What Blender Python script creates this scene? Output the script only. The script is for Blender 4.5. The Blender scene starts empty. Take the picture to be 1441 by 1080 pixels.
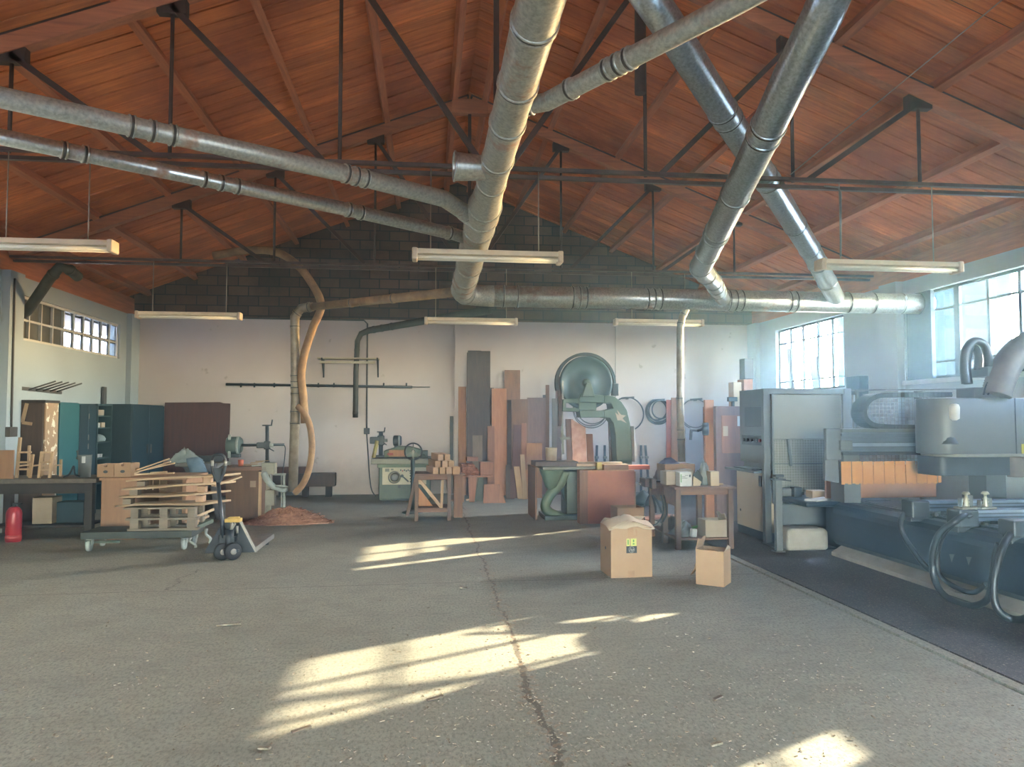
import bpy, bmesh, math, random
from mathutils import Vector, Matrix, Euler
random.seed(7)
SC = bpy.context.scene
COL = SC.collection
PI = math.pi
R = math.radians
V = Vector
# ---------------------------------------------------------------- camera model (1441 x 1080)
FPX, CAMH, YAW, PIT = 1040.0, 1.6, R(6.5), R(2.75)

def ray(px, py):
    a = (px - 720.5) / FPX; b = -(py - 540.0) / FPX
    f = math.cos(PIT) - b * math.sin(PIT); u = math.sin(PIT) + b * math.cos(PIT)
    return V((a * math.cos(YAW) + f * math.sin(YAW), -a * math.sin(YAW) + f * math.cos(YAW), u))

def PY(px, py, Y):
    d = ray(px, py); t = Y / d.y
    return V((d.x * t, Y, CAMH + d.z * t))

def PX(px, py, X):
    d = ray(px, py); t = X / d.x
    return V((X, d.y * t, CAMH + d.z * t))

def PZ(px, py, Z=0.0):
    d = ray(px, py); t = (Z - CAMH) / d.z
    return V((d.x * t, d.y * t, Z))

# ---------------------------------------------------------------- materials
def lin(c):
    def f(v):
        v /= 255.0
        return v / 12.92 if v <= 0.04045 else ((v + 0.055) / 1.055) ** 2.4
    return (f(c[0]), f(c[1]), f(c[2]), 1.0)

MATS = {}
TONE = [1.0]

class NT:
    def __init__(s, name):
        s.m = bpy.data.materials.new(name); s.m.use_nodes = True
        s.t = s.m.node_tree; s.n = s.t.nodes; s.l = s.t.links
        s.b = s.n['Principled BSDF']; s.out = s.n['Material Output']
        MATS[name] = s.m
    def node(s, typ, **kw):
        n = s.n.new(typ)
        for k, v in kw.items(): setattr(n, k, v)
        return n
    def link(s, a, b): s.l.new(a, b)
    def coord(s, scale=(1, 1, 1), kind='Object'):
        tc = s.node('ShaderNodeTexCoord'); mp = s.node('ShaderNodeMapping')
        mp.inputs['Scale'].default_value = scale
        s.link(tc.outputs[kind], mp.inputs['Vector']); return mp.outputs['Vector']
    def noise(s, vec, scale, detail=4, rough=0.6):
        n = s.node('ShaderNodeTexNoise'); n.inputs['Scale'].default_value = scale
        n.inputs['Detail'].default_value = detail; n.inputs['Roughness'].default_value = rough
        s.link(vec, n.inputs['Vector']); return n.outputs['Fac']
    def ramp(s, fac, stops):
        r = s.node('ShaderNodeValToRGB'); e = r.color_ramp.elements
        while len(e) < len(stops): e.new(0.5)
        for i, (p, c) in enumerate(stops): e[i].position = p; e[i].color = c if len(c) == 4 else (*c, 1)
        s.link(fac, r.inputs['Fac']); return r.outputs['Color']
    def mix(s, fac, a, b):
        m = s.node('ShaderNodeMix'); m.data_type = 'RGBA'
        if hasattr(fac, 'type'): s.link(fac, m.inputs[0])
        else: m.inputs[0].default_value = fac
        for x, i in ((a, 6), (b, 7)):
            if hasattr(x, 'type'): s.link(x, m.inputs[i])
            else: m.inputs[i].default_value = x
        return m.outputs[2]
    def math(s, op, a, b=None, c=None):
        m = s.node('ShaderNodeMath'); m.operation = op
        for i, x in enumerate((a, b, c)):
            if x is None: continue
            if hasattr(x, 'type'): s.link(x, m.inputs[i])
            else: m.inputs[i].default_value = x
        return m.outputs[0]
    def bump(s, h, strength=0.3, dist=0.01):
        b = s.node('ShaderNodeBump'); b.inputs['Strength'].default_value = strength
        b.inputs['Distance'].default_value = dist
        s.link(h, b.inputs['Height']); s.link(b.outputs['Normal'], s.b.inputs['Normal'])
    def set(s, rough=None, metal=None, spec=None):
        if rough is not None: s.b.inputs['Roughness'].default_value = rough
        if metal is not None: s.b.inputs['Metallic'].default_value = metal
        if spec is not None: s.b.inputs['Specular IOR Level'].default_value = spec
    def color(s, c): s.link(c, s.b.inputs['Base Color'])

def plain(name, c, c2=None, scale=3.0, rough=0.6, metal=0.0, bump=0.0, stretch=(1, 1, 1), lo=0.35, hi=0.65):
    """a surface of one colour with worn or dusty blotches of a second one"""
    t = NT(name); v = t.coord(stretch)
    f = t.noise(v, scale)
    c2 = c2 or tuple(x * 0.86 for x in c)
    c = tuple(x * TONE[0] for x in c); c2 = tuple(x * TONE[0] for x in c2)
    t.color(t.ramp(f, [(lo, lin(c)), (hi, lin(c2))]))
    t.set(rough, metal)
    if bump: t.bump(t.noise(v, scale * 9), bump, 0.004)
    return t.m

def wood(name, c, c2, axis=2, scale=5.0, rough=0.7):
    """long-grained wood; axis = direction of the grain"""
    st = [9, 9, 9]; st[axis] = 0.7
    c = tuple(x * TONE[0] for x in c); c2 = tuple(x * TONE[0] for x in c2)
    t = NT(name); v = t.coord(tuple(st))
    f = t.noise(v, scale * 0.4, 6, 0.65)
    info = t.node('ShaderNodeObjectInfo')
    base = t.ramp(f, [(0.3, lin(c)), (0.7, lin(c2))])
    hs = t.node('ShaderNodeHueSaturation')
    t.link(t.math('MULTIPLY_ADD', info.outputs['Random'], 0.3, 0.85), hs.inputs['Value'])
    t.link(base, hs.inputs['Color'])
    t.color(hs.outputs['Color']); t.set(rough)
    t.bump(f, 0.15, 0.003)
    return t.m

def steel(name, c, dust, amt=0.5, rough=0.38, metal=0.85, scale=2.5):
    """galvanised sheet with settled wood dust and rust blotches"""
    t = NT(name); v = t.coord()
    f = t.noise(v, scale, 5, 0.7)
    m = t.ramp(f, [(amt - 0.07, (0, 0, 0)), (amt + 0.09, (1, 1, 1))])
    sp = t.noise(v, 45, 3)
    base = t.mix(t.ramp(sp, [(0.35, (0, 0, 0)), (0.7, (1, 1, 1))]), lin(c), lin(tuple(x * 0.8 for x in c)))
    t.color(t.mix(m, base, lin(dust)))
    r = t.node('ShaderNodeMapRange'); t.link(m, r.inputs[0]); r.inputs[3].default_value = rough; r.inputs[4].default_value = 0.85
    t.link(r.outputs[0], t.b.inputs['Roughness'])
    r2 = t.node('ShaderNodeMapRange'); t.link(m, r2.inputs[0]); r2.inputs[3].default_value = metal; r2.inputs[4].default_value = 0.0
    t.link(r2.outputs[0], t.b.inputs['Metallic'])
    t.bump(sp, 0.05, 0.002)
    return t.m

# ---------------------------------------------------------------- mesh builder
def basis(d, up=(0, 0, 1)):
    z = V(d).normalized(); u = V(up)
    if abs(z.dot(u.normalized())) > 0.98: u = V((0, 1, 0)) if abs(z.y) < 0.9 else V((1, 0, 0))
    x = u.cross(z).normalized(); y = z.cross(x)
    return x, y, z

class MB:
    def __init__(s): s.v = []; s.f = []; s.sm = []
    def add(s, vs, fs, smooth=False):
        b = len(s.v); s.v += [V(p) for p in vs]
        s.f += [tuple(b + i for i in f) for f in fs]; s.sm += [smooth] * len(fs); return s
    def box(s, c, size, rot=None):
        hx, hy, hz = size[0] / 2, size[1] / 2, size[2] / 2
        pts = [V((x, y, z)) for z in (-hz, hz) for y in (-hy, hy) for x in (-hx, hx)]
        if rot is not None:
            m = rot if isinstance(rot, Matrix) else Euler(rot).to_matrix()
            pts = [m @ p for p in pts]
        return s.add([V(c) + p for p in pts], [(0, 2, 3, 1), (4, 5, 7, 6), (0, 1, 5, 4), (2, 6, 7, 3), (0, 4, 6, 2), (1, 3, 7, 5)])
    def bb(s, lo, hi):
        lo, hi = V(lo), V(hi)
        return s.box((lo + hi) / 2, hi - lo)
    def bar(s, p0, p1, w, h=None, up=(0, 0, 1)):
        """rectangular bar p0->p1; w across, h along up"""
        h = h or w; p0, p1 = V(p0), V(p1); x, y, z = basis(p1 - p0, up)
        q = [(-1, -1), (1, -1), (1, 1), (-1, 1)]
        vs = [p + x * (a * w / 2) + y * (b * h / 2) for p in (p0, p1) for a, b in q]
        return s.add(vs, [(3, 2, 1, 0), (4, 5, 6, 7), (0, 1, 5, 4), (1, 2, 6, 5), (2, 3, 7, 6), (3, 0, 4, 7)])
    def tube(s, pts, r, n=12, caps=True, smooth=True, closed=False):
        pts = [V(p) for p in pts]; k = len(pts)
        rs = r if isinstance(r, (list, tuple)) else [r] * k
        vs = []; x = None
        for i, p in enumerate(pts):
            if closed: d = pts[(i + 1) % k] - pts[i - 1]
            else: d = pts[min(i + 1, k - 1)] - pts[max(i - 1, 0)]
            d.normalize()
            if x is None: x, y, _ = basis(d)
            else:
                x = (x - d * x.dot(d)).normalized(); y = d.cross(x)
            vs += [p + x * (math.cos(2 * PI * j / n) * rs[i]) + y * (math.sin(2 * PI * j / n) * rs[i]) for j in range(n)]
        fs = []
        for i in range(k if closed else k - 1):
            a, b = i * n, ((i + 1) % k) * n
            fs += [(a + j, a + (j + 1) % n, b + (j + 1) % n, b + j) for j in range(n)]
        s.add(vs, fs, smooth)
        if caps and not closed:
            b = len(s.v) - len(vs)
            s.f += [tuple(b + j for j in reversed(range(n))), tuple(b + (k - 1) * n + j for j in range(n))]; s.sm += [False, False]
        return s
    def cyl(s, p0, p1, r, r2=None, n=16): return s.tube([p0, p1], [r, r if r2 is None else r2], n)
    def ring(s, c, axis, rad, r, n=28, m=8, a0=0, a1=2 * PI):
        x, y, z = basis(axis); c = V(c); full = abs(a1 - a0 - 2 * PI) < 1e-4
        k = n if full else n + 1
        pts = [c + x * (math.cos(a0 + (a1 - a0) * i / n) * rad) + y * (math.sin(a0 + (a1 - a0) * i / n) * rad) for i in range(k)]
        return s.tube(pts, r, m, closed=full)
    def lathe(s, prof, c, axis=(0, 0, 1), n=24, smooth=True):
        """prof = [(radius, height along axis)...]"""
        x, y, z = basis(axis); c = V(c); vs = []
        for r, h in prof:
            vs += [c + z * h + x * (math.cos(2 * PI * j / n) * r) + y * (math.sin(2 * PI * j / n) * r) for j in range(n)]
        fs = []
        for i in range(len(prof) - 1):
            a, b = i * n, (i + 1) * n
            fs += [(a + j, a + (j + 1) % n, b + (j + 1) % n, b + j) for j in range(n)]
        s.add(vs, fs, smooth)
        b = len(s.v) - len(vs); k = len(prof)
        s.f += [tuple(b + j for j in reversed(range(n))), tuple(b + (k - 1) * n + j for j in range(n))]; s.sm += [False, False]
        return s
    def prism(s, poly, thick, o=(0, 0, 0), u=(1, 0, 0), v=(0, 0, 1)):
        """2D outline in plane u,v extruded by thick along u x v (both ways from o: starts at o)"""
        o, u, v = V(o), V(u), V(v); w = u.cross(v).normalized() * thick; k = len(poly)
        a = [o + u * p[0] + v * p[1] for p in poly]
        return s.add(a + [p + w for p in a], [tuple(reversed(range(k))), tuple(range(k, 2 * k))] + [(i, (i + 1) % k, k + (i + 1) % k, k + i) for i in range(k)])
    def sheet(s, grid, thick):
        """grid of points [row][col] thickened along its normals"""
        nr, nc = len(grid), len(grid[0]); P = [[V(p) for p in r] for r in grid]; vs = []; vs2 = []
        for i in range(nr):
            for j in range(nc):
                du = P[i][min(j + 1, nc - 1)] - P[i][max(j - 1, 0)]; dv = P[min(i + 1, nr - 1)][j] - P[max(i - 1, 0)][j]
                nn = du.cross(dv)
                nn = nn.normalized() if nn.length > 1e-9 else V((0, 0, 1))
                vs.append(P[i][j] + nn * thick / 2); vs2.append(P[i][j] - nn * thick / 2)
        k = nr * nc; fs = []
        for i in range(nr - 1):
            for j in range(nc - 1):
                a, b, c, d = i * nc + j, i * nc + j + 1, (i + 1) * nc + j + 1, (i + 1) * nc + j
                fs += [(a, b, c, d), (k + d, k + c, k + b, k + a)]
        edge = [(0, j) for j in range(nc)] + [(i, nc - 1) for i in range(1, nr)] + [(nr - 1, j) for j in range(nc - 2, -1, -1)] + [(i, 0) for i in range(nr - 2, 0, -1)]
        for q in range(len(edge)):
            a = edge[q][0] * nc + edge[q][1]; e2 = edge[(q + 1) % len(edge)]; b = e2[0] * nc + e2[1]
            fs.append((b, a, k + a, k + b))
        return s.add(vs + vs2, fs, True)
    def build(s, name, mat, parent=None, bevel=0.0, local=False, seg=2):
        me = bpy.data.meshes.new(name)
        inv = None
        if parent is not None and not local: inv = MW[parent.name].inverted()
        me.from_pydata([tuple(inv @ p) if inv else tuple(p) for p in s.v], [], s.f)
        me.polygons.foreach_set('use_smooth', s.sm)
        bm = bmesh.new(); bm.from_mesh(me); bmesh.ops.recalc_face_normals(bm, faces=bm.faces); bm.to_mesh(me); bm.free()
        me.update()
        o = bpy.data.objects.new(name, me); COL.objects.link(o)
        o.data.materials.append(MATS[mat] if isinstance(mat, str) else mat)
        if parent is not None: o.parent = parent; MW[o.name] = MW[parent.name]
        else: MW[o.name] = Matrix()
        if bevel:
            b = o.modifiers.new('bevel', 'BEVEL'); b.width = bevel; b.segments = seg; b.limit_method = 'ANGLE'; b.angle_limit = R(50)
        return o

MW = {}
def tag(o, label, cat, group=None, kind=None):
    o['label'] = label
    if cat: o['category'] = cat
    if group: o['group'] = group
    if kind: o['kind'] = kind
    return o

def thing(name, label, cat, loc=(0, 0, 0), rotz=0.0, group=None):
    o = bpy.data.objects.new(name, None); COL.objects.link(o)
    o.location = loc; o.rotation_euler = (0, 0, rotz); o.empty_display_size = 0.1
    MW[o.name] = Matrix.Translation(V(loc)) @ Matrix.Rotation(rotz, 4, 'Z')
    return tag(o, label, cat, group)

def single(mb, name, mat, label, cat, group=None, bevel=0.0, origin=None, kind=None):
    """a thing that is one mesh; origin moved to its base"""
    o = mb.build(name, mat, bevel=bevel)
    lo = [min(p[i] for p in mb.v) for i in range(3)]; hi = [max(p[i] for p in mb.v) for i in range(3)]
    c = V(origin) if origin is not None else V(((lo[0] + hi[0]) / 2, (lo[1] + hi[1]) / 2, lo[2]))
    o.data.transform(Matrix.Translation(-c)); o.location = c
    MW[o.name] = Matrix.Translation(c)
    return tag(o, label, cat, group, kind)

def struct(mb, name, mat, parent=None, bevel=0.0):
    o = mb.build(name, mat, parent, bevel)
    if parent is None: o['kind'] = 'structure'
    return o

def copy_tree(o, parent=None):
    c = o.copy(); COL.objects.link(c)
    if parent is not None: c.parent = parent
    for ch in list(o.children): copy_tree(ch, c)
    return c

def dup(root, loc, rotz=0.0, label=None):
    c = copy_tree(root); c.location = loc; c.rotation_euler = (0, 0, rotz)
    MW[c.name] = Matrix.Translation(V(loc)) @ Matrix.Rotation(rotz, 4, 'Z')
    if label: c['label'] = label
    return c

def bez(p0, p1, p2, p3, n=10):
    p0, p1, p2, p3 = V(p0), V(p1), V(p2), V(p3); out = []
    for i in range(n + 1):
        t = i / n; u = 1 - t
        out.append(p0 * u ** 3 + p1 * 3 * u * u * t + p2 * 3 * u * t * t + p3 * t ** 3)
    return out

def spline(pts, n=6):
    """Catmull-Rom through the points"""
    P = [V(p) for p in pts]; P = [P[0] * 2 - P[1]] + P + [P[-1] * 2 - P[-2]]; out = []
    for i in range(1, len(P) - 2):
        for k in range(n):
            t = k / n
            out.append(0.5 * ((2 * P[i]) + (P[i + 1] - P[i - 1]) * t + (2 * P[i - 1] - 5 * P[i] + 4 * P[i + 1] - P[i + 2]) * t * t + (3 * P[i] - P[i - 1] - 3 * P[i + 1] + P[i + 2]) * t ** 3))
    out.append(P[-2]); return out

def text_mesh(body, size, name, mat, parent, M, shear=0.0, extrude=0.0006):
    """raised lettering; M places the text plane (x right, y up)"""
    cu = bpy.data.curves.new(name, 'FONT'); cu.body = body; cu.size = size; cu.shear = shear; cu.extrude = extrude
    cu.align_x = 'CENTER'; cu.align_y = 'CENTER'
    tmp = bpy.data.objects.new('tmp', cu); COL.objects.link(tmp)
    dg = bpy.context.evaluated_depsgraph_get()
    me = bpy.data.meshes.new_from_object(tmp.evaluated_get(dg))
    bpy.data.objects.remove(tmp); bpy.data.curves.remove(cu)
    me.transform(MW[parent.name].inverted() @ M)
    o = bpy.data.objects.new(name, me); COL.objects.link(o); o.parent = parent; MW[o.name] = MW[parent.name]
    me.materials.clear(); me.materials.append(MATS[mat]); return o
# ================================================================ materials
def make_floor(name, c1, c2, c3, crack=True):
    t = NT(name); v = t.coord()
    big = t.noise(v, 0.55, 6, 0.65); mid = t.noise(v, 3.0, 6, 0.7)
    st = t.coord((6, 6, 1)); fine = t.noise(st, 9.0, 5, 0.75)
    col = t.ramp(big, [(0.3, lin(c1)), (0.55, lin(c2)), (0.75, lin(c3))])
    col = t.mix(t.ramp(mid, [(0.45, (0, 0, 0)), (0.8, (0.55, 0.55, 0.55))]), col, lin(tuple(x * 0.78 for x in c1)))
    sp = t.ramp(fine, [(0.56, (0, 0, 0)), (0.66, (0.7, 0.7, 0.7))])
    col = t.mix(sp, col, lin((176, 164, 138)))
    grit = t.noise(t.coord((1.6, .8, 1)), 34.0, 4, 0.8)
    col = t.mix(t.ramp(grit, [(0.40, (0.75, 0.75, 0.75)), (0.52, (0, 0, 0))]), col, lin(tuple(x * 0.74 for x in c1)))
    scuff = t.noise(t.coord((.5, 1.8, 1)), 5.5, 5, 0.7)
    col = t.mix(t.ramp(scuff, [(0.54, (0, 0, 0)), (0.68, (0.45, 0.45, 0.45))]), col, lin(tuple(x * 0.8 for x in c1)))
    h = mid
    if crack:
        sx = t.node('ShaderNodeSeparateXYZ'); t.link(v, sx.inputs[0])
        wob = t.math('MULTIPLY_ADD', t.noise(v, 1.3, 6, 0.75), 0.34, -0.17)
        wob2 = t.math('MULTIPLY_ADD', t.noise(v, 9, 3, 0.7), 0.05, -0.025)
        d = t.math('ABSOLUTE', t.math('ADD', t.math('ADD', t.math('SUBTRACT', sx.outputs[0], 0.62), wob), wob2))
        d2 = t.math('ABSOLUTE', t.math('ADD', t.math('SUBTRACT', sx.outputs[1], t.math('MULTIPLY_ADD', sx.outputs[0], 0.02, 7.33)), wob2))
        wob3 = t.math('MULTIPLY_ADD', t.noise(v, 2.2, 6, 0.75), 0.5, -0.25)
        d3 = t.math('ABSOLUTE', t.math('ADD', t.math('SUBTRACT', sx.outputs[0], -2.43), wob3))
        d3 = t.math('ADD', d3, t.math('GREATER_THAN', t.math('ABSOLUTE', t.math('SUBTRACT', sx.outputs[1], 7.8)), 0.48))
        wide = t.math('LESS_THAN', sx.outputs[1], 5.4)
        w = t.math('MULTIPLY_ADD', wide, 0.012, 0.009)
        k = t.math('LESS_THAN', d, w)
        k2 = t.math('LESS_THAN', d2, 0.007)
        k3 = t.math('LESS_THAN', d3, 0.010)
        kk = t.math('MAXIMUM', t.math('MAXIMUM', k, k2), k3)
        col = t.mix(t.math('MULTIPLY', kk, 0.75), col, lin((78, 66, 54)))
        # crumbly dirt band along the crack
        band = t.math('MULTIPLY', t.math('LESS_THAN', d, 0.07), t.math('GREATER_THAN', t.noise(v, 22, 3), 0.56))
        col = t.mix(t.math('MULTIPLY', band, 0.45), col, lin((150, 122, 92)))
        h = t.math('SUBTRACT', mid, t.math('MULTIPLY', kk, 1.5))
    t.color(col); t.set(0.62, 0, 0.45); t.bump(h, 0.12, 0.006)
make_floor('floor_concrete', (140, 137, 120), (151, 149, 132), (160, 158, 140))
make_floor('pit_floor', (64, 60, 58), (78, 73, 69), (98, 90, 82), crack=False)

def make_wall(name, c, c2):
    t = NT(name); v = t.coord()
    big = t.noise(v, 0.6, 5, 0.6)
    col = t.ramp(big, [(0.35, lin(c)), (0.7, lin(c2))])
    sx = t.node('ShaderNodeSeparateXYZ'); t.link(v, sx.inputs[0])
    # grime splashed above the floor, ragged upper edge
    g = t.math('ADD', sx.outputs[2], t.math('MULTIPLY_ADD', t.noise(v, 1.6, 5, 0.7), 1.1, -0.55))
    gm = t.ramp(t.math('MULTIPLY', g, 0.5), [(0.05, (0.5, 0.5, 0.5)), (0.42, (0, 0, 0))])
    col = t.mix(gm, col, lin((122, 112, 104)))
    spots = t.ramp(t.noise(v, 3.7, 3, 0.5), [(0.70, (0, 0, 0)), (0.74, (0.5, 0.5, 0.5))])
    col = t.mix(spots, col, lin((150, 140, 128)))
    t.color(col); t.set(0.9, 0, 0.2); t.bump(t.noise(v, 14, 4), 0.08, 0.004)
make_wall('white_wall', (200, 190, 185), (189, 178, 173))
make_wall('shaded_left_wall', (156, 167, 173), (146, 156, 162))  # white wall copy, darkened and cooled so its shade sits in the colour
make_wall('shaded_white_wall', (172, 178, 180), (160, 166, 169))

def make_block():
    t = NT('dark_block_wall'); tc = t.node('ShaderNodeTexCoord'); mp = t.node('ShaderNodeMapping')
    mp.inputs['Rotation'].default_value = (R(90), 0, 0)
    t.link(tc.outputs['Object'], mp.inputs['Vector'])
    b = t.node('ShaderNodeTexBrick'); b.inputs['Scale'].default_value = 1.0
    b.inputs['Brick Width'].default_value = 0.42; b.inputs['Row Height'].default_value = 0.21; b.inputs['Mortar Size'].default_value = 0.012
    b.inputs['Color1'].default_value = lin((104, 74, 60)); b.inputs['Color2'].default_value = lin((66, 47, 40)); b.inputs['Mortar'].default_value = lin((40, 30, 26))
    b.inputs['Bias'].default_value = -0.2
    t.link(mp.outputs['Vector'], b.inputs['Vector'])
    n = t.noise(t.coord(), 1.2, 5, 0.65)
    t.color(t.mix(t.ramp(n, [(0.4, (0, 0, 0)), (0.75, (0.75, 0.75, 0.75))]), b.outputs['Color'], lin((36, 27, 25))))
    t.set(0.9); t.bump(b.outputs['Fac'], -0.4, 0.01)
make_block()

def make_planks():
    t = NT('roof_planks'); v = t.coord()
    sx = t.node('ShaderNodeSeparateXYZ'); t.link(v, sx.inputs[0])
    fl = t.math('FLOOR', t.math('DIVIDE', sx.outputs[1], 0.235))
    wn = t.node('ShaderNodeTexWhiteNoise'); wn.noise_dimensions = '1D'; t.link(fl, wn.inputs['W'])
    grain = t.noise(t.coord((0.8, 14, 0.8)), 1.6, 6, 0.7)
    base = t.ramp(grain, [(0.3, lin((232, 138, 80))), (0.7, lin((184, 101, 60)))])
    hs = t.node('ShaderNodeHueSaturation')
    t.link(t.math('MULTIPLY_ADD', wn.outputs['Value'], 0.35, 0.8), hs.inputs['Value']); t.link(base, hs.inputs['Color'])
    stain = t.ramp(t.noise(v, 0.6, 5, 0.65), [(0.40, (0, 0, 0)), (0.66, (0.85, 0.85, 0.85))])
    t.color(t.mix(stain, hs.outputs['Color'], lin((142, 76, 56))))
    t.set(0.75, 0, 0.25); t.bump(grain, 0.2, 0.004)
make_planks()
wood('red_timber', (190, 114, 72), (146, 84, 54), axis=1)
wood('chord_timber', (180, 110, 70), (138, 82, 56), axis=0)
plain('roof_outside', (96, 84, 76), rough=0.9)
plain('dark_steel', (84, 60, 48), (62, 45, 38), 4, 0.6, 0.3)
plain('rod_steel', (100, 76, 66), (74, 56, 50), 4, 0.5, 0.4)
plain('wire_grey', (160, 145, 130), rough=0.5, metal=0.3)
steel('galvanised', (196, 196, 186), (150, 112, 84), 0.64, 0.32, 0.85)
steel('galvanised_clean', (190, 200, 202), (150, 138, 124), 0.76, 0.30, 0.82)
steel('galvanised_dusty', (186, 184, 170), (166, 116, 84), 0.63, 0.45, 0.55)
plain('dusty_hose', (150, 118, 84), (118, 88, 62), 5, 0.9, 0, 0.2)
plain('dusty_steel_pipe', (156, 146, 130), (116, 102, 86), 4, 0.5, 0.5)
plain('seam_dark', (84, 78, 70), rough=0.6, metal=0.4)
plain('old_dark_pipe', (72, 68, 56), (52, 48, 40), 4, 0.7, 0.1)
plain('lamp_cream', (222, 206, 178), (200, 184, 158), 3, 0.5)
plain('lamp_tube', (236, 228, 206), (226, 216, 194), 2, 0.3)
plain('lamp_cap', (196, 176, 150), (170, 150, 128), 6, 0.5)
plain('window_frame_dark', (64, 70, 72), (50, 55, 58), 4, 0.6)
plain('window_frame_white', (196, 196, 190), (178, 178, 172), 4, 0.6)
plain('boarded_panel', (52, 58, 66), (44, 50, 58), 2, 0.8)
plain('grey_pane', (88, 88, 84), (66, 66, 62), 1.6, 0.5)
plain('conduit', (120, 116, 108), (96, 92, 86), 4, 0.6)
plain('conduit_dark', (78, 74, 70), (60, 57, 54), 4, 0.6)
plain('blue_sheet', (9, 31, 38), (7, 26, 33), 1.5, 0.6)
plain('blue_shed', (14, 26, 46), (12, 22, 40), 1.0, 0.6)
plain('blocker_white', (176, 184, 200), (160, 170, 190), .8, 0.9)
plain('outside_ground', (172, 164, 150), (152, 146, 134), 0.5, 0.95)

def make_glass(name, tint, dirt):
    t = NT(name); v = t.coord()
    tr = t.node('ShaderNodeBsdfTransparent'); tr.inputs[0].default_value = tint
    gl = t.node('ShaderNodeBsdfGlossy'); gl.inputs['Roughness'].default_value = 0.05
    df = t.node('ShaderNodeBsdfTranslucent'); df.inputs[0].default_value = (0.8, 0.82, 0.82, 1)
    a = t.node('ShaderNodeMixShader'); a.inputs[0].default_value = 0.05
    t.link(tr.outputs[0], a.inputs[1]); t.link(gl.outputs[0], a.inputs[2])
    b = t.node('ShaderNodeMixShader')
    n = t.noise(v, 2.2, 5, 0.7)
    r = t.node('ShaderNodeMapRange'); t.link(n, r.inputs[0]); r.inputs[1].default_value = 0.35; r.inputs[2].default_value = 0.75
    r.inputs[3].default_value = dirt * 0.3; r.inputs[4].default_value = dirt
    t.link(r.outputs[0], b.inputs[0]); t.link(a.outputs[0], b.inputs[1]); t.link(df.outputs[0], b.inputs[2])
    t.link(b.outputs[0], t.out.inputs['Surface'])
make_glass('window_glass', (0.95, 0.97, 0.97, 1), 0.006)
make_glass('clear_cup', (0.9, 0.93, 0.93, 1), 0.3)

# objects
TONE[0] = 0.86
wood('teal_board', (40, 92, 96), (30, 78, 84), 2)
plain('teal_paint', (46, 104, 108), (36, 90, 96), 1.5, 0.55)
plain('dark_teal_paint', (26, 56, 66), (20, 46, 56), 1.5, 0.55)
plain('cabinet_inside', (18, 34, 38), (14, 28, 32), 2, 0.8)
plain('shelf_teal', (44, 72, 74), (34, 58, 62), 2, 0.7)
wood('brown_board', (92, 70, 58), (76, 58, 48), 2)
def make_painted_chip():
    t = NT('splashed_board'); v = t.coord()
    base = t.ramp(t.noise(v, 2, 4), [(0.35, lin((160, 132, 104))), (0.65, lin((142, 114, 88)))])
    sp = t.ramp(t.noise(v, 9, 3, 0.6), [(0.58, (0, 0, 0)), (0.61, (1, 1, 1))])
    t.color(t.mix(sp, base, lin((214, 208, 190)))); t.set(0.8)
make_painted_chip()
wood('maroon_board', (112, 70, 62), (92, 58, 52), 2)
wood('chipboard', (168, 126, 92), (148, 108, 78), 2)
wood('chipboard_dark', (122, 90, 66), (104, 76, 56), 2)
wood('pale_wood', (206, 176, 138), (180, 148, 112), 0)
wood('pale_wood_y', (206, 176, 138), (180, 148, 112), 1)
wood('pale_wood_z', (204, 172, 134), (178, 144, 108), 2)
wood('grey_wood', (150, 134, 112), (120, 106, 88), 0)
wood('old_wood', (128, 98, 78), (98, 74, 60), 2)
wood('old_wood_x', (140, 100, 76), (104, 76, 60), 0)
wood('bench_top_wood', (124, 112, 98), (96, 86, 76), 1)
plain('dark_brown', (66, 58, 52), (52, 46, 42), 3, 0.85)  # dark brown of legs, supports, boards and the floor groove
plain('fire_red', (186, 52, 62), (168, 44, 54), 3, 0.4)
plain('fire_red_dirty', (196, 84, 78), (176, 66, 66), 3, 0.6)
plain('black_plastic', (34, 34, 36), (26, 26, 28), 4, 0.5)
plain('black_rubber', (40, 40, 42), (30, 30, 32), 6, 0.75)
plain('cardboard', (180, 144, 110), (168, 132, 98), 2.5, 0.85)
plain('cardboard_pale', (202, 180, 152), (190, 166, 138), 2.5, 0.85)
plain('cardboard_grey', (176, 158, 136), (160, 142, 122), 2.5, 0.85)
plain('cardboard_inner', (150, 114, 84), (134, 100, 74), 2.5, 0.9)
plain('tape', (176, 132, 92), rough=0.4)
plain('label_lime', (206, 206, 110), (196, 198, 100), 2, 0.6)
plain('label_black', (34, 30, 30), rough=0.6)
plain('label_white', (208, 206, 200), (196, 194, 188), 2, 0.7)
plain('label_green', (96, 150, 70), rough=0.7)
plain('cart_green', (92, 104, 86), (74, 84, 70), 4, 0.7)
plain('cart_dark', (74, 80, 72), (58, 62, 56), 4, 0.7)
plain('caster_pale', (178, 184, 172), (150, 154, 144), 6, 0.6)
plain('jack_black', (44, 47, 52), (34, 37, 42), 5, 0.45, 0.2)
plain('jack_steel', (170, 166, 156), (140, 136, 128), 5, 0.45, 0.5)
plain('jack_yellow', (214, 178, 92), (196, 158, 76), 5, 0.6)
plain('tarp_blue', (126, 146, 160), (96, 120, 140), 3, 0.6)
plain('tarp_pale', (174, 186, 180), (146, 160, 156), 3, 0.6)
plain('bucket_grey', (112, 114, 112), (92, 96, 96), 2, 0.5)
plain('grey_panel', (116, 116, 122), (100, 100, 106), 2, 0.6)
plain('machine_green', (74, 90, 72), (60, 75, 60), 3, 0.5)
plain('machine_green_pale', (110, 124, 96), (92, 106, 82), 3, 0.55)
plain('machine_green_dark', (46, 58, 48), (38, 48, 40), 3, 0.5)
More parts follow.
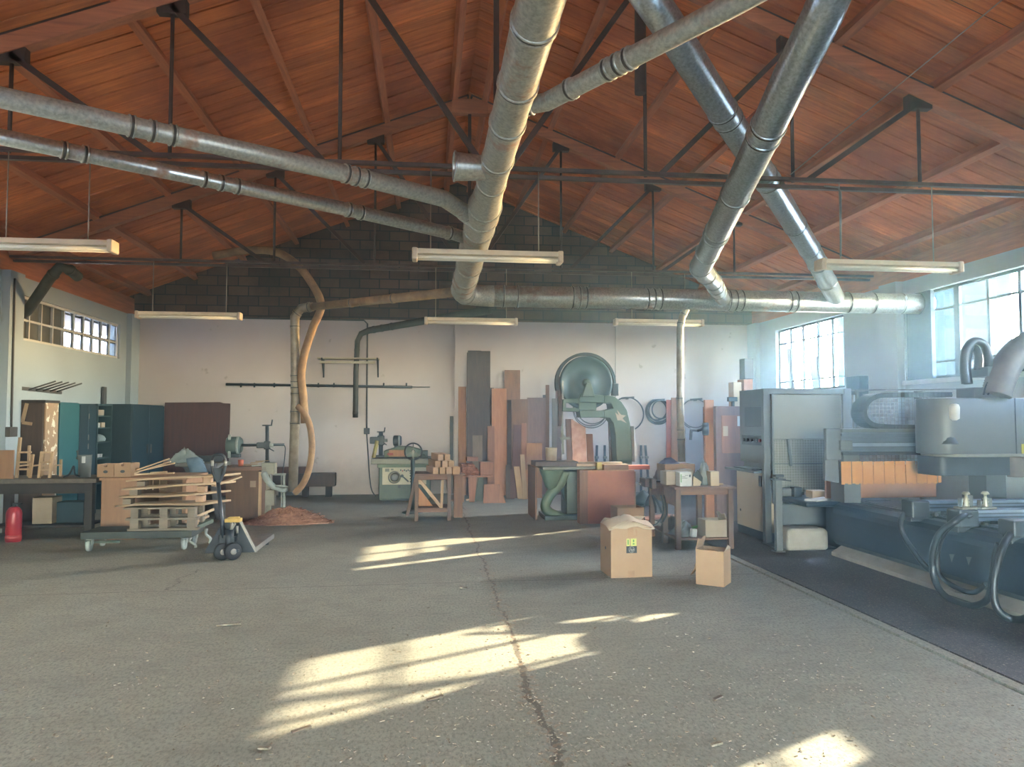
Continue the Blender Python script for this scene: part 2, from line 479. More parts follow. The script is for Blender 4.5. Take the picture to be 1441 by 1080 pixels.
plain('saw_green', (96, 110, 90), (80, 94, 76), 2.5, 0.5)
plain('saw_green_worn', (106, 112, 86), (86, 94, 72), 2.5, 0.55)
plain('wheel_green', (58, 76, 74), (46, 62, 62), 2.5, 0.45)
plain('wheel_guard', (44, 50, 48), (34, 40, 38), 3, 0.5)
plain('machine_cream', (216, 206, 176), (200, 190, 160), 3, 0.55)
plain('cast_iron', (120, 116, 104), (98, 94, 84), 4, 0.45, 0.5)
plain('bright_iron', (200, 196, 180), (176, 172, 158), 4, 0.35, 0.6)
plain('feeder_dark', (56, 60, 60), (42, 46, 46), 4, 0.5)
plain('motor_green', (92, 108, 98), (74, 90, 82), 4, 0.5)
plain('hazard_yellow', (196, 172, 84), (150, 128, 60), 9, 0.6)
plain('bright_red', (176, 66, 56), rough=0.5)
plain('orange_wood_panel', (180, 108, 74), (152, 88, 60), 1.6, 0.6)
wood('orange_wood', (200, 138, 100), (176, 116, 82), 2)
wood('plank_tan', (196, 140, 96), (170, 116, 78), 2)
wood('plank_dark', (96, 76, 66), (76, 60, 54), 2)
wood('plank_brown', (150, 106, 78), (124, 86, 64), 2)
wood('plank_rose', (176, 122, 96), (152, 104, 82), 2)
wood('plank_mauve', (134, 102, 92), (112, 84, 78), 2)
wood('plank_grey', (140, 122, 104), (112, 96, 82), 2)
wood('block_wood', (196, 156, 120), (172, 134, 102), 1)
wood('stick_red', (186, 120, 84), (150, 84, 58), 1)
plain('paper_pink', (216, 170, 146), (188, 132, 110), 9, 0.8)
plain('blade_steel', (84, 84, 84), (60, 60, 62), 6, 0.5, 0.4)
plain('bucket_white', (206, 190, 166), (184, 150, 116), 5, 0.6)
plain('cnc_cream', (138, 136, 126), (129, 128, 118), 1.5, 0.5)
plain('cnc_beige', (214, 196, 166), (204, 186, 158), 1.5, 0.5)
plain('cnc_grey', (104, 108, 110), (94, 98, 102), 1.5, 0.5)
plain('cnc_light', (108, 111, 110), (99, 103, 104), 1.5, 0.45)
plain('cnc_blue', (36, 52, 66), (30, 45, 58), 1.5, 0.35)
plain('cnc_dark', (60, 65, 70), (48, 53, 58), 2, 0.5)
plain('gantry_metal', (120, 130, 140), (104, 114, 126), 2, 0.35, 0.5)
plain('rail_blue', (170, 186, 206), (150, 168, 190), 2, 0.3, 0.4)
plain('screen_dark', (54, 60, 68), (48, 54, 62), 2, 0.3)
plain('mesh_wire', (176, 178, 168), rough=0.5, metal=0.2)
plain('chain_black', (58, 62, 64), (46, 50, 52), 8, 0.5)
plain('hose_dark', (34, 40, 44), (28, 34, 38), 4, 0.45)
plain('ribbed_brown', (120, 108, 98), (100, 92, 86), 4, 0.7)
plain('backlit_strip', (214, 156, 98), (194, 132, 78), 2, 0.5)  # strip curtain, with the sun shining through it set in the colour
plain('mdf_pink', (190, 138, 110), (176, 124, 98), 1.5, 0.75)
plain('foam_grey', (168, 158, 146), (152, 142, 130), 4, 0.9)
plain('brass', (198, 192, 166), (180, 174, 148), 4, 0.3, 0.5)
plain('sawdust', (196, 144, 114), (160, 110, 84), 22, 0.95, 0, 0.6)
plain('chip', (168, 152, 126), (130, 116, 95), 40, 0.9, lo=.45, hi=.55)
plain('logo_grey', (176, 172, 166), rough=0.6)
plain('old_cream', (164, 158, 138), (140, 134, 116), 3, 0.6)
plain('chip_dark', (122, 104, 84), (100, 84, 68), 8, 0.9)
plain('yellow_sign', (206, 190, 60), rough=0.5)
plain('paper_white', (222, 220, 212), (208, 206, 198), 3, 0.8)
plain('purple_cloth', (86, 84, 110), (70, 68, 96), 5, 0.9)
plain('rag_grey', (146, 148, 142), (110, 114, 112), 6, 0.9)
plain('brick_orange', (206, 112, 82), (188, 98, 70), 5, 0.8)
for k in ('blue_sheet', 'blue_shed', 'outside_ground', 'blocker_white'):
    MATS[k].node_tree.nodes['Principled BSDF'].inputs['Specular IOR Level'].default_value = 0.0
plain('weathered_black', (20, 22, 24), (14, 16, 18), 3, 0.95)
MATS['weathered_black'].node_tree.nodes['Principled BSDF'].inputs['Specular IOR Level'].default_value = 0.0
# ================================================================ the building
XL, XR, YB, YF = -6.04, 7.31, 16.03, -7.0
XM = 0.63                    # ridge
SL = 0.39
WT = 3.73                    # top of the white walls
def roof_z(x): return 6.80 - SL * abs(x - XM)
WTH = 0.25

# floor
fl = MB(); fl.bb((XL - .3, YF, -0.2), (3.44, YB + .3, 0)); struct(fl, 'floor', 'floor_concrete')
f2 = MB(); f2.bb((3.62, YF, -0.2), (XR + .3, YB + .3, -0.012)); struct(f2, 'floor.001', 'pit_floor')
f3 = MB(); f3.bb((3.44, YF, -0.2), (3.475, YB + .3, -0.018)); f3.bb((3.56, YF, -0.2), (3.62, YB + .3, -0.05)); struct(f3, 'floor.002', 'dark_brown')
f4 = MB(); f4.bb((3.475, YF, -0.2), (3.56, YB + .3, 0.004)); struct(f4, 'trim_1', 'floor_concrete')

# back wall + gable
b = MB(); b.bb((XL - WTH, YB, -.2), (XR + WTH, YB + .3, WT)); struct(b, 'wall_back', 'white_wall')
g = MB(); e = 0.4
g.prism([(XL - WTH, WT), (XR + WTH, WT), (XR + WTH, roof_z(XR + WTH) + .02), (XM, roof_z(XM) + .02), (XL - WTH, roof_z(XL - WTH) + .02)], -0.3, (0, YB + 0.02, 0))
struct(g, 'wall_gable', 'dark_block_wall')

def wall_with_holes(x0, x1, holes, name, mat):
    """long wall between planes x0,x1 with rectangular holes (y0,y1,z0,z1)"""
    m = MB(); ys = YF
    for (y0, y1, z0, z1) in sorted(holes):
        m.bb((x0, ys, -.2), (x1, y0, WT)); m.bb((x0, y0, -.2), (x1, y1, z0)); m.bb((x0, y0, z1), (x1, y1, WT)); ys = y1
    m.bb((x0, ys, -.2), (x1, YB, WT)); return struct(m, name, mat)
WL = (11.69, 15.29, 2.785, 3.46)
W1 = (12.28, 14.86, 2.16, 3.47)
W2 = (8.2, 10.60, 2.19, 3.50)
W3 = (5.5, 6.6, 2.19, 3.50)  # unseen window, placed and sized to let a sun patch in
W4 = (0.5, 6.5, 2.2, 3.46)  # unseen window added to bring in more daylight
wall_with_holes(XL - WTH, XL, [WL, W4], 'wall_left', 'shaded_left_wall')
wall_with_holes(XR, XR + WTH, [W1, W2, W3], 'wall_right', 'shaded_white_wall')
# pilasters
for i, (lo, hi) in enumerate([((XL, 11.20, 0), (XL + .12, 11.58, WT)), ((XL, 15.62, 0), (XL + .1, YB, WT)), ((XR - .12, 10.62, 0), (XR, 11.05, WT)),
                              ((PY(640, 500, YB).x, YB - .1, 0), (PY(658, 500, YB).x, YB, WT)), ((XR - .1, 15.6, 0), (XR, YB, WT)), ((XL, 6.66, 0), (XL + .12, 7.04, WT)), ((XR - .12, 5.7, 0), (XR, 6.1, WT))]):
    m = MB(); m.bb(lo, hi); struct(m, 'trim_%d' % (i + 2), 'white_wall' if 3 == i else ('shaded_left_wall' if i in (0, 1, 5) else 'shaded_white_wall'))
# timber plates on top of the side walls, under the roof
for i, (x0, x1) in enumerate(((XL - WTH, XL - .02), (XR + .02, XR + WTH))):
    m = MB(); m.bb((x0, YF, WT), (x1, YB, roof_z(x1 if i else x0) - .01)); struct(m, 'trim_%d' % (9 + i), 'red_timber')
# rear wall with an unseen wide doorway, added to let daylight in
m = MB(); m.bb((XL - WTH, YF - .3, 0), (-1.4, YF, WT)); m.bb((2.6, YF - .3, 0), (XR + WTH, YF, WT)); m.bb((-1.4, YF - .3, 2.8), (2.6, YF, WT))
m.prism([(XL - WTH, WT), (XR + WTH, WT), (XR + WTH, roof_z(XR + WTH)), (XM, roof_z(XM)), (XL - WTH, roof_z(XL - WTH))], .3, (0, YF, 0))
struct(m, 'wall_rear', 'white_wall')

# windows
def make_window(idx, xw, hole, ys, zs, fm, thick_at=(), panes=('window_glass',), bar=0.05, glass=True):
    y0, y1, z0, z1 = hole
    f = MB(); t = .05
    f.bb((xw - t / 2, y0, z0), (xw + t / 2, y0 + .04, z1)); f.bb((xw - t / 2, y1 - .04, z0), (xw + t / 2, y1, z1))
    f.bb((xw - t / 2, y0 + .04, z0), (xw + t / 2, y1 - .04, z0 + .04)); f.bb((xw - t / 2, y0 + .04, z1 - .04), (xw + t / 2, y1 - .04, z1))
    for y in ys:
        w = bar * (2.2 if y in thick_at else 1)
        f.bb((xw - .02, y - w / 2, z0 + .04), (xw + .02, y + w / 2, z1 - .04))
    for z in zs: f.bb((xw - .015, y0 + .04, z - .016), (xw + .015, y1 - .04, z + .016))
    w = struct(f, 'window_%d' % idx, fm)
    if glass:
        p = MB(); p.bb((xw + .021, y0 + .02, z0 + .02), (xw + .026, y1 - .02, z1 - .02)); p.build('pane', 'window_glass', w)
    return w
dyl = (WL[1] - WL[0]) / 10
w = make_window(1, XL - .06, WL, [WL[0] + dyl * i for i in range(1, 10)], [3.10], 'window_frame_white', bar=.03, glass=False)
p = MB(); p.bb((XL - .085, WL[0] + .02, WL[2] + .02), (XL - .09, WL[0] + 4 * dyl, WL[3] - .02)); p.build('boarded_pane', 'grey_pane', w)
p = MB(); p.bb((XL - .085, WL[0] + 4 * dyl, WL[2] + .02), (XL - .09, WL[1] - .02, WL[3] - .02)); p.build('pane', 'window_glass', w)
fr = MB()
for i in range(4, 10):
    for (za, zb) in ((WL[2] + .03, 3.085), (3.115, WL[3] - .03)):
        ya, yb = WL[0] + dyl * i + .02, WL[0] + dyl * (i + 1) - .02
        for (a, c2) in (((ya, za), (ya + .02, zb)), ((yb - .02, za), (yb, zb)), ((ya, za), (yb, za + .02)), ((ya, zb - .02), (yb, zb))):
            fr.bb((XL - .08, a[0], a[1]), (XL - .06, c2[0], c2[1]))
fr.build('casement', 'window_frame_dark', w)
make_window(2, XR + .1, W1, [12.80, 13.31, 13.87, 14.37], [2.37, 3.17], 'window_frame_dark')
make_window(3, XR + .1, W2, [9.57, 8.98, 8.45], [2.43, 3.2], 'window_frame_dark', thick_at=(9.57,))
make_window(4, XR + .1, W3, [6.05], [2.43, 3.2], 'window_frame_dark')
make_window(5, XL - .1, W4, [.9 + .4 * i for i in range(14)], [3.1], 'window_frame_white', bar=.03)
# dark board closing the end of the second window; the trunk duct leaves through it
m = MB(); m.bb((XR + .02, 10.02, W2[2]), (XR + .08, 10.58, W2[3])); o = m.build('vent_board', 'boarded_panel')
tag(o, 'dark blue-grey board closing the window end where the trunk duct leaves', 'panel')
m = MB(); m.bb((XR - .06, W2[0], W2[2] - .07), (XR + .06, 10.6, W2[2] - .005)); struct(m, 'trim_11', 'window_frame_white')

# roof
c = MB(); k = 0; y = YF - .3; ln = math.sqrt(1 + SL * SL)
while y < YB + .3:
    for s in (-1, 1):
        dz = random.uniform(-.009, .009); x1 = XM + s * 7.4; tilt = random.uniform(-.008, .008)
        a0 = V((XM, y + .008, roof_z(XM) + dz)); a1 = V((x1, y + .008, roof_z(x1) + dz))
        w_ = V((0, .214, tilt)); up = V((0, 0, .03))
        vs = [a0, a1, a1 + w_, a0 + w_]; vs = vs + [p + up for p in vs]
        c.add(vs, [(0, 3, 2, 1), (4, 5, 6, 7), (0, 1, 5, 4), (1, 2, 6, 5), (2, 3, 7, 6), (3, 0, 4, 7)])
    y += .235
ceil = struct(c, 'ceiling', 'roof_planks')
c = MB()
for s in (-1, 1):
    x1 = XM + s * 7.6
    c.prism([(XM, roof_z(XM) + .035), (x1, roof_z(x1) + .035), (x1, roof_z(x1) + .16), (XM, roof_z(XM) + .16)], -(YB - YF + .8), (0, YF - .4, 0))
c.build('roof_covering', 'roof_outside', ceil)
OFFS = (.25, 1.29, 2.38, 3.44, 4.5, 5.5, 6.42)
for s in (-1, 1):
    for off in OFFS:
        x = XM + s * off; z = roof_z(x) - .07
        p = MB(); p.bar((x, YF, z), (x, YB + .02, z), .085, .125, up=(s * SL, 0, 1)); p.build('purlin', 'red_timber', ceil)

# trusses
def truss(Y, label):
    t = thing('roof_truss', label, 'truss', (XM, Y, 3.9), 0, 'roof trusses')
    zt = 3.94
    for s in (-1, 1):
        xa, xe = XM + s * .02, XM + s * 6.66
        m = MB(); zc = lambda x: roof_z(x) - .215
        m.bar((xa, Y, zc(xa)), (xe, Y, zc(xe)), .12, .15); m.build('top_chord', 'chord_timber', t)
        m = MB(); m.bar((xa, Y, zc(xa) + .095), (xe, Y, zc(xe) + .095), .09, .036); m.build('shade_strip', 'dark_steel', t)  # dark strip painting the shade line above the chord
        for off in (1.45, 2.95, 4.3):
            x = XM + s * off
            m = MB(); m.cyl((x, Y, zt), (x, Y, zc(x)), .018, n=8); m.build('hanger_rod', 'dark_steel', t)
            m = MB(); m.bb((x - .13, Y - .045, zc(x) - .17), (x + .13, Y + .045, zc(x) - .03)); m.build('gusset', 'dark_steel', t, .005)
        for oa, ob in ((1.45, .12), (2.95, 1.6), (4.3, 3.1)):
            xa_, xb_ = XM + s * oa, XM + s * ob
            m = MB(); m.bar((xa_, Y - .02, zc(xa_) - .1), (xb_, Y - .02, zt + .03), .05, .05); m.build('strut', 'dark_steel', t)
    m = MB()
    for dz, dy in ((.012, -.05), (-.03, .05)):
        m.bar((XL + .02, Y + dy, zt + dz), (XR - .02, Y + dy, zt + dz), .045, .035)
    m.build('tie_bar', 'rod_steel', t)
    m = MB(); m.bar((XM, Y, zt), (XM, Y, roof_z(XM) - .25), .05); m.build('king_post', 'dark_steel', t)
    m = MB(); m.bb((XM - .28, Y - .075, roof_z(XM) - .42), (XM + .28, Y + .075, roof_z(XM) - .2)); m.build('ridge_plate', 'chord_timber', t, .01)
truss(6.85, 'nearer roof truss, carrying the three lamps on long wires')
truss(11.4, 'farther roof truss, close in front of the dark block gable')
# ================================================================ dust extraction ducts
def duct(name, label, pts, r, mat, collars=(), cm='seam_dark', group='dust extraction ducts', smooth=0, n=24, seam=None, cat='duct', cw=.5):
    P = [V(p) for p in pts]
    if smooth: P = spline(P, smooth)
    t = thing(name, label, cat, tuple(P[0]), 0, group)
    m = MB(); m.tube(P, r, n, caps=True); m.build('pipe', mat, t)
    L = [0]
    for a, b in zip(P, P[1:]): L.append(L[-1] + (b - a).length)
    for cfr in collars:
        d = cfr * L[-1]
        for i in range(len(P) - 1):
            if L[i] <= d <= L[i + 1]:
                q = P[i].lerp(P[i + 1], (d - L[i]) / max(1e-6, L[i + 1] - L[i])); dr = (P[i + 1] - P[i]).normalized()
                rr = r if not isinstance(r, (list, tuple)) else r[i] + (r[i + 1] - r[i]) * (d - L[i]) / max(1e-6, L[i + 1] - L[i])
                m = MB(); m.lathe([(rr * .9, -.02), (rr + .006, -.02), (rr + .009, -.013), (rr + .002, -.009), (rr + .002, .009), (rr + .009, .013), (rr + .006, .02), (rr * .9, .02)], q, dr, n)
                m.build('collar', mat, t)
                m = MB(); m.lathe([(rr * .9, -.007), (rr + .005, -.007), (rr + .005, .007), (rr * .9, .007)], q, dr, n); m.build('seam_band', cm, t)
                break
    return t
ZD = 3.33                      # level of the two trunk ducts
YT = 10.30                     # trunk across the room
def lv(px, py, z=ZD): return PZ(px, py, z)
# trunk along the room, widening after the side branches join
a0 = lv(770, -40); a1 = lv(669, 343)
a0.x = a1.x = (a0.x + a1.x) / 2
yk = lv(690, 262).y
aj = V((a1.x, yk, ZD)); ak = V((a1.x, yk + .55, ZD))
ae = V((a1.x, YT - .5, ZD))
el = bez(ae, V((a1.x, YT - .15, ZD)), V((a1.x + .08, YT, ZD)), V((a1.x + .5, YT, ZD)), 8)
pts = [V((a1.x, .6, ZD)), a0, aj, ak, V((a1.x, (ak.y + ae.y) / 2, ZD))] + el
rr = [.102, .102, .104, .135, .142] + [.15] * len(el)
duct('trunk_duct', 'large galvanised duct running along the room under the ridge, rusty where branches join', pts, rr, 'galvanised_dusty', [.25, .31, .36, .42, .47, .53, .56, .60, .68, .76, .83, .87, .92, .95])
b0 = V((a1.x + .46, YT, ZD)); b1 = V((XR + .2, YT, ZD))
duct('trunk_duct', 'widest galvanised duct crossing the room before the back wall into the window board', [b0, b0.lerp(b1, .5), b1], .152, 'galvanised', [.02, .05, .17, .185, .20, .335, .35, .365, .52, .535, .55, .66, .675, .80, .86, .93])
# two big ducts crossing each other on the right
D4 = [PZ(1181, -40, 4.1), PZ(1158, 20, 4.0), PZ(1113, 110, 3.80), PZ(1062, 218, 3.62), PZ(1020, 305, 3.47), PZ(985, 378, ZD + .03), PZ(1003, 396, ZD + .02), V((PZ(1023, 420, ZD).x, YT - .05, ZD))]
duct('slanting_duct', 'bright galvanised duct sloping down leftwards in front of another', D4, [.122] * 6 + [.11, .10], 'galvanised_clean', [.18, .2, .34, .47, .49, .58, .66, .73, .80, .85, .9])
D3 = [PZ(895, -30, 4.75), PZ(940, 35, 4.6), PZ(1013, 150, 4.28), PZ(1085, 262, 4.0), PZ(1145, 360, 3.7), V((PZ(1178, 424, ZD).x, YT - .08, ZD + .06))]
duct('slanting_duct', 'bluish galvanised duct sloping down rightwards behind the other slanting one', D3, .125, 'galvanised_clean', [.22, .24, .40, .42, .60, .72, .80, .9])
# branches
j = lv(764, 146); q = lv(1040, 2); q2 = lv(1150, -60)
duct('branch_duct', 'thin dusty duct branching to the upper right from the long trunk', [V((a1.x + .05, j.y + .05, ZD)), j.lerp(q, .02), q, q2], .05, 'galvanised_dusty', [.03, .2, .36, .4, .44], n=18)
q0 = lv(-40, 128); q1 = lv(480, 243); q2 = lv(625, 280); q3 = lv(655, 300)
duct('branch_duct', 'upper of the two thin ducts from the left wall to the trunk', [q0, q1, q2, q3, V((a1.x, q3.y + .35, ZD))], [.058, .062, .066, .068, .07], 'galvanised_dusty', [.2, .23, .26, .56, .58, .60, .9, .93], n=18)
q0 = lv(-40, 184); q1 = lv(480, 293); q2 = lv(640, 330); 
duct('branch_duct', 'lower of the two thin ducts from the left wall to the trunk', [q0, q1, q2, V((a1.x, q2.y + .25, ZD))], [.05, .056, .058, .06], 'galvanised', [.12, .15, .34, .37, .40, .63, .66, .9], n=18)
s1 = lv(702, 238, ZD); s0 = lv(658, 226, ZD)
m = MB(); s1.x = a1.x - .02; s0.z = s1.z = ZD
s0 = V((s1.x - .26, s1.y - .02, ZD))
t = thing('duct_stub', 'short open duct stub on the side of the long trunk', 'duct', tuple(s1), 0, 'dust extraction ducts')
m.tube([s1, s0], [.08, .098], 24, caps=False); m.tube([s0, s1], [.09, .072], 24, caps=False); m.build('pipe', 'galvanised', t)
m = MB(); m.ring(s0, s1 - s0, .098, .008); m.build('rim', 'galvanised', t)
# steel drop pipes on the left with the dusty hoses
Y1 = 11.9
pt = PY(416, 435, Y1)
duct('drop_pipe', 'vertical steel drop pipe above the sawdust heap, dusty grey', [PY(440, 432, Y1 - .1), PY(424, 434, Y1 - .02), PY(415, 445, Y1), PY(416, 560, Y1), PY(412, 692, Y1)], .072, 'dusty_steel_pipe', [.02, .10, .17, .42, .45, .48, .51, .6, .66], n=20)
h0 = PY(440, 432, Y1 - .12)
duct('dusty_duct', 'brown dusty duct along the block gable from drop pipe to trunk', [h0, V((a1.x - .1, YT - .15, ZD + .02))], [.06, .07], 'dusty_hose', [.3, .6], n=16)
duct('dusty_hose', 'brown flexible hose arching from the tie bar down beside the drop pipe', [PY(300, 360, 11.9), PY(345, 353, 11.9), PY(385, 354, 11.9), PY(415, 370, 11.85), PY(438, 398, 11.8), PY(452, 430, 11.75), PY(440, 462, 11.8), PY(428, 500, 11.85), PY(424, 530, 11.86), PY(427, 560, 11.86), PY(429, 596, 11.86)], .062, 'dusty_hose', smooth=6, n=14, cat='hose')
duct('dusty_hose', 'dusty lower hose leaving the drop pipe and curling back under it', [PY(419, 572, 11.85), PY(428, 582, 11.8), PY(436, 600, 11.78), PY(439, 630, 11.78), PY(435, 660, 11.78), PY(426, 682, 11.8), PY(415, 694, 11.86)], .05, 'dusty_hose', smooth=6, n=14, cat='hose')
duct('wall_duct', 'dark old duct slanting out through the left window', [PX(28, 447, XL - .3), PX(40, 436, XL + .1), PY(70, 392, 11.3), PY(84, 376, 11.2), PY(98, 380, 11.3), PY(110, 390, 11.5)], .075, 'old_dark_pipe', [.75, .9], n=16)
yb = YB - .12
duct('wall_duct', 'dark duct on the back wall ending open beside the rack', [PY(500, 588, yb), PY(501, 520, yb), PY(503, 480, yb), PY(508, 470, yb), PY(520, 465, yb - .05), PY(690, 436, 14.6)], [.055, .055, .055, .06, .07, .085], 'old_dark_pipe', [.02, .3, .44, .48, .53], n=16)
duct('hanging_drop_pipe', 'thin brown drop pipe below the trunk, behind the laden table', [V((PY(968, 436, YT).x, YT, ZD - .1)), PY(960, 446, YT), PY(957, 462, YT), PY(957, 560, YT), PY(959, 650, YT)], [.045, .05, .05, .052, .052], 'dusty_steel_pipe', [.06, .12, .6, .8, .86], n=16)
# ================================================================ hanging tube lamps
LP = {}
def lamp(px0, px1, py, Y, label, wires, top_z, length=None):
    a = PY(px0, py, Y); b2 = PY(px1, py, Y); z = a.z
    z = (a.z + b2.z) / 2; L = length or (b2.x - a.x); x0 = a.x if px0 > 0 else b2.x - L
    t = thing('hanging_tube_lamp', label, 'lamp', (x0 + L / 2, Y, z), 0, 'hanging fluorescent lamps')
    m = MB(); m.prism([(-.075, -.005), (.075, -.005), (.06, .045), (-.06, .045)], L - .04, (x0 + .02, Y, z + .01), (0, 1, 0), (0, 0, 1)); m.build('housing', 'lamp_cream', t, .006)
    for dy in (-.042, .042):
        m = MB(); m.cyl((x0 + .05, Y + dy, z - .022), (x0 + L - .05, Y + dy, z - .022), .016, n=12); m.build('tube', 'lamp_tube', t)
    for xe in (x0, x0 + L - .05):
        m = MB(); m.bb((xe, Y - .082, z - .05), (xe + .05, Y + .082, z + .06)); m.build('end_cap', 'lamp_cap', t, .012)
    m = MB(); m.bb((x0 + .05, Y - .012, z - .008), (x0 + L - .05, Y + .012, z + .006)); m.build('spine', 'lamp_cream', t)
    for fr in wires:
        m = MB(); m.cyl((x0 + L * fr, Y, z + .05), (x0 + L * fr, Y, top_z), .006, n=6); m.build('wire', 'wire_grey', t)
lamp(580, 791, 362, 6.8, 'white double tube lamp hanging in front of the long trunk duct', (.12, .84), 3.93)
lamp(-60, 163, 346, 6.8, 'tube lamp cut off by the left edge of the photo', (.3, .82), 3.93)
lamp(1151, 1349, 376, 6.8, 'tube lamp hanging before the slanting duct and bright windows', (.16, .82), 3.93)
lamp(192, 340, 445, 11.35, 'farthest-left dim tube lamp level with the white wall top', (.15, .85), 3.93)
lamp(597, 728, 453, 11.35, 'small far tube lamp under the end of the dark slanting duct', (.12, .88), 3.93)
lamp(864, 989, 455, 11.35, 'small far tube lamp beneath the crossing trunk, near the thin drop pipe', (.2, .8), 3.93)
# conduits on the walls
def conduit(label, pts, r, mat='conduit', box=None):
    t = thing('conduit', label, 'conduit', tuple(V(pts[0])), 0, 'electrical conduits')
    m = MB(); m.tube(pts, r, 8); m.build('pipe', mat, t)
    if box:
        m = MB(); m.box(box[0], box[1]); m.build('socket_box', mat, t, .008)
xc = XL + .135
conduit('dark vertical conduit on the left pilaster ending in a grey socket box', [PX(21, 392, xc), PX(16, 606, xc)], .014, 'conduit_dark', (PX(16, 608, xc + .02), (.07, .2, .14)))
yc = YB - .025
conduit('dark conduit along the top of the back wall bending down to a switch', [PY(300, 447, yc), PY(512, 451, yc), PY(517, 456, yc), PY(516, 604, yc)], .018, 'conduit_dark', (PY(516, 607, yc - .02), (.12, .07, .13)))
conduit('thin cable down the middle of the back wall above the bandsaw', [PY(866, 460, yc), PY(866, 560, yc)], .007, 'conduit')
conduit('conduit on the right wall between the two bright windows', [PX(1243, 445, XR - .02), PX(1244, 520, XR - .02), PX(1247, 600, XR - .02)], .02, 'conduit', (PX(1246, 520, XR - .03), (.06, .08, .1)))
conduit('pale conduit dropping from the nearer tie bar beside the slanting ducts', [PY(1160, 262, 6.75), PY(1180, 264, 6.75), PY(1183, 272, 6.75), PY(1183, 361, 6.75)], .010, 'conduit')
conduit('thin cable stretched down from the roof at upper right', [PY(1410, 0, 5.0), PY(1112, 246, 6.8)], .005, 'wire_grey')
conduit('dark square vent pipe hanging from the roof behind the branch duct', [PY(901, -20, 6.3), PY(901, 132, 6.3)], .052, 'dark_steel')
# ================================================================ left side: cupboards, benches, cart, pallet jack
def rect(m, px0, py0, px1, py1, Y, d):
    """box whose front face (plane Y) spans the two image corners, d deep to the back"""
    a = PY(px0, py0, Y); b = PY(px1, py1, Y)
    m.bb((min(a.x, b.x), Y, min(a.z, b.z)), (max(a.x, b.x), Y + d, max(a.z, b.z))); return m

# tall brown wardrobe
XF = -5.6
t = thing('wardrobe', 'tall brown wardrobe with a paint-splashed side, beside the left pilaster', 'wardrobe', (-5.8, 11.7, 0))
m = MB(); m.bb((-5.98, 11.62, 0), (XF - .02, 12.0, 1.86)); m.build('carcass', 'brown_board', t, .004)
m = MB(); m.bb((XF - .02, 11.62, .02), (XF, 12.0, 1.84)); m.build('side_panel', 'splashed_board', t)
m = MB(); m.bb((-5.99, 11.60, .03), (XF - .03, 11.62, 1.83)); m.build('door', 'brown_board', t, .004)
m = MB(); m.bb((-5.99, 11.58, 1.84), (XF + .01, 12.02, 1.88)); m.build('top_board', 'dark_brown', t)
t = thing('set_square', 'pale wooden L-shaped square hung on the brown wardrobe door', 'square', (-5.88, 11.585, 1.35))
a, b, c = PY(38, 568, 11.585), PY(31, 595, 11.585), PY(45, 597, 11.585)
m = MB(); m.bar(a, b, .05, .012, up=(0, 1, 0)); m.build('blade', 'pale_wood_z', t)
m = MB(); m.bar(b, c, .045, .012, up=(0, 1, 0)); m.build('stock', 'pale_wood_z', t)
# row of metal cupboards along the wall, fronts at XF
t = thing('cupboard', 'bright teal metal cupboard next to the splashed brown wardrobe', 'cupboard', (-5.8, 12.35, 0))
m = MB(); m.bb((-6.02, 12.04, 0), (XF - .025, 12.70, 1.86)); m.build('body', 'teal_paint', t, .006)
m = MB(); m.bb((XF - .025, 12.05, .06), (XF, 12.69, 1.84)); m.build('door', 'teal_paint', t, .005)
m = MB(); m.bar((XF + .02, 12.62, .95), (XF + .02, 12.62, 1.1), .015); m.bb((XF, 12.61, .96), (XF + .02, 12.63, .98)); m.bb((XF, 12.61, 1.07), (XF + .02, 12.63, 1.09)); m.build('handle', 'conduit', t)
t = thing('cupboard', 'narrow dark blue metal cupboard between teal cupboard and open shelves', 'cupboard', (-5.8, 13.0, 0))
m = MB(); m.bb((-6.02, 12.72, 0), (XF - .03, 13.33, 1.85)); m.build('body', 'dark_teal_paint', t, .006)
m = MB(); m.bb((XF - .03, 12.73, .05), (XF - .005, 13.02, 1.83)); m.build('door', 'dark_teal_paint', t, .004)
m = MB(); m.bb((XF - .03, 13.03, .05), (XF - .005, 13.32, 1.83)); m.build('door', 'dark_teal_paint', t, .004)
for z in (.6, 1.1, 1.25, 1.6):
    m = MB(); m.bb((XF - .005, 13.02, z), (XF + .006, 13.04, z + .09)); m.build('hinge', 'conduit', t)
t = thing('shelf_cupboard', 'open dark teal cupboard with loaded shelves', 'cupboard', (-5.8, 13.65, 0))
m = MB()
m.bb((-6.02, 13.35, 0), (XF, 13.38, 1.86)); m.bb((-6.02, 13.92, 0), (XF, 13.95, 1.86)); m.bb((-6.02, 13.38, 0), (-6.0, 13.92, 1.86)); m.bb((-6.02, 13.38, 1.83), (XF, 13.92, 1.86))
m.build('carcass', 'shelf_teal', t)
SHZ = [.5, .93, 1.2, 1.45, 1.66]
for z in SHZ:
    m = MB(); m.bb((-6.0, 13.38, z - .02), (XF - .02, 13.92, z)); m.build('shelf', 'shelf_teal', t)
m = MB(); m.bb((-5.78, 13.5, 1.662), (-5.66, 13.75, 1.76)); single(m, 'carton', 'cardboard_grey', 'grey carton on the top shelf of the open cupboard', 'box', bevel=.004)
m = MB(); m.bb((-5.76, 13.42, 1.452), (-5.66, 13.6, 1.53)); single(m, 'carton', 'label_white', 'white carton on the second shelf of the open cupboard', 'box', bevel=.004)
m = MB(); m.bb((-5.78, 13.66, 1.452), (-5.66, 13.8, 1.54)); single(m, 'carton', 'cardboard_pale', 'buff carton beside the white one in the open cupboard', 'box', bevel=.004)
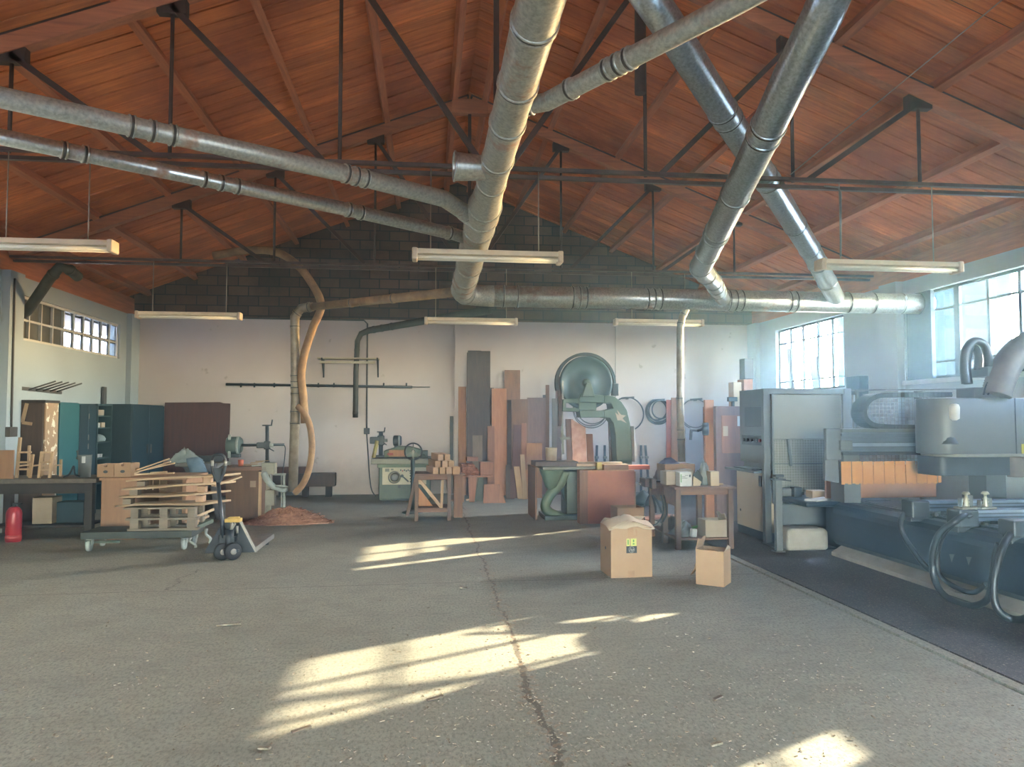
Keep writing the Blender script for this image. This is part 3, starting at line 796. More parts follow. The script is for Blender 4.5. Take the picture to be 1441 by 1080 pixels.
m = MB(); m.lathe([(.02, 0), (.13, .01), (.15, .06), (.12, .13), (.06, .17), (.02, .19)], (-5.8, 13.55, 1.202), n=12); single(m, 'rag_bundle', 'rag_grey', 'bundled pale rags on the third shelf of the open cupboard', 'rags')
m = MB(); m.lathe([(.02, 0), (.11, .01), (.12, .05), (.09, .10), (.03, .13)], (-5.76, 13.78, 1.202), n=12); single(m, 'rag_bundle', 'tarp_pale', 'smaller greenish rag bundle on the third cupboard shelf', 'rags')
for i, y in enumerate((13.45, 13.56, 13.68)):
    m = MB(); m.lathe([(.03, 0), (.038, .06), (.032, .06), (.026, .01)], (-5.68, y, .932), n=12); single(m, 'cup', 'label_white', 'small white cup on the fourth shelf of the open cupboard', 'cup', 'white cups in the cupboard')
m = MB(); m.lathe([(.09, 0), (.11, .26), (.1, .26), (.08, .02)], (-5.76, 13.7, .502), n=16); single(m, 'pail', 'bucket_grey', 'grey pail on the lowest visible shelf of the open cupboard', 'pail')
t = thing('cupboard', 'wide dark teal double cupboard in the far left corner', 'cupboard', (-5.8, 14.9, 0))
XF2 = -5.27
m = MB(); m.bb((-6.02, 13.98, 0), (XF2 - .025, 15.6, 1.87)); m.build('body', 'dark_teal_paint', t, .006)
for y0, y1 in ((13.99, 14.78), (14.8, 15.59)):
    m = MB(); m.bb((XF2 - .025, y0, .06), (XF2, y1, 1.85)); d = m.build('door', 'dark_teal_paint', t, .005)
    yh = y1 - .08 if y0 < 14.5 else y0 + .08
    m = MB(); m.bb((XF2, yh - .01, .95), (XF2 + .025, yh + .01, 1.12)); m.build('handle', 'conduit_dark', d)
m = MB(); m.bb((-6.02, 14.5, 1.87), (-5.98, 14.62, 2.2)); single(m, 'offcut', 'conduit_dark', 'dark narrow offcut standing on the corner cupboard against the wall', 'board')
# maroon sheet leaning in the corner
a, b = PY(231, 568, 15.9), PY(323, 568, 15.9)
m = MB(); m.prism([(a.x, .0), (b.x, .0), (b.x, a.z), ((a.x + b.x) / 2 + .5, a.z + .01), ((a.x + b.x) / 2 + .45, a.z + .03), (a.x, a.z + .02)], -.03, (0, 15.9, 0), (1, 0, 0), V((0, .02, 1)).normalized())
single(m, 'sheet_board', 'maroon_board', 'large maroon sheet board leaning on the back wall beside the corner cupboard', 'board')
# peg rack on the left wall
t = thing('peg_rack', 'wall rack with five slanted metal pegs above the wardrobe', 'rack', (XL, 12.4, 2.1))
ya, yb2 = PX(24, 546, XL + .02), PX(86, 553, XL + .02)
m = MB(); m.bar(ya, yb2, .03, .05, up=(0, 0, 1)); m.build('rail', 'conduit_dark', t)
for px in (40, 50, 60, 70, 80):
    q = PX(px, 549 + (px - 40) * .06, XL + .03); m = MB(); m.cyl(q, q + V((.34, .1, .14)), .012, n=8); m.build('peg', 'conduit_dark', t)

# left bench
BY0, BY1, BZ = 10.55, 11.3, .80
t = thing('workbench', 'old dark workbench by the left wall with stools and bucket on top', 'bench', (-5.2, 10.9, 0))
m = MB(); m.bb((-6.0, BY0, BZ - .06), (-4.42, BY1, BZ)); m.build('top', 'bench_top_wood', t, .006)
for x, y in ((-5.86, BY0 + .06), (-4.52, BY0 + .06), (-5.86, BY1 - .08), (-4.52, BY1 - .08)):
    m = MB(); m.bb((x - .05, y - .05, 0), (x + .05, y + .05, BZ - .06)); m.build('leg', 'dark_brown', t, .004)
m = MB(); m.bb((-5.8, BY0 + .05, BZ - .2), (-4.58, BY0 + .08, BZ - .06)); m.build('apron', 'dark_brown', t)
m = MB(); m.bb((-5.8, BY0 + .1, .14), (-4.58, BY1 - .14, .17)); m.build('shelf', 'dark_brown', t)
p0 = PY(46, 694, 10.8); p1 = PY(74, 694, 10.8)
m = MB(); m.bb((p0.x, 10.8, .172), (p1.x, 11.08, .53)); single(m, 'carton', 'cardboard_grey', 'pale carton on the lower shelf of the left workbench', 'box', bevel=.006)
p0 = PY(80, 694, 10.85); p1 = PY(118, 694, 10.85)
m = MB(); m.bb((p0.x, 10.85, .172), (p1.x, 11.1, .46)); single(m, 'tool_chest', 'dark_teal_paint', 'dark blue chest beside the carton under the left workbench', 'chest', bevel=.01)
# fire extinguisher
cx = PY(19.5, 735, 10.42)
t = thing('fire_extinguisher', 'red fire extinguisher standing before the left workbench leg', 'extinguisher', (cx.x, 10.42, 0))
m = MB(); m.lathe([(.085, 0), (.092, .01), (.092, .36), (.085, .40), (.06, .44), (.03, .455)], (cx.x, 10.42, 0), n=24); m.build('cylinder', 'fire_red', t)
m = MB(); m.lathe([(.0925, .03), (.0935, .03), (.0935, .09), (.0925, .09)], (cx.x, 10.42, 0), n=24); m.build('worn_band', 'fire_red_dirty', t)
m = MB(); m.cyl((cx.x, 10.42, .45), (cx.x, 10.42, .49), .022, n=12); m.bb((cx.x - .02, 10.40, .48), (cx.x + .09, 10.44, .5)); m.build('valve', 'black_plastic', t)
# unfinished chair frames and board on the bench
def ladder(name, label, px0, px1, pyt, pyt2, rungs, Y, mat):
    a, b = PY(px0, pyt, Y), PY(px1, pyt2, Y); t = thing(name, label, 'frame', ((a.x + b.x) / 2, Y, BZ))
    for q, pyq in ((a, pyt), (b, pyt2)):
        m = MB(); m.bar((q.x, Y, BZ + .002), (q.x, Y + .06, q.z), .035, .035, up=(0, 1, 0)); m.build('upright', mat, t, .003)
        m = MB(); m.bar((q.x, Y + .3, BZ + .002), (q.x, Y + .3, q.z - .12), .032, .032, up=(0, 1, 0)); m.build('upright', mat, t, .003)
        m = MB(); m.bar((q.x, Y + .02, BZ + .16), (q.x, Y + .3, BZ + .16), .02); m.build('side_rung', mat, t)
    for py in rungs:
        z = PY(px0, py, Y).z; m = MB(); m.bar((a.x, Y + .02, z), (b.x, Y + .02, z), .028, .024); m.build('rung', mat, t, .002)
    return t
ladder('stool_frame', 'unfinished wooden stool frame, tall left one on the left workbench', 25, 43, 616, 640, (637, 651, 661), 10.75, 'pale_wood_z')
ladder('stool_frame', 'unfinished wooden stool frame, second one on the left workbench', 56, 71, 636, 636, (637, 651, 662), 10.7, 'pale_wood_z')
a = PY(-30, 634, 10.62); b = PY(19, 640, 10.62)
m = MB(); m.bb((-5.98, 10.62, BZ), (b.x, 10.65, a.z)); single(m, 'plywood_sheet', 'chipboard', 'brown plywood sheet standing on the left workbench beside the stool frames', 'board', bevel=.003)
q = PY(119, 671, 10.8)
t = thing('bucket', 'tall grey tapered bucket with white label on the left workbench', 'bucket', (q.x + .0, 10.8, BZ))
m = MB(); m.lathe([(.07, 0), (.075, .005), (.085, .30), (.09, .305), (.082, .305), (.07, .02)], (q.x, 10.8, BZ), n=20); m.build('body', 'bucket_grey', t)
m = MB(); m.bb((q.x - .005, 10.8 - .0862, BZ + .2), (q.x + .04, 10.8 - .079, BZ + .29)); m.build('label', 'label_white', t)
m = MB(); q = PY(100, 668, 10.7); m.tube(spline([(q.x - .1, 10.7, BZ + .01), (q.x - .03, 10.72, BZ + .05), (q.x + .04, 10.68, BZ + .16), (q.x + .05, 10.7, BZ + .05), (q.x + .1, 10.74, BZ + .012)], 5), .012, 8); single(m, 'cable', 'black_rubber', 'black cable lying on the left workbench before the teal cupboard', 'cable')

# chipboard desk behind the cart
DX0, DX1, DY0, DY1, DZ = -4.30, -3.22, 10.42, 11.3, .82
t = thing('desk', 'chipboard desk behind the loaded cart', 'desk', ((DX0 + DX1) / 2, 10.8, 0))
m = MB(); m.bb((DX0 - .02, DY0 - .03, DZ - .035), (DX1 + .03, DY1, DZ)); m.build('top', 'chipboard', t, .004)
m = MB(); m.bb((DX0, DY0, 0), (DX0 + .45, DY1 - .02, DZ - .035)); m.build('pedestal', 'chipboard', t, .004)
m = MB(); m.bb((DX1 - .05, DY0, 0), (DX1, DY1 - .02, DZ - .035)); m.build('side_panel', 'chipboard', t, .004)
m = MB(); m.bb((DX0 + .45, DY1 - .06, .3), (DX1 - .05, DY1 - .04, DZ - .035)); m.build('back_panel', 'chipboard_dark', t)
for i in range(4):
    x = DX0 + .47 + i * .085
    m = MB(); m.bb((x, DY0 + .02, DZ - .17), (x + .012, DY0 + .3, DZ - .035)); m.build('divider', 'pale_wood_z', t)
def crate(px0, px1, py0, py1, Y, label):
    a, b = PY(px0, py0, Y), PY(px1, py1, Y); h = a.z - DZ; global DZ_; DZ_ = DZ + .002
    t = thing('cardboard_tray', label, 'box', ((a.x + b.x) / 2, Y + .15, DZ)); w = b.x - a.x; xm = (a.x + b.x) / 2
    m = MB(); n = .035
    m.prism([(a.x, 0), (b.x, 0), (b.x, h), (xm + n, h), (xm + n * .6, h - .035), (xm - n * .6, h - .035), (xm - n, h), (a.x, h)], -.006, (0, Y, DZ_))
    m.bb((a.x, Y + .006, DZ_), (a.x + .006, Y + .3, DZ + h)); m.bb((b.x - .006, Y + .006, DZ_), (b.x, Y + .3, DZ + h)); m.bb((a.x + .006, Y + .294, DZ_), (b.x - .006, Y + .3, DZ + h)); m.bb((a.x + .006, Y + .006, DZ_), (b.x - .006, Y + .294, DZ + .006))
    m.build('tray', 'cardboard', t)
    m = MB(); m.prism([(xm + .03 * math.cos(k * PI / 6), DZ + h * .42 + .02 * math.sin(k * PI / 6)) for k in range(12)], -.002, (0, Y - .001, 0)); m.build('hand_hole', 'black_plastic', t)
crate(137, 160, 654, 669, 10.52, 'left cardboard tray with a hand hole on the chipboard desk')
crate(161, 184, 653, 669, 10.50, 'right cardboard tray with a hand hole on the chipboard desk')
for i, (pa, pb, dz) in enumerate((((190, 668), (245, 666), .012), ((190, 666), (240, 650), .03), ((192, 662), (238, 646), .05), ((194, 664), (246, 652), .022))):
    A = PY(pa[0], pa[1], 10.5 + .09 * i); B = PY(pb[0], pb[1], 10.55 + .09 * i); A.z = max(A.z, DZ + dz)
    m = MB(); m.bar(A, B, .08, .018, up=(0, 0, 1)); single(m, 'slat', 'pale_wood', ('flat pale slat along the front edge of the chipboard desk', 'lowest sloping pale slat piled on the chipboard desk', 'topmost sloping pale slat piled on the chipboard desk', 'middle sloping pale slat piled on the chipboard desk')[i], 'slat', bevel=.002)
A = PY(212, 667, 10.42); m = MB(); m.bar(A + V((0, 0, .012)), A + V((.2, .02, .02)), .05, .02); single(m, 'offcut', 'pale_wood', 'short bright offcut at the front edge of the chipboard desk', 'offcut')
# pile of tarpaulin
def heap(name, label, cat, c, rx, ry, h, mat, seed, n=14, mm=24, rough=.25, kind=None, bottom=0.0):
    rnd = random.Random(seed); m = MB(); ph = [rnd.uniform(0, 6.28) for _ in range(6)]
    vs = []; fs = []
    for i in range(n + 1):
        u = i / n
        for j in range(mm):
            a = 2 * PI * j / mm
            k = 1 + rough * (.5 * math.sin(3 * a + ph[0]) + .3 * math.sin(5 * a + ph[1]) + .25 * rnd.uniform(-1, 1))
            hh = h * (1 - u ** 1.6) * (1 + rough * .8 * math.sin(4 * a + ph[2] + u * 5) + rough * rnd.uniform(-.6, .6)) if i else h
            vs.append((c[0] + rx * u * k * math.cos(a), c[1] + ry * u * k * math.sin(a), c[2] + (max(hh, 0) if i < n else 0)))
    for i in range(n):
        for j in range(mm): fs.append((i * mm + j, i * mm + (j + 1) % mm, (i + 1) * mm + (j + 1) % mm, (i + 1) * mm + j))
    fs.append(tuple(n * mm + j for j in reversed(range(mm))))
    m.add(vs, fs, True)
    if kind == 'stuff':
        for _ in range(420):                                          # loose flakes lying on the heap
            q = vs[rnd.randrange(mm, len(vs))]; s = rnd.uniform(.012, .035)
            m.box(V(q) + V((rnd.uniform(-.04, .04), rnd.uniform(-.04, .04), .008)), (s * 1.8, s * .8, s * .25), (rnd.uniform(-.5, .5), rnd.uniform(-.5, .5), rnd.uniform(0, PI)))
    return single(m, name, mat, label, cat, kind=kind, origin=c)
# dark jointer bench behind desk and jack
JX0, JX1, JY = PY(246, 650, 12.3).x, PY(313, 650, 12.3).x, 12.3
t = thing('jointer', 'long dark planing machine behind the pallet jack', 'machine', ((JX0 + JX1) / 2, JY + .2, 0))
m = MB(); m.bb((JX0, JY, .84), (JX1, JY + .5, .90)); m.build('table', 'cast_iron', t, .006)
m = MB(); m.prism([(JX0 + .15, .0), (JX1 - .1, .0), (JX1 - .2, .55), (JX1 - .05, .84), (JX0 + .1, .84), (JX0 + .3, .55)], -.42, (0, JY + .04, 0)); m.build('stand', 'conduit_dark', t, .01)
m = MB(); m.bb((JX0 + .2, JY + .36, .90), (JX1 - .1, JY + .40, 1.0)); m.build('fence', 'feeder_dark', t, .004)
a, b = PY(283, 653, 12.2), PY(302, 672, 12.2)
m = MB(); m.bb((a.x, 12.22, b.z), (b.x, 12.30, a.z)); m.build('switch_panel', 'grey_panel', t, .006)
heap('tarpaulin', 'crumpled pale tarpaulin heaped on the planing machine behind the desk', 'tarpaulin', (PY(262, 650, 12.5).x, 12.45, .902), .28, .12, .19, 'tarp_pale', 3)
m = MB(); a = PY(255, 640, 12.25)
rows = []
for i in range(9):
    u = i / 8; row = []
    for j in range(5):
        w = j / 4; px = 262 + 20 * w + u * 8 + 14 * u * w; py = 646 + 32 * u - 4 * math.sin(w * PI) + 2 * math.sin(u * 9 + j)
        row.append(PY(px, py, 12.2 - .10 * math.sin(u * PI * .6) - .015 * math.sin(j * 2.3 + i)))
    rows.append(row)
m.sheet(rows, .008); single(m, 'hanging_tarpaulin', 'tarp_blue', 'blue-grey tarpaulin hanging off the machine edge beside the pale one', 'tarpaulin')
for (px, py, r, lab, mt) in ((248, 632, .05, 'small pale upright knob on the tarpaulin heap', 'cardboard_grey'), (262, 640, .045, 'pale paper cup on the planing machine', 'cardboard_pale')):
    q = PY(px, py + 8, 12.6); m = MB(); m.lathe([(r * .7, 0), (r, .04), (r * .9, .09), (r * .4, .12)], (q.x, 12.78, .9), n=14); single(m, 'jar', mt, lab, 'jar')

# cart
CY0, CY1, CZ = 9.5, 10.0, .235
cx0, cx1 = PY(113, 748, CY0).x, PY(270, 748, CY0).x
t = thing('platform_cart', 'low dark green trolley loaded with stacked boards', 'cart', ((cx0 + cx1) / 2, (CY0 + CY1) / 2, 0))
m = MB(); m.bb((cx0, CY0, CZ - .085), (cx1, CY1, CZ)); m.build('deck', 'cart_dark', t, .008)
for x, y in ((cx0 + .09, CY0 + .05), (cx0 + .09, CY1 - .08), (cx1 - .1, CY0 + .05), (cx1 - .1, CY1 - .05)):
    m = MB(); m.bb((x - .035, y - .03, .08), (x - .028, y + .03, CZ - .085)); m.bb((x + .028, y - .03, .08), (x + .035, y + .03, CZ - .085)); m.bb((x - .035, y - .03, CZ - .1), (x + .035, y + .03, CZ - .085)); fk = m.build('caster_fork', 'caster_pale', t)
    m = MB(); m.lathe([(.03, -.022), (.06, -.02), (.065, 0), (.06, .02), (.03, .022)], (x, y - .01, .065), (1, 0, 0), 18); m.build('wheel', 'caster_pale', fk)
m = MB(); m.bb((cx0 + .03, CY0 + .06, .045), (cx0 + .1, CY0 + .13, CZ - .085)); m.build('post', 'cart_green', t, .005)
m = MB(); m.bb((cx0 + .1, CY0 + .08, .09), (cx0 + .42, CY0 + .1, .115)); m.build('rail', 'cart_green', t)
# sloping end bracket
m = MB(); A = PY(270, 743, 9.7); B = PY(293, 733, 10.0); m.bar(A, B, .16, .05); m.build('end_rest', 'cart_green', t, .006)
m = MB(); m.bar(A + V((-.02, 0, .04)), B + V((.0, 0, .06)), .03, .03); m.bar(PY(277, 727, 9.75), PY(301, 717, 9.95), .02, .03); m.bar(PY(277, 727, 9.75), PY(278, 742, 9.75), .025, .025); m.bar(PY(268, 732, 9.7), PY(269, 745, 9.7), .025, .025); m.build('end_bracket', 'pale_wood_y', t)
for pts in (((269, 756), (267, 762), (275, 768), (272, 775)), ((291, 744), (290, 752), (296, 758), (295, 765))):
    m = MB(); m.tube(spline([PY(px, py, 9.68 if pts[0][0] < 280 else 9.95) for px, py in pts], 4), .018, 8); m.build('bent_leg', 'caster_pale', t)
# stack on the cart: a small pallet, spacers and loose boards
def pal(label, CZ=CZ + .002):
    t = thing('pallet', label, 'pallet', ((cx0 + cx1) / 2, 9.75, CZ))
    xs = (PY(190, 730, 9.55).x, PY(231, 730, 9.55).x, PY(270, 730, 9.55).x)
    for x in xs:
        for y in (9.57, 9.88):
            m = MB(); m.bb((x - .05, y - .05, CZ + .03), (x + .05, y + .05, CZ + .13)); m.build('block', 'grey_wood', t, .003)
            m = MB(); m.bb((x - .045, y - .045, CZ + .155), (x + .045, y + .045, CZ + .265)); m.build('block', 'grey_wood', t, .003)
    for y in (9.57, 9.88):
        m = MB(); m.bb((xs[0] - .08, y - .05, CZ), (xs[2] + .08, y + .05, CZ + .03)); m.build('runner', 'grey_wood', t)
        m = MB(); m.bb((xs[0] - .1, y - .055, CZ + .13), (xs[2] + .08, y + .055, CZ + .155)); m.build('runner', 'grey_wood', t)
    for y in (9.54, 9.65, 9.76, 9.87):
        m = MB(); m.bb((xs[0] - .12, y - .045, CZ + .265), (xs[2] + .05, y + .045, CZ + .285)); m.build('deck_board', 'grey_wood', t)
pal('grey wooden pallet at the bottom of the cart stack')
ST = [((162, 719), (288, 712), (304, 706)), ((165, 706), (290, 703), (325, 696)), ((168, 693), (298, 692), (336, 688)), ((176, 689), (304, 680), (338, 672))]
zb = [CZ + .295, CZ + .40, CZ + .505, CZ + .60]
NM = ['lowest warped wide board in the cart stack', 'second warped wide board from the bottom of the cart stack', 'third warped wide board of the cart stack, under the top one', 'topmost wide board of the cart stack, rising to the right']
for i, z in enumerate(zb):
    xa = PY(ST[i][0][0], 700, 9.5).x; xb = PY(ST[i][1][0], 700, 9.5).x
    m = MB(); rows = []
    for r_ in range(4):
        row = []
        for k in range(9):
            u = k / 8; x = xa + (xb - xa) * u + r_ * .07
            row.append((x + .02 * math.sin(r_ * 3 + i), 9.5 + r_ * .125 - .0 * u, z + .012 + (.02 + .012 * i) * u + .010 * math.sin(u * 5 + i * 2) * (1 - r_ / 5)))
        rows.append(row)
    m.sheet(rows, .022); single(m, 'wide_board', 'pale_wood', NM[i], 'board')
    if i < 3:
        for k, (fx, mt) in enumerate(((.12 + .05 * i, 'grey_wood'), (.93, 'block_wood'))):
            x = xa + (xb - xa) * fx; zz = z + .028 + (.02 + .012 * i) * fx
            m = MB(); m.bb((x - .05, 9.53 + .02 * k, zz), (x + .045, 9.66, zb[i + 1] + .0 + (.012 * (i + 1) + .02) * fx - .012)); single(m, 'spacer_block', mt, ('spacer block at the left end of the cart stack, ', 'pale spacer block at the right end of the cart stack, ')[k] + ('lowest gap', 'middle gap', 'top gap')[i], 'block', bevel=.002)
m = MB(); q = PY(318, 672, 9.8)
for k in range(1):
    m.bar(PY(300, 684, 9.9) + V((0, 0, 0)), PY(338, 671, 10.15), .10, .02)
single(m, 'narrow_board', 'pale_wood', 'narrow pale board poking out to the right behind the pallet jack handle', 'board')

# pallet jack (facing the viewer, forks pointing away)
JP = V((PY(323, 790, 8.78).x - .02, 8.78, 0))
t = thing('pallet_jack', 'black hand pallet jack with upright handle, beside the cart', 'pallet jack', tuple(JP))
def J(x, y, z): return JP + V((x, y, z))
hw = .29
m = MB(); m.prism([(-hw, .06), (hw, .06), (hw - .01, .1), (.09, .45), (-.07, .45), (-hw + .01, .1)], -.03, J(0, .12, 0)); m.build('front_plate', 'jack_black', t, .004)
m = MB(); m.bar(J(hw, .10, .07), J(.095, .10, .45), .02, .045, up=(0, 1, 0)); m.build('bright_edge', 'jack_steel', t)
for s in (-1, 1):
    m = MB(); x0 = s * .20
    m.prism([(x0 - .08, .06), (x0 + .08, .06), (x0 + .08, .12), (x0 - .08, .12)], -1.0, J(0, .15, 0)); m.prism([(x0 - .055, .05), (x0 + .055, .05), (x0 + .04, .06), (x0 - .04, .06)], -.12, J(0, 1.15, 0)); f = m.build('fork', 'jack_steel' if s > 0 else 'jack_black', t, .006)
    m = MB(); m.lathe([(.02, -.04), (.036, -.04), (.038, 0), (.036, .04), (.02, .04)], J(x0, 1.0, .038), (1, 0, 0), 16); m.build('load_roller', 'black_rubber', f)
m = MB(); m.bb(J(-.06, .0, .2), J(.07, .12, .26)); m.cyl(J(0, .04, .1), J(0, .04, .34), .055, .05, 18); m.cyl(J(.06, .08, .26), J(.06, .08, .40), .03, n=14); m.build('pump', 'jack_black', t)
m = MB(); m.bb(J(-.05, .02, .42), J(.12, .14, .46)); m.bb(J(-.02, .05, .455), J(.1, .12, .475)); m.build('pump_cap', 'jack_yellow', t, .005)
m = MB(); m.cyl(J(.03, .02, .34), J(.03, .02, .42), .018, n=12); m.bar(J(.05, -.02, .36), J(.08, -.02, .42), .02); m.cyl(J(.1, .0, .3), J(.1, .0, .38), .012, n=8); m.build('lever_pin', 'jack_steel', t)
m = MB(); m.bb(J(-.12, -.01, .09), J(.12, .03, .12)); m.build('axle', 'jack_black', t)
for x in (-.07, .045):
    m = MB(); m.lathe([(.04, -.026), (.088, -.025), (.096, -.015), (.096, .015), (.088, .025), (.04, .026)], J(x + .01, .0, .096), V((.55, -.84, 0)) if x > 0 else V((.55, -.84, 0)), 28); w = m.build('wheel', 'black_rubber', t)
    m = MB(); m.lathe([(.012, -.03), (.034, -.03), (.036, -.02), (.036, .02), (.034, .03), (.012, .03)], J(x + .01, .0, .096), V((.55, -.84, 0)), 20); m.build('hub', 'jack_steel', w)
hb = J(-.06, .03, .25); ht = PY(307, 679, 8.8)
m = MB(); m.tube([hb, hb.lerp(ht, .25), ht], [.032, .024, .023], 14); m.build('shaft', 'jack_black', t)
m = MB(); m.bb(hb + V((-.05, -.03, -.08)), hb + V((.05, .05, .04))); m.build('handle_yoke', 'jack_black', t, .012)
gc = PY(307.5, 655, 8.8)
k = .0085
def G(px, py): return PY(px, py, 8.8)
m = MB(); m.tube(spline([G(307, 680), G(301, 668), G(298, 656), G(298.5, 646), G(303, 640.5), G(312, 640.5), G(316.5, 646), G(317, 656), G(314, 668), G(308, 680)], 5), .017, 10); m.build('grip_loop', 'jack_black', t)
m = MB(); m.prism([(gc.x - .05, G(300, 659).z), (gc.x + .05, G(300, 659).z), (gc.x + .012, G(300, 681).z), (gc.x - .014, G(300, 681).z)], -.03, (0, 8.785, 0)); m.build('grip_web', 'jack_black', t)
for px in (298.5, 317):
    m = MB(); m.cyl(G(px, 648), G(px, 656), .019, n=12); m.build('chrome_sleeve', 'jack_steel', t)
m = MB(); m.bar(G(304, 660), G(315, 652), .014, .02); m.build('release_lever', 'grey_panel', t)

# covered sanding table with power feeder
SX0, SX1, SY = PY(318, 665, 11.9).x, PY(364, 665, 11.9).x, 11.9
t = thing('sanding_bench', 'brown boarded machine bench between pallet jack and drop pipe', 'machine', ((SX0 + SX1) / 2, SY + .3, 0))
m = MB(); m.bb((SX0, SY, 0), (SX1, SY + .55, .80)); m.build('cabinet', 'chipboard_dark', t, .004)
m = MB(); m.bb((SX1 + .003, SY - .01, .02), (SX1 + .045, SY + .03, .78)); m.build('corner_batten', 'pale_wood_z', t)
m = MB(); m.bb((SX0 - .05, SY - .04, .80), (SX1 + .12, SY + .6, .86)); m.build('table', 'old_wood_x', t, .004)
a, b = PY(352, 677, SY), PY(360, 686, SY)
m = MB(); m.bb((a.x, SY - .004, b.z), (b.x, SY, a.z)); m.build('notice', 'cardboard_grey', t)
m = MB(); a = PY(372, 668, 11.85)
m.tube(spline([PY(371, 666, 11.85), PY(376, 676, 11.82), PY(386, 686, 11.8), PY(398, 691, 11.8), PY(404, 688, 11.82)], 5), [.05] * 6 + [.045] * 5 + [.03] * 10, 12); m.build('guard_arm', 'caster_pale', t)
m = MB(); rect(m, 375, 690, 386, 712, 11.85, .12); rect(m, 373, 690, 375.5, 735, 11.85, .03); m.build('switch_box', 'old_cream', t, .006)
m = MB(); rect(m, 368, 652, 386, 668, 11.86, .2); rect(m, 371, 735, 383, 742, 11.86, .2); m.bar(PY(378, 668, 11.95), PY(378, 738, 11.95), .07, .07); m.build('stand', 'old_cream', t, .006)
m = MB(); m.bar(PY(384, 668, 11.9), PY(402, 668, 11.9), .03); m.bar(PY(400, 668, 11.9), PY(400, 714, 11.9), .03); m.bar(PY(396, 668, 11.92), PY(396, 714, 11.92), .018); m.build('side_frame', 'caster_pale', t)
m = MB(); m.ring(PY(394, 686, 11.88), (0, .25, 1), .11, .018); m.build('hoop', 'caster_pale', t)
# power feeder on it
def feeder(t, F, Y, motor, arm_y, col_x, col_top, col_bot, arm_end, k=1.0, mats=('motor_green', 'feeder_dark')):
    m = MB(); a, b = F(motor[0], motor[2]), F(motor[1], motor[3]); r = (a.z - b.z) / 2 * .86; zc = (a.z + b.z) / 2
    m.lathe([(r * .5, 0), (r * .9, .01), (r, .03), (r, (b.x - a.x) - .03), (r * .8, (b.x - a.x))], (a.x, Y, zc), (1, 0, 0), 20); mo = m.build('motor', mats[0], t)
    m = MB(); m.lathe([(r * .6, -.02), (r * 1.02, -.02), (r * 1.02, .02), (r * .6, .02)], (b.x - .05, Y, zc), (1, 0, 0), 20); m.build('end_bell', 'caster_pale', mo)
    m = MB(); m.bb((a.x + .03, Y - .06, b.z - .035), (b.x - .02, Y + .06, b.z + .02)); m.build('roller_box', mats[1], t, .006)
    c0, c1 = F(col_x, col_top), F(col_x, col_bot)
    m = MB(); m.cyl(c1, c0, .028 * k, n=14); m.build('column', mats[1], t)
    A = F(motor[1] - 2, arm_y); B = F(arm_end, arm_y - 1)
    m = MB(); m.cyl(A, B, .022 * k, n=12); m.build('arm', mats[1], t)
    q = F(col_x, arm_y)
    m = MB(); m.box(q, (.09 * k, .09 * k, .13 * k)); m.box(F(col_x - 8, arm_y), (.14 * k, .1 * k, .09 * k)); m.build('clamp', mats[1], t, .012)
    m = MB(); m.lathe([(.008, -.035), (.03, -.035), (.034, .035), (.008, .035)], q + V((.065 * k, -.01, 0)), (1, 0, 0), 14); m.build('lock_ring', 'caster_pale', t)
    m = MB(); m.lathe([(.012, 0), (.075, .004), (.08, .012), (.075, .022), (.012, .02)], c0, n=20); w = m.build('handwheel', mats[1], t)
    m = MB(); h = c0 + V((.07, -.02, .02)); m.cyl(h, h + V((.012, 0, .085)), .011, n=10); m.build('crank_knob', 'black_plastic', w)
    m = MB(); m.cyl(q + V((.03, -.05, -.04)), q + V((.12, -.07, -.09)), .009, n=8); m.build('lever', mats[1], t)
t = thing('power_feeder', 'grey-green power feeder with column and handwheel on the boarded machine bench', 'feeder', (PY(376, 655, 12.15).x, 12.15, .86))
FY = 12.15
F = lambda px, py: PY(px, py, FY)
m = MB(); q = F(376, 655); m.lathe([(.09, 0), (.09, .02), (.04, .05), (.03, .08)], (q.x, FY, .862), n=18); m.build('base', 'feeder_dark', t)
feeder(t, F, FY, (319, 340, 613, 641), 627, 376, 600, 652, 400)
m = MB(); rect(m, 321, 612, 324, 645, FY - .1, .03); m.build('bracket', 'caster_pale', t)
m = MB(); m.tube(spline([F(400, 627), F(401.5, 632), F(400, 650), PY(397, 672, 12.0), PY(397, 684, 11.95)], 5), .008, 8); m.build('cable', 'black_rubber', t)
q0, q1 = PY(354, 657, 11.9), PY(384, 654, 11.9)
m = MB(); m.bar((q0.x, 11.92, .875), (q1.x, 11.96, .888), .07, .018); single(m, 'painted_lath', 'label_white', 'bright white slat lying on the boarded machine bench', 'slat')
q = PY(339, 650, 12.0)
m = MB(); m.lathe([(.035, 0), (.045, .1), (.038, .1), (.03, .01)], (q.x, 12.0, .862), n=16); single(m, 'red_cup', 'brick_orange', 'orange-red cup on the boarded machine bench', 'cup')
rnd = random.Random(5)
for i in range(7):
    x = PY(345 + i * 4, 655, 12.05).x; y = 12.03 + rnd.uniform(-.04, .1)
    a = rnd.uniform(-.5, .5); L_ = rnd.uniform(.06, .12)
    m = MB(); m.bar((x - L_ * math.cos(a), y - L_ * math.sin(a) * .5, .868 + .012 * i), (x + L_ * math.cos(a), y + L_ * math.sin(a) * .5, .872 + .012 * i), .012, .01)
    single(m, 'wood_strip', 'pale_wood', 'thin loose strip in the tangle on the boarded machine bench', 'strip', 'loose strips on the machine bench')
# sawdust heap
hc = PZ(403, 735)
heap('sawdust_heap', 'heap of reddish sawdust on the floor below the drop pipe', 'sawdust', (hc.x + .04, hc.y - .06, 0), .64, .36, .20, 'sawdust', 11, 22, 60, .2, kind='stuff')
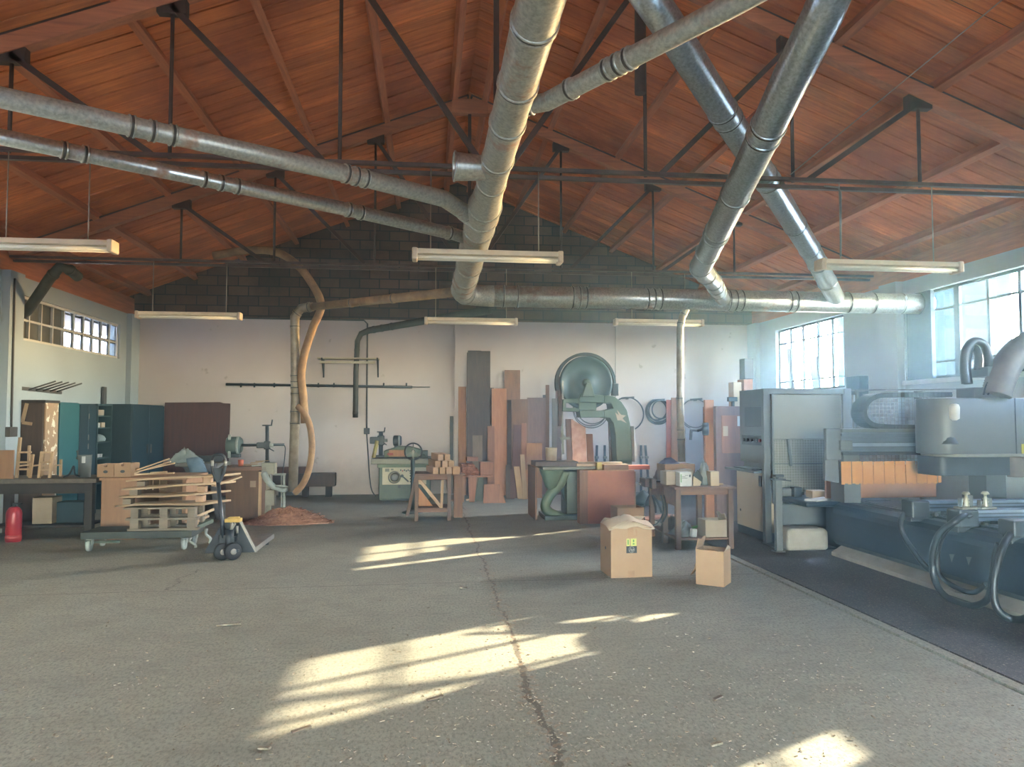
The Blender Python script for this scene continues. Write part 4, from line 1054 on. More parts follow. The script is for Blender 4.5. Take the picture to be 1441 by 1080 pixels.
# low dark timbers by the back wall
t = thing('timber_stack', 'low stack of dark beams along the back wall behind the drop pipe', 'beams', (PY(425, 690, 15.5).x, 15.6, 0))
m = MB(); rect(m, 384, 667, 471, 685, 15.55, .25); m.build('beam', 'plank_dark', t, .006)
m = MB(); rect(m, 382, 658, 431, 667, 15.58, .2); m.build('board', 'maroon_board', t, .004)
for px in (392, 425, 458):
    m = MB(); a, b = PY(px, 685, 15.6), PY(px + 8, 685, 15.6); m.bb((a.x, 15.6, 0), (b.x, 15.78, a.z)); m.build('support', 'dark_brown', t)
# long clamp rail and small rack on the back wall
t = thing('wall_rail', 'long black horizontal rail with hooks on the back wall', 'rail', (PY(460, 543, YB - .05).x, YB, PY(460, 543, YB - .05).z))
m = MB(); m.cyl(PY(318, 541, YB - .06), PY(580, 545, YB - .06), .028, n=10); m.build('bar', 'black_plastic', t)
m = MB(); m.cyl(PY(580, 544.8, YB - .06), PY(605, 545, YB - .06), .012, n=8); m.build('thin_end', 'conduit', t)
for px in (339, 358, 386, 448, 470, 500, 540, 572):
    m = MB(); q = PY(px, 542.5, YB - .06); m.cyl(q + V((0, 0, -.045)), q + V((0, 0, .05)), .018, n=8); m.bb(q + V((-.015, 0, -.015)), q + V((.015, .055, .015))); m.build('hook', 'black_plastic', t)
t = thing('wall_shelf', 'narrow cream wall shelf with two black brackets above the long rail', 'shelf', (PY(488, 508, YB - .1).x, YB, PY(488, 508, YB - .1).z))
m = MB(); rect(m, 446, 503, 533, 505.5, YB - .32, .3); rect(m, 450, 508, 528, 512, YB - .3, .04); m.build('shelf_board', 'machine_cream', t)
for px in (453, 531):
    m = MB(); a = PY(px, 505, YB - .3); m.bb((a.x - .015, YB - .33, a.z - .02), (a.x + .015, YB, a.z + .02)); m.bb((a.x - .015, YB - .03, a.z - .38), (a.x + .015, YB, a.z)); m.bar((a.x, YB - .3, a.z - .02), (a.x, YB - .03, a.z - .33), .02); m.build('bracket', 'black_plastic', t)
# ================================================================ spindle moulder, trestle, boards along the back wall
MY = 14.7
F = lambda px, py: PY(px, py, MY)
t = thing('spindle_moulder', 'green spindle moulder with a cream control panel at the back wall', 'machine', (F(562, 700).x, MY + .4, 0))
m = MB(); rect(m, 533, 658, 606, 703, MY, .75); m.build('base', 'machine_green', t, .02)
m = MB(); a, b = F(536, 703), F(603, 703); m.bb((a.x, MY + .05, 0), (b.x, MY + .7, a.z + .01)); m.build('plinth', 'machine_green_dark', t)
m = MB(); rect(m, 531, 653, 606, 658, MY - .02, .8); m.build('apron', 'machine_green_pale', t, .006)
m = MB(); rect(m, 522, 646, 609, 653, MY - .08, .95); m.build('table', 'cast_iron', t, .008)
m = MB(); rect(m, 538, 658, 600, 682, MY - .012, .012); m.build('control_panel', 'machine_cream', t, .004)
q = F(555, 672)
m = MB(); m.ring(q + V((0, -.03, 0)), (0, 1, 0), .11, .014, 28, 8); m.lathe([(.02, -.05), (.075, -.045), (.085, -.012), (.02, -.01)], q + V((0, .0, 0)), (0, 1, 0), 24); m.build('dial_wheel', 'cast_iron', t)
m = MB(); a, b = F(566, 670), F(575, 678); m.bar(a + V((0, -.04, 0)), b + V((0, -.05, 0)), .025); m.cyl(a + V((0, -.012, 0)), a + V((0, -.05, 0)), .03, n=12); m.build('lever', 'black_plastic', t)
for px, py, w, h in ((545, 662, .08, .06), (552, 661, .05, .035)):
    m = MB(); q = F(px, py); m.bb(q + V((-w / 2, -.018, -h / 2)), q + V((w / 2, -.012, h / 2))); m.build('plate', 'cast_iron', t)
for i in range(6):
    m = MB(); q = F(564 + 2.6 * i, 662 + (i % 2)); m.bb(q + V((-.012, -.02, -.016)), q + V((.012, -.012, .016))); m.build('push_button', 'bright_red' if i == 1 else 'feeder_dark', t)
for i in range(4):
    m = MB(); q = F(577.5, 666 + 4 * i); m.bb(q + V((-.012, -.018, -.014)), q + V((.012, -.012, .014))); m.build('scale_mark', 'feeder_dark', t)
m = MB(); q = F(562, 685); m.cyl(q, q + V((0, -.03, 0)), .03, n=10); m.build('foot_switch', 'black_plastic', t)
# fence hood on the table
zt = F(560, 646).z
m = MB(); a, b = F(543, 632), F(590, 632); m.prism([(a.x - .04, zt + .02), (b.x, zt + .02), (b.x + .05, zt + .17), (b.x - .2, zt + .24), (a.x + .25, zt + .24), (a.x - .05, zt + .15)], -.3, (0, MY + .1, 0)); m.build('fence_hood', 'saw_green', t, .02)
m = MB(); a, b = F(547, 634), F(570, 643); m.bb((a.x, MY + .06, b.z), (b.x, MY + .098, a.z)); m.build('wooden_fence', 'plank_tan', t, .004)
m = MB(); a, b = F(545, 638), F(553, 641); m.bb((a.x, MY + .03, b.z), (b.x, MY + .058, a.z)); m.build('red_guard', 'bright_red', t, .008)
m = MB(); a, b = F(586, 635), F(602, 645); m.bb((a.x, MY + .1, zt), (b.x, MY + .35, a.z)); m.cyl(F(596, 643) + V((0, .1, 0)), F(596, 643) + V((0, .02, 0)), .04, n=14); m.build('fence_block', 'machine_green_dark', t, .01)
m = MB(); m.bar(F(525, 645) + V((0, .1, 0)), F(530, 621) + V((0, .15, 0)), .06, .05); m.build('striped_strut', 'hazard_yellow', t)
# roller feeder on top
t2 = thing('power_feeder', 'dark power feeder with handwheel on the green spindle moulder', 'feeder', (F(535, 645).x, MY + .60, zt))
FY2 = MY + .60; F2 = lambda px, py: PY(px, py, FY2)
m = MB(); q = F2(535.5, 645); m.bb((q.x - .1, FY2 - .1, zt + .002), (q.x + .1, FY2 + .1, zt + .04)); m.build('base', 'feeder_dark', t2, .01)
feeder(t2, F2, FY2, (553, 565, 612, 629), 620, 536, 609, 641, 559, 1.5, ('feeder_dark', 'feeder_dark'))
m = MB(); m.tube(spline([PY(516, 610, YB - .03), PY(518, 640, 15.8), PY(520, 670, 15.4), PY(523, 690, 15.3), PY(529, 699, 15.3)], 5), .012, 8); single(m, 'power_cable', 'black_rubber', 'black power cable hanging from the wall switch to the spindle moulder', 'cable')
# handwheel stand in front of the moulder
HY = 12.8
t = thing('handwheel_stand', 'green post with a large ring handwheel before the spindle moulder', 'stand', (PY(581, 690, HY).x, HY, 0))
m = MB(); a, b = PY(579, 650, HY), PY(583, 650, HY); q = PY(581, 646, HY); m.cyl((q.x, HY, .02), (q.x, HY, q.z), .035, n=14); m.lathe([(.18, 0), (.18, .02), (.05, .06)], (q.x, HY, 0), n=20); m.build('post', 'machine_green_dark', t)
q = PY(581.5, 636, HY)
m = MB(); m.ring(q, (0, 1, .15), .145, .013, 32, 8); m.build('wheel_rim', 'black_plastic', t)
m = MB()
for k in range(3):
    an = PI / 2 + k * 2 * PI / 3; m.bar(q, q + V((.14 * math.cos(an), 0, .14 * math.sin(an))), .02)
m.lathe([(.03, -.03), (.035, .03)], q, (0, 1, 0), 14); m.bar(q, q + V((0, 0, -.2)), .03); m.build('spokes', 'cast_iron', t)

# trestle with square blocks
TY = 11.75
T_ = lambda px, py: PY(px, py, TY)
xa, xb = T_(586, 700).x, T_(632, 700).x; zt = T_(600, 669).z
t = thing('trestle', 'small wooden trestle table stacked with square blocks', 'trestle', ((xa + xb) / 2, TY + .3, 0))
D = .62
for (x, y, dx, dy) in ((xa, TY + .03, 0, 0), (xb, TY + .03, 0, 0), (xa, TY + D, -.16, .05), (xb, TY + D, .03, .05)):
    m = MB(); m.bar((x + dx, y + dy, 0), (x, y, zt), .055, .055, up=(0, 1, 0)); m.build('leg', 'old_wood', t, .004)
for (p, q) in (((xa, TY + .03), (xb, TY + .03)), ((xa, TY + D), (xb, TY + D)), ((xa, TY + .03), (xa, TY + D)), ((xb, TY + .03), (xb, TY + D))):
    m = MB(); m.bar((p[0], p[1], zt - .04), (q[0], q[1], zt - .04), .04, .075); m.build('rail', 'old_wood_x', t, .003)
    m = MB(); m.bar((p[0], p[1], .16), (q[0], q[1], .16), .035, .05); m.build('stretcher', 'old_wood_x', t, .003)
m = MB(); m.bb((xa - .03, TY + .01, zt), (xb + .03, TY + D + .03, zt + .018)); m.build('top', 'old_wood_x', t)
m = MB(); m.bar((xa + .03, TY + .06, zt - .06), (xb - .12, TY + .1, .2), .05, .07, up=(0, 1, 0)); m.build('diagonal_brace', 'pale_wood_z', t, .003)
m = MB(); m.bar((xb - .1, TY + .04, zt - .06), (xb - .12, TY + .04, .2), .04, .05, up=(0, 1, 0)); m.build('centre_post', 'pale_wood_z', t, .003)
m = MB(); m.bb((xa + .02, TY + .05, .185), (xb - .02, TY + D - .05, .2)); m.build('lower_shelf', 'old_wood_x', t)
m = MB(); a = T_(588, 690); m.prism([(xa + .03, .2), (xa + .26, .2), (xa + .03, .5)], -.02, (0, TY + .3, 0)); single(m, 'plywood_offcut', 'plank_tan', 'triangular plywood offcut standing on the lower shelf of the trestle', 'offcut')
zt += .018; n_ = 0
BL = [('front lower left', 613, 0, .0), ('front lower middle', 622.6, 0, .03), ('lower right', 631.5, 0, .01), ('middle row left', 616, 1, .02), ('middle row centre', 626, 1, 0), ('middle row right', 635, 1, .04), ('top left', 620, 2, .01), ('top right', 629.5, 2, .03)]
for nm, px, lev, dy in BL:
    q = T_(px, 660); a = .104
    m = MB(); m.box((0, .33, a / 2), (a - .018, .66, a - .004)); m.v = [Matrix.Rotation(.16, 3, 'Z') @ p + V((q.x, TY - .06 + dy, zt + lev * a)) for p in m.v]
    single(m, 'timber_block', 'block_wood', 'square timber block on the trestle, %s of the pile' % nm, 'block', 'timber blocks on the trestle', .003)
q = PY(641, 663, 12.0)
m = MB(); m.box((0, 0, 0), (.115, .3, .115), (0, 0, .1)); m.v = [p + V((q.x, 12.2, q.z)) for p in m.v]; single(m, 'timber_block', 'block_wood', 'single pale block on the narrow stand right of the trestle', 'block', bevel=.003)
m = MB(); z0 = q.z - .06; m.bb((q.x - .06, 12.05, z0 - .02), (q.x + .16, 12.35, z0 - .001)); top = m
t = thing('narrow_stand', 'narrow old stand holding one pale block beside the trestle', 'stand', (q.x + .05, 12.2, 0)); m.build('top', 'old_wood_x', t)
m = MB(); m.bb((q.x - .02, 12.1, 0), (q.x + .12, 12.3, z0 - .02)); m.build('column', 'plank_brown', t)

# sticks on a support in front of the boards
KY = 14.3; K = lambda px, py: PY(px, py, KY)
z0 = K(668, 670).z; xa, xb = K(648, 670).x, K(690, 670).x
t = thing('stick_support', 'low rose-brown support carrying the bundle of thin sticks', 'support', ((xa + xb) / 2, KY + .35, 0))
m = MB(); m.bb((xa - .03, KY, z0 - .03), (xb + .05, KY + .8, z0)); m.build('top', 'plank_rose', t, .004)
for p0, p1, mt in ((647, 656, 'plank_brown'), (659, 671, 'plank_rose')):
    a, b = K(p0, 690), K(p1, 690); m = MB(); m.prism([(a.x, z0 - .03), (b.x, z0 - .03), (b.x - .04, .0), (a.x + .02, .0)], -.03, (0, KY + .02, 0)); m.build('leg', mt, t)
m = MB(); a, b = K(672, 690), K(684, 690); m.prism([(a.x + .05, z0 - .03), (b.x - .05, z0 - .03), (b.x + .06, 0), (a.x - .05, 0)], -.04, (0, KY + .25, 0)); m.build('steel_foot', 'machine_green_dark', t)
rnd = random.Random(21)
st0 = None
for r_ in range(5):
    for c_ in range(9 - (r_ > 2) * 2):
        w = .045; x = xa + .03 + (K(677, 670).x - xa - .06) * (c_ + (r_ % 2) * .4 + .2) / 9.2; z = z0 + .024 + r_ * .043
        if st0 is None:
            m = MB(); m.cyl((0, 0, 0), (0, .72, 0), .018, n=8); st0 = m.build('stick', 'stick_red'); tag(st0, 'thin reddish stick in the bundle on the low support', 'stick', 'bundle of sticks'); o = st0
        else: o = st0.copy(); COL.objects.link(o)
        o.location = (x + rnd.uniform(-.002, .002), KY - rnd.uniform(0, .06), z); o.rotation_euler = (0, 0, rnd.uniform(-.012, .012))
for p0, p1, y0, y1, yy, lab in ((657, 673, 644, 652, KY + .3, 'short rose board lying on top of the stick bundle'), (676, 694, 651, 668, KY + .05, 'rose box-like board right of the stick bundle')):
    a, b = PY(p0, y0, yy), PY(p1, y1, yy); 
    zlo = z0 + .265 if p0 == 657 else z0
    m = MB(); m.bb((a.x, yy, zlo), (b.x, yy + .3, max(a.z, zlo + .05))); single(m, 'offcut', 'plank_rose', lab, 'offcut', bevel=.004)
m = MB(); a, b = PY(680, 674, 14.1), PY(712, 698, 14.1)
m.prism([(a.x, 0), (b.x, 0), (b.x - .12, .36), (a.x + .02, .36)], -.03, (0, 14.1, 0), (1, 0, 0), V((0, .18, 1)).normalized()); single(m, 'sheet_offcut', 'plank_rose', 'wide rose sheet offcut leaning low before the long boards', 'board')
for px, py, lab in ((661, 706, 'pale curled offcut on the floor before the stick support'), (640, 707, 'small ringed offcut on the floor beside the trestle')):
    q = PZ(px, py); m = MB(); m.bar(q + V((-.07, 0, .03)), q + V((.07, .05, .05)), .05, .03); single(m, 'offcut', 'pale_wood', lab, 'offcut')

# long boards leaning against the back wall
def leaner(px0, px1, pyt, mat, label, Y=15.55, top=.38, lean=0.0, z0=0.0, th=.03, pyb=None, name='leaning_board'):
    """board standing at depth Y, its top resting towards the wall; lean = sideways shift of the top"""
    tp = .3
    for _ in range(3): tp = .135 * PY(px0, pyt, Y + tp).z           # every board leans at the same pitch
    a = PY(px0, pyt, Y + tp); b = PY(px1, pyt, Y + tp); a0 = PY(px0, 690, Y); b0 = PY(px1, 690, Y); h = a.z; m = MB()
    vs = [V((a0.x - lean, Y, z0)), V((b0.x - lean, Y, z0)), V((b.x, Y + tp, h)), V((a.x, Y + tp, h))]; w = V((0, th, 0)); vs = vs + [p + w for p in vs]
    m.add(vs, [(0, 1, 2, 3), (7, 6, 5, 4), (0, 4, 5, 1), (1, 5, 6, 2), (2, 6, 7, 3), (3, 7, 4, 0)])
    return single(m, name, mat, label, 'board', bevel=.002)
leaner(645, 656, 510, 'plank_tan', 'tan plank leaning left of the widest dark board', 15.62, .3)
leaner(657, 690, 494, 'plank_dark', 'tallest and widest dark board leaning against the back wall', 15.52, .42)
leaner(658, 677, 493.5, 'dark_brown', 'blackish board just behind the tallest dark board', 15.58, .38)
leaner(710, 732, 521, 'plank_brown', 'brown board with a dark knot, taller one behind the orange plank', 15.63, .36)
leaner(692, 713, 547, 'orange_wood', 'orange plank leaning right of the tallest dark board', 15.45, .42)
leaner(690.6, 695, 546, 'plank_dark', 'dark narrow lath at the left edge of the orange plank', 15.5, .44)
leaner(720, 743, 562, 'plank_brown', 'worn board with pale patches leaning before the knotty brown one', 15.4, .5)
leaner(714, 722, 563, 'plank_dark', 'dark lath between orange plank and worn board', 15.51, .5)
leaner(742, 768, 560, 'plank_mauve', 'mauve board leaning left of the bandsaw wheel', 15.5, .46)
leaner(738, 748, 564, 'plank_grey', 'dark edge-on board left of the mauve board', 15.55, .42)
leaner(768, 773, 542, 'plank_brown', 'thin tall lath between mauve board and bandsaw', 15.5, .46)
leaner(764, 768, 556, 'plank_dark', 'short dark lath beside the thin tall one', 15.6, .38)
leaner(782, 791, 530, 'plank_mauve', 'tall narrow mauve board right beside the bandsaw wheel', 15.5, .46)
leaner(777, 784, 561, 'plank_grey', 'greyish lath left of the narrow mauve board', 15.45, .5)
leaner(665, 679, 613, 'plank_grey', 'short grey bark-edged slab leaning on the tallest dark board', 15.1, .3)
leaner(686, 696, 600, 'plank_rose', 'rose-brown short plank before the orange plank', 15.15, .3)
leaner(723, 734, 598, 'maroon_board', 'dark red plank tilted before the worn board', 14.95, .4, .06)
leaner(734, 741, 596, 'plank_rose', 'slim rose plank between dark red plank and light board', 15.0, .4)
leaner(741, 763, 624, 'plank_tan', 'light brown short board left of the bandsaw table', 14.9, .35)
leaner(712, 718, 655, 'plank_dark', 'dark short offcut standing in the row of stubs', 14.8, .2)
leaner(718, 724, 661, 'maroon_board', 'dark red stub standing in the row of stubs', 14.8, .2)
leaner(723, 731, 657, 'pale_wood_z', 'pale tilted stub standing in the row of stubs', 14.75, .2, -.08)
leaner(732, 738, 640, 'pale_wood_z', 'pale slim lath, tallest in the row of stubs', 14.7, .25, -.06)
leaner(739, 749, 662, 'plank_tan', 'short tan board, right end of the row of stubs', 14.75, .2)
leaner(745, 750, 678, 'pale_wood_z', 'lowest pale stub right end of the row of stubs', 14.6, .12)
q0, q1 = PY(712, 698.5, 14.55), PY(750, 699, 14.55)
leaner(633, 638, 586, 'conduit_dark', 'thin dark bar standing left of the tan plank', 15.75, .2)

# coils of saw blade on the wall, with their pegs
def coil(px, py, r, n, label, squash=1.0, mat='blade_steel', w=.016):
    c = PY(px, py, YB - .09); t = thing('hanging_blade_coil', label, 'coil', tuple(c))
    for i in range(n):
        m = MB(); rr = r * (1 - .065 * i); cc = c + V((.012 * i * (-1) ** i, -.02 * i + .02, .05 * r * i))
        m.ring(cc, (0, 1, .06 * (i - n / 2)), rr, w, 36, 6); m.build('blade_loop', mat, t)
    m = MB(); m.bar(c + V((-.12, .0, r - .02)), c + V((.15, .0, r - .0)), .05, .04); m.bar(c + V((0, .09, r - .03)), c + V((0, -.05, r - .03)), .03); m.build('peg', 'conduit_dark', t)
coil(883, 583, .37, 1, 'single brown blade loop hanging beside the bandsaw column')
coil(926, 580, .275, 5, 'thick coil of dark saw blades on the back wall')
coil(832, 577, .40, 3, 'blade coil on the wall seen through the bandsaw throat', mat='cast_iron', w=.01)
coil(979, 583, .34, 2, 'thin grey blade loop hanging right of the drop pipe', mat='conduit', w=.01)
# black clamp bars at the wall behind the saw
for i, (px, lab) in enumerate(((840, 'black bar clamp seen through the bandsaw throat, tilted one'), (851, 'black bar clamp seen through the bandsaw throat, upright one'), (902, 'black upright bar clamp right of the bandsaw column'), (911, 'black tilted bar clamp beside the upright one'))):
    a, b = PY(px + (0, 0, 0, -3)[i], 627, 15.8), PY(px + (-2, 0, 0, 3)[i], 690, 15.5)
    t = thing('bar_clamp', lab, 'clamp', (b.x, 15.5, 0)); m = MB(); m.bar((b.x, 15.5, 0), a, .05, .02, up=(0, 1, 0)); m.build('bar', 'black_plastic', t)
    m = MB(); q = V((b.x, 15.5, 0)).lerp(a, .75); m.box(q + V((0, -.03, 0)), (.07, .08, .05)); m.build('jaw', 'conduit', t)
# boards right of the drop pipe
leaner(938, 947, 563, 'brick_orange', 'red-orange board left of the far drop pipe', 15.55, .4)
leaner(945, 954, 560, 'plank_tan', 'bright tan board just left of the far drop pipe', 15.5, .4)
a = PY(966, 603, 15.6)
leaner(965, 987, 603, 'label_white', 'white sheet standing low right of the far drop pipe', 15.55, .35)
# ================================================================ bandsaw, laden table, cardboard boxes
SYF = 11.75
S = lambda px, py: PY(px, py, SYF)
t = thing('bandsaw', 'tall old green bandsaw with exposed upper wheel', 'bandsaw', (2.55, 12.0, 0))
o2 = [S(*p) for p in ((890, 652), (889, 622), (887, 596), (883, 578), (875, 566), (866, 559), (856, 556.5), (818, 554), (815, 560), (817, 588), (858, 589), (863, 596), (866, 612), (868, 652))]
# the arm is built round its open slot
def P2(*pp): return [(S(*p).x, S(*p).z) for p in pp]
col = MB()
col.prism(P2((890, 652), (889, 622), (887, 596), (883, 578), (875, 566), (866, 559), (856, 556.5), (850, 557), (850, 567), (860, 568), (863, 575), (850, 578), (850, 588), (858, 589), (863, 596), (866, 612), (868, 652)), -.32, (0, SYF, 0))
col.build('column', 'saw_green', t, .012)
m = MB(); m.prism(P2((850, 556.5), (818, 554), (815, 560), (815, 566), (850, 567)), -.32, (0, SYF, 0)); m.prism(P2((815, 566.2), (840, 566.8), (840, 577.8), (815, 577.5)), -.28, (0, SYF + .03, 0)); m.prism(P2((815, 577.8), (850, 578.2), (850, 588), (817, 588)), -.34, (0, SYF - .01, 0)); m.build('upper_arm', 'saw_green', t, .008)
m = MB(); m.prism(P2((815, 561), (793, 562), (792, 579), (815, 580), (815, 575), (811, 574.5), (797, 574), (797, 567), (811, 567.5), (815, 568)), -.22, (0, SYF + .02, 0)); m.build('guide_arm', 'saw_green', t, .006)
m = MB(); m.prism(P2((866, 581), (871, 585), (868, 577), (874, 584), (881, 585), (876, 589), (882, 596), (874, 592), (869, 592)), -.004, (0, SYF - .004, 0)); m.build('bare_patch', 'cardboard_pale', t)
m = MB(); m.bar(S(890, 650) + V((.012, 0, 0)), S(888, 600) + V((.012, 0, 0)), .02, .30, up=(0, 1, 0)); m.build('pale_edge', 'label_white', t)  # pale strip down the outer edge of the column
# upper wheel
wc = S(826, 539); wc.y = SYF + .10
m = MB(); m.lathe([(.05, -.05), (.14, -.045), (.16, -.02), (.385, -.035), (.40, -.06), (.435, -.06), (.44, 0), (.43, .06), (.1, .06)], wc, (0, 1, 0), 48); w = m.build('upper_wheel', 'wheel_green', t)
m = MB(); m.lathe([(.02, -.14), (.055, -.135), (.07, -.05)], wc, (0, 1, 0), 20); m.build('hub', 'saw_green_worn', w)
m = MB(); m.prism([(wc.x - .1, S(0, 556).z), (wc.x + .12, S(0, 556).z), (wc.x + .06, wc.z - .02), (wc.x - .02, wc.z)], -.08, (0, SYF - .07, 0)); m.build('bearing_bracket', 'saw_green_worn', t, .01)
m = MB(); k = 28; vs = []; fs = []
for i in range(k + 1):
    an = R(195) - R(203) * i / k
    for (rr, yy) in ((.455, -.03), (.50, -.03), (.50, .12), (.455, .12)): vs.append(wc + V((rr * math.cos(an), yy, rr * math.sin(an))))
for i in range(k):
    for j in range(4): fs.append((i * 4 + j, i * 4 + (j + 1) % 4, i * 4 + 4 + (j + 1) % 4, i * 4 + 4 + j))
fs += [(3, 2, 1, 0), (k * 4, k * 4 + 1, k * 4 + 2, k * 4 + 3)]
m.add(vs, fs, False); m.build('wheel_guard', 'wheel_guard', t)
m = MB(); rect(m, 862, 540, 871, 557, SYF + .05, .12); m.build('guard_box', 'wheel_guard', t, .008)
m = MB(); rect(m, 785.5, 531, 791, 600, SYF + .08, .08); m.build('blade_cover', 'dark_steel', t, .006)
m = MB(); rect(m, 791, 536, 793.5, 561, SYF + .04, .04); m.build('bright_cover', 'jack_steel', t)
m = MB(); a, b = S(792, 580), S(794, 640); m.bar(a + V((0, .1, 0)), b + V((0, .1, 0)), .035); m.bar(S(789, 618) + V((0, .08, 0)), S(803, 617) + V((0, .08, 0)), .04); m.bar(S(790, 607) + V((0, .06, 0)), S(797, 617) + V((0, .06, 0)), .02); m.build('guide_post', 'cast_iron', t)
m = MB(); a, b = S(789, 625), S(789, 648); m.bar(a + V((.03, .09, 0)), b + V((.03, .09, 0)), .003, .03); m.build('blade', 'bright_iron', t)
# table and base
tz = S(800, 655).z
m = MB(); a, b = S(759, 655), S(858, 655); m.bb((a.x, SYF - .35, tz - .05), (b.x, SYF + .45, tz)); m.build('table', 'cast_iron', t, .008)
m = MB(); q = S(776, 661); m.lathe([(.05, -.32), (.10, -.27), (.19, -.02), (.2, .02)], (q.x, SYF, tz - .07), n=24); m.build('trunnion', 'machine_green_pale', t)
m = MB(); m.tube(spline([S(795, 664), S(788, 680), S(772, 700), S(768, 716), S(785, 726), S(806, 732)], 5), [.085] * 8 + [.08] * 9 + [.07] * 9, 14); m.build('dust_chute', 'machine_green_pale', t)
m = MB(); rect(m, 797, 664, 816, 724, SYF - .05, .5); m.build('pedestal', 'machine_green', t, .012)
m = MB(); a, b = S(765, 728), S(890, 736); m.bb((a.x, SYF - .15, 0), (b.x, SYF + .55, .07)); m.build('base_plate', 'machine_green_dark', t, .008)
m = MB(); a, b = S(870, 690), S(890, 690); m.bb((a.x, SYF, .05), (b.x, SYF + .32, S(0, 652).z)); m.build('lower_column', 'saw_green', t, .01)
m = MB(); m.lathe([(.06, -.04), (.36, -.03), (.40, .0), (.40, .06), (.06, .06)], (wc.x, SYF + .16, .46), (0, 1, 0), 40); m.build('lower_wheel', 'wheel_green', t)
# boxes around the saw
OX0, OX1, OY = PY(818, 700, 11.15).x, PY(893, 700, 11.15).x, 11.15
t = thing('machine_hood', 'orange-brown panelled box hiding the lower bandsaw wheel', 'hood', ((OX0 + OX1) / 2, OY, 0))
m = MB(); m.bb((OX0, OY, 0), (OX1, OY + .02, .80)); m.build('front_panel', 'orange_wood_panel', t, .003)
m = MB(); m.bb((OX0 - .02, OY, 0), (OX0, OY + .22, .80)); m.build('side_panel', 'orange_wood_panel', t, .003)
m = MB(); m.bb((OX0 - .025, OY - .01, 0), (OX0 + .10, OY - .0005, .81)); m.build('batten', 'plank_brown', t, .003)
m = MB(); m.bb((OX0 - .02, OY, .80), (OX1, OY + .23, .815)); m.build('lid', 'plank_tan', t)
m = MB(); m.bb((OX1, OY, 0), (OX1 + .02, OY + .23, .79)); m.build('side_panel', 'chipboard', t, .003)
A, B = PY(750, 700, 11.9), PY(758, 700, 11.9)
m = MB(); m.bb((A.x, 11.65, 0), (A.x + .03, 12.5, PY(750, 657, 11.9).z)); single(m, 'side_screen', 'plank_brown', 'upright brown board screening the left side of the bandsaw base', 'board', bevel=.003)
t = thing('infeed_board', 'dark thick board lying on the left of the bandsaw table', 'board', (PY(780, 648, 11.5).x, 11.6, tz))
m = MB(); a, b = PY(752, 645, 11.55), PY(812, 652, 11.55); m.bb((a.x, 11.45, tz + .002), (b.x, 11.93, tz + .075)); m.build('slab', 'plank_dark', t, .004)
m = MB(); a, b = PY(812, 652, 11.4), PY(868, 652, 11.4); m.bb((a.x, 11.42, tz + .001), (b.x, 11.9, tz + .045)); single(m, 'sawn_board', 'pale_wood', 'bright pale board on the middle of the bandsaw table', 'board', bevel=.003)
m = MB(); a, b = PY(846, 656, 11.28), PY(876, 656, 11.28); z_ = .825; m.bb((a.x - .02, 11.29, .90), (b.x, 11.39, .93)); 
single(m, 'sawn_board', 'pale_wood', 'short pale board over the brown carton by the bandsaw', 'board', bevel=.003)
m = MB(); a, b = PY(850, 657, 11.16), PY(885, 668, 11.16); m.bb((a.x, 11.17, .816), (b.x, 11.37, .898)); single(m, 'flat_carton', 'cardboard_inner', 'flat brown carton on the orange-brown bandsaw hood', 'box', bevel=.004)
m = MB(); a, b = PY(841, 656, 11.16), PY(848, 668, 11.16); m.bb((a.x, 11.19, .816), (b.x, 11.28, .93)); single(m, 'wood_block', 'hazard_yellow', 'small yellowish block beside the flat carton on the hood', 'block', bevel=.003)
m = MB(); m.bb((b.x + .38, 11.2, .817), (b.x + .76, 11.32, .883)); single(m, 'brick', 'brick_orange', 'orange brick-like bar jutting out past the hood', 'bar', bevel=.004)
q = PY(775, 636, 11.8)
t = thing('paint_bucket', 'stained white bucket on the dark board at the bandsaw', 'bucket', (q.x, 11.75, tz + .075))
m = MB(); m.lathe([(.085, 0), (.095, .2), (.1, .205), (.092, .205), (.085, .02)], (q.x, 11.75, tz + .076), n=24); m.build('body', 'bucket_white', t)
m = MB(); m.ring((q.x, 11.75, tz + .26), (0, 1, .4), .098, .004, 20, 6, PI, 2 * PI); m.build('handle', 'jack_steel', t)
# boards leaning in the saw throat
def standing(px0, px1, pyt, pyt2, mat, label, Y, th=.03, z0=None, lean=.12):
    a, b = PY(px0, pyt, Y + lean), PY(px1, pyt2, Y + lean); z0 = tz + .002 if z0 is None else z0; a0, b0 = PY(px0 + 2, 650, Y), PY(px1 + 2, 650, Y)
    m = MB(); vs = [V((a0.x, Y, z0)), V((b0.x, Y, z0)), V((b.x, Y + lean, b.z)), V((a.x, Y + lean, a.z))]; vs = vs + [p + V((0, th, 0)) for p in vs]
    m.add(vs, [(0, 1, 2, 3), (7, 6, 5, 4), (0, 4, 5, 1), (1, 5, 6, 2), (2, 6, 7, 3), (3, 7, 4, 0)]); return single(m, 'leaning_board', mat, label, 'board', bevel=.002)
standing(796, 806, 590, 590, 'plank_mauve', 'mauve board standing on the bandsaw table behind the blade guide', 12.05)
standing(804, 824, 590, 602, 'paper_pink', 'pink board with torn paper standing in the bandsaw throat', 11.98)
standing(825, 834, 611, 611, 'plank_brown', 'narrow brown board standing in the bandsaw throat', 12.08)
standing(856, 863, 592, 592, 'plank_dark', 'dark board standing against the inner side of the bandsaw column', 12.08)
m = MB(); a = PY(893, 690, 12.6); m.lathe([(.02, 0), (.2, .02), (.22, .1), (.12, .2), (.03, .28)], (PY(905, 690, 13.4).x, 13.4, 0), n=12); single(m, 'net_heap', 'machine_green_dark', 'dark green heap of netting on the floor right of the bandsaw', 'netting')

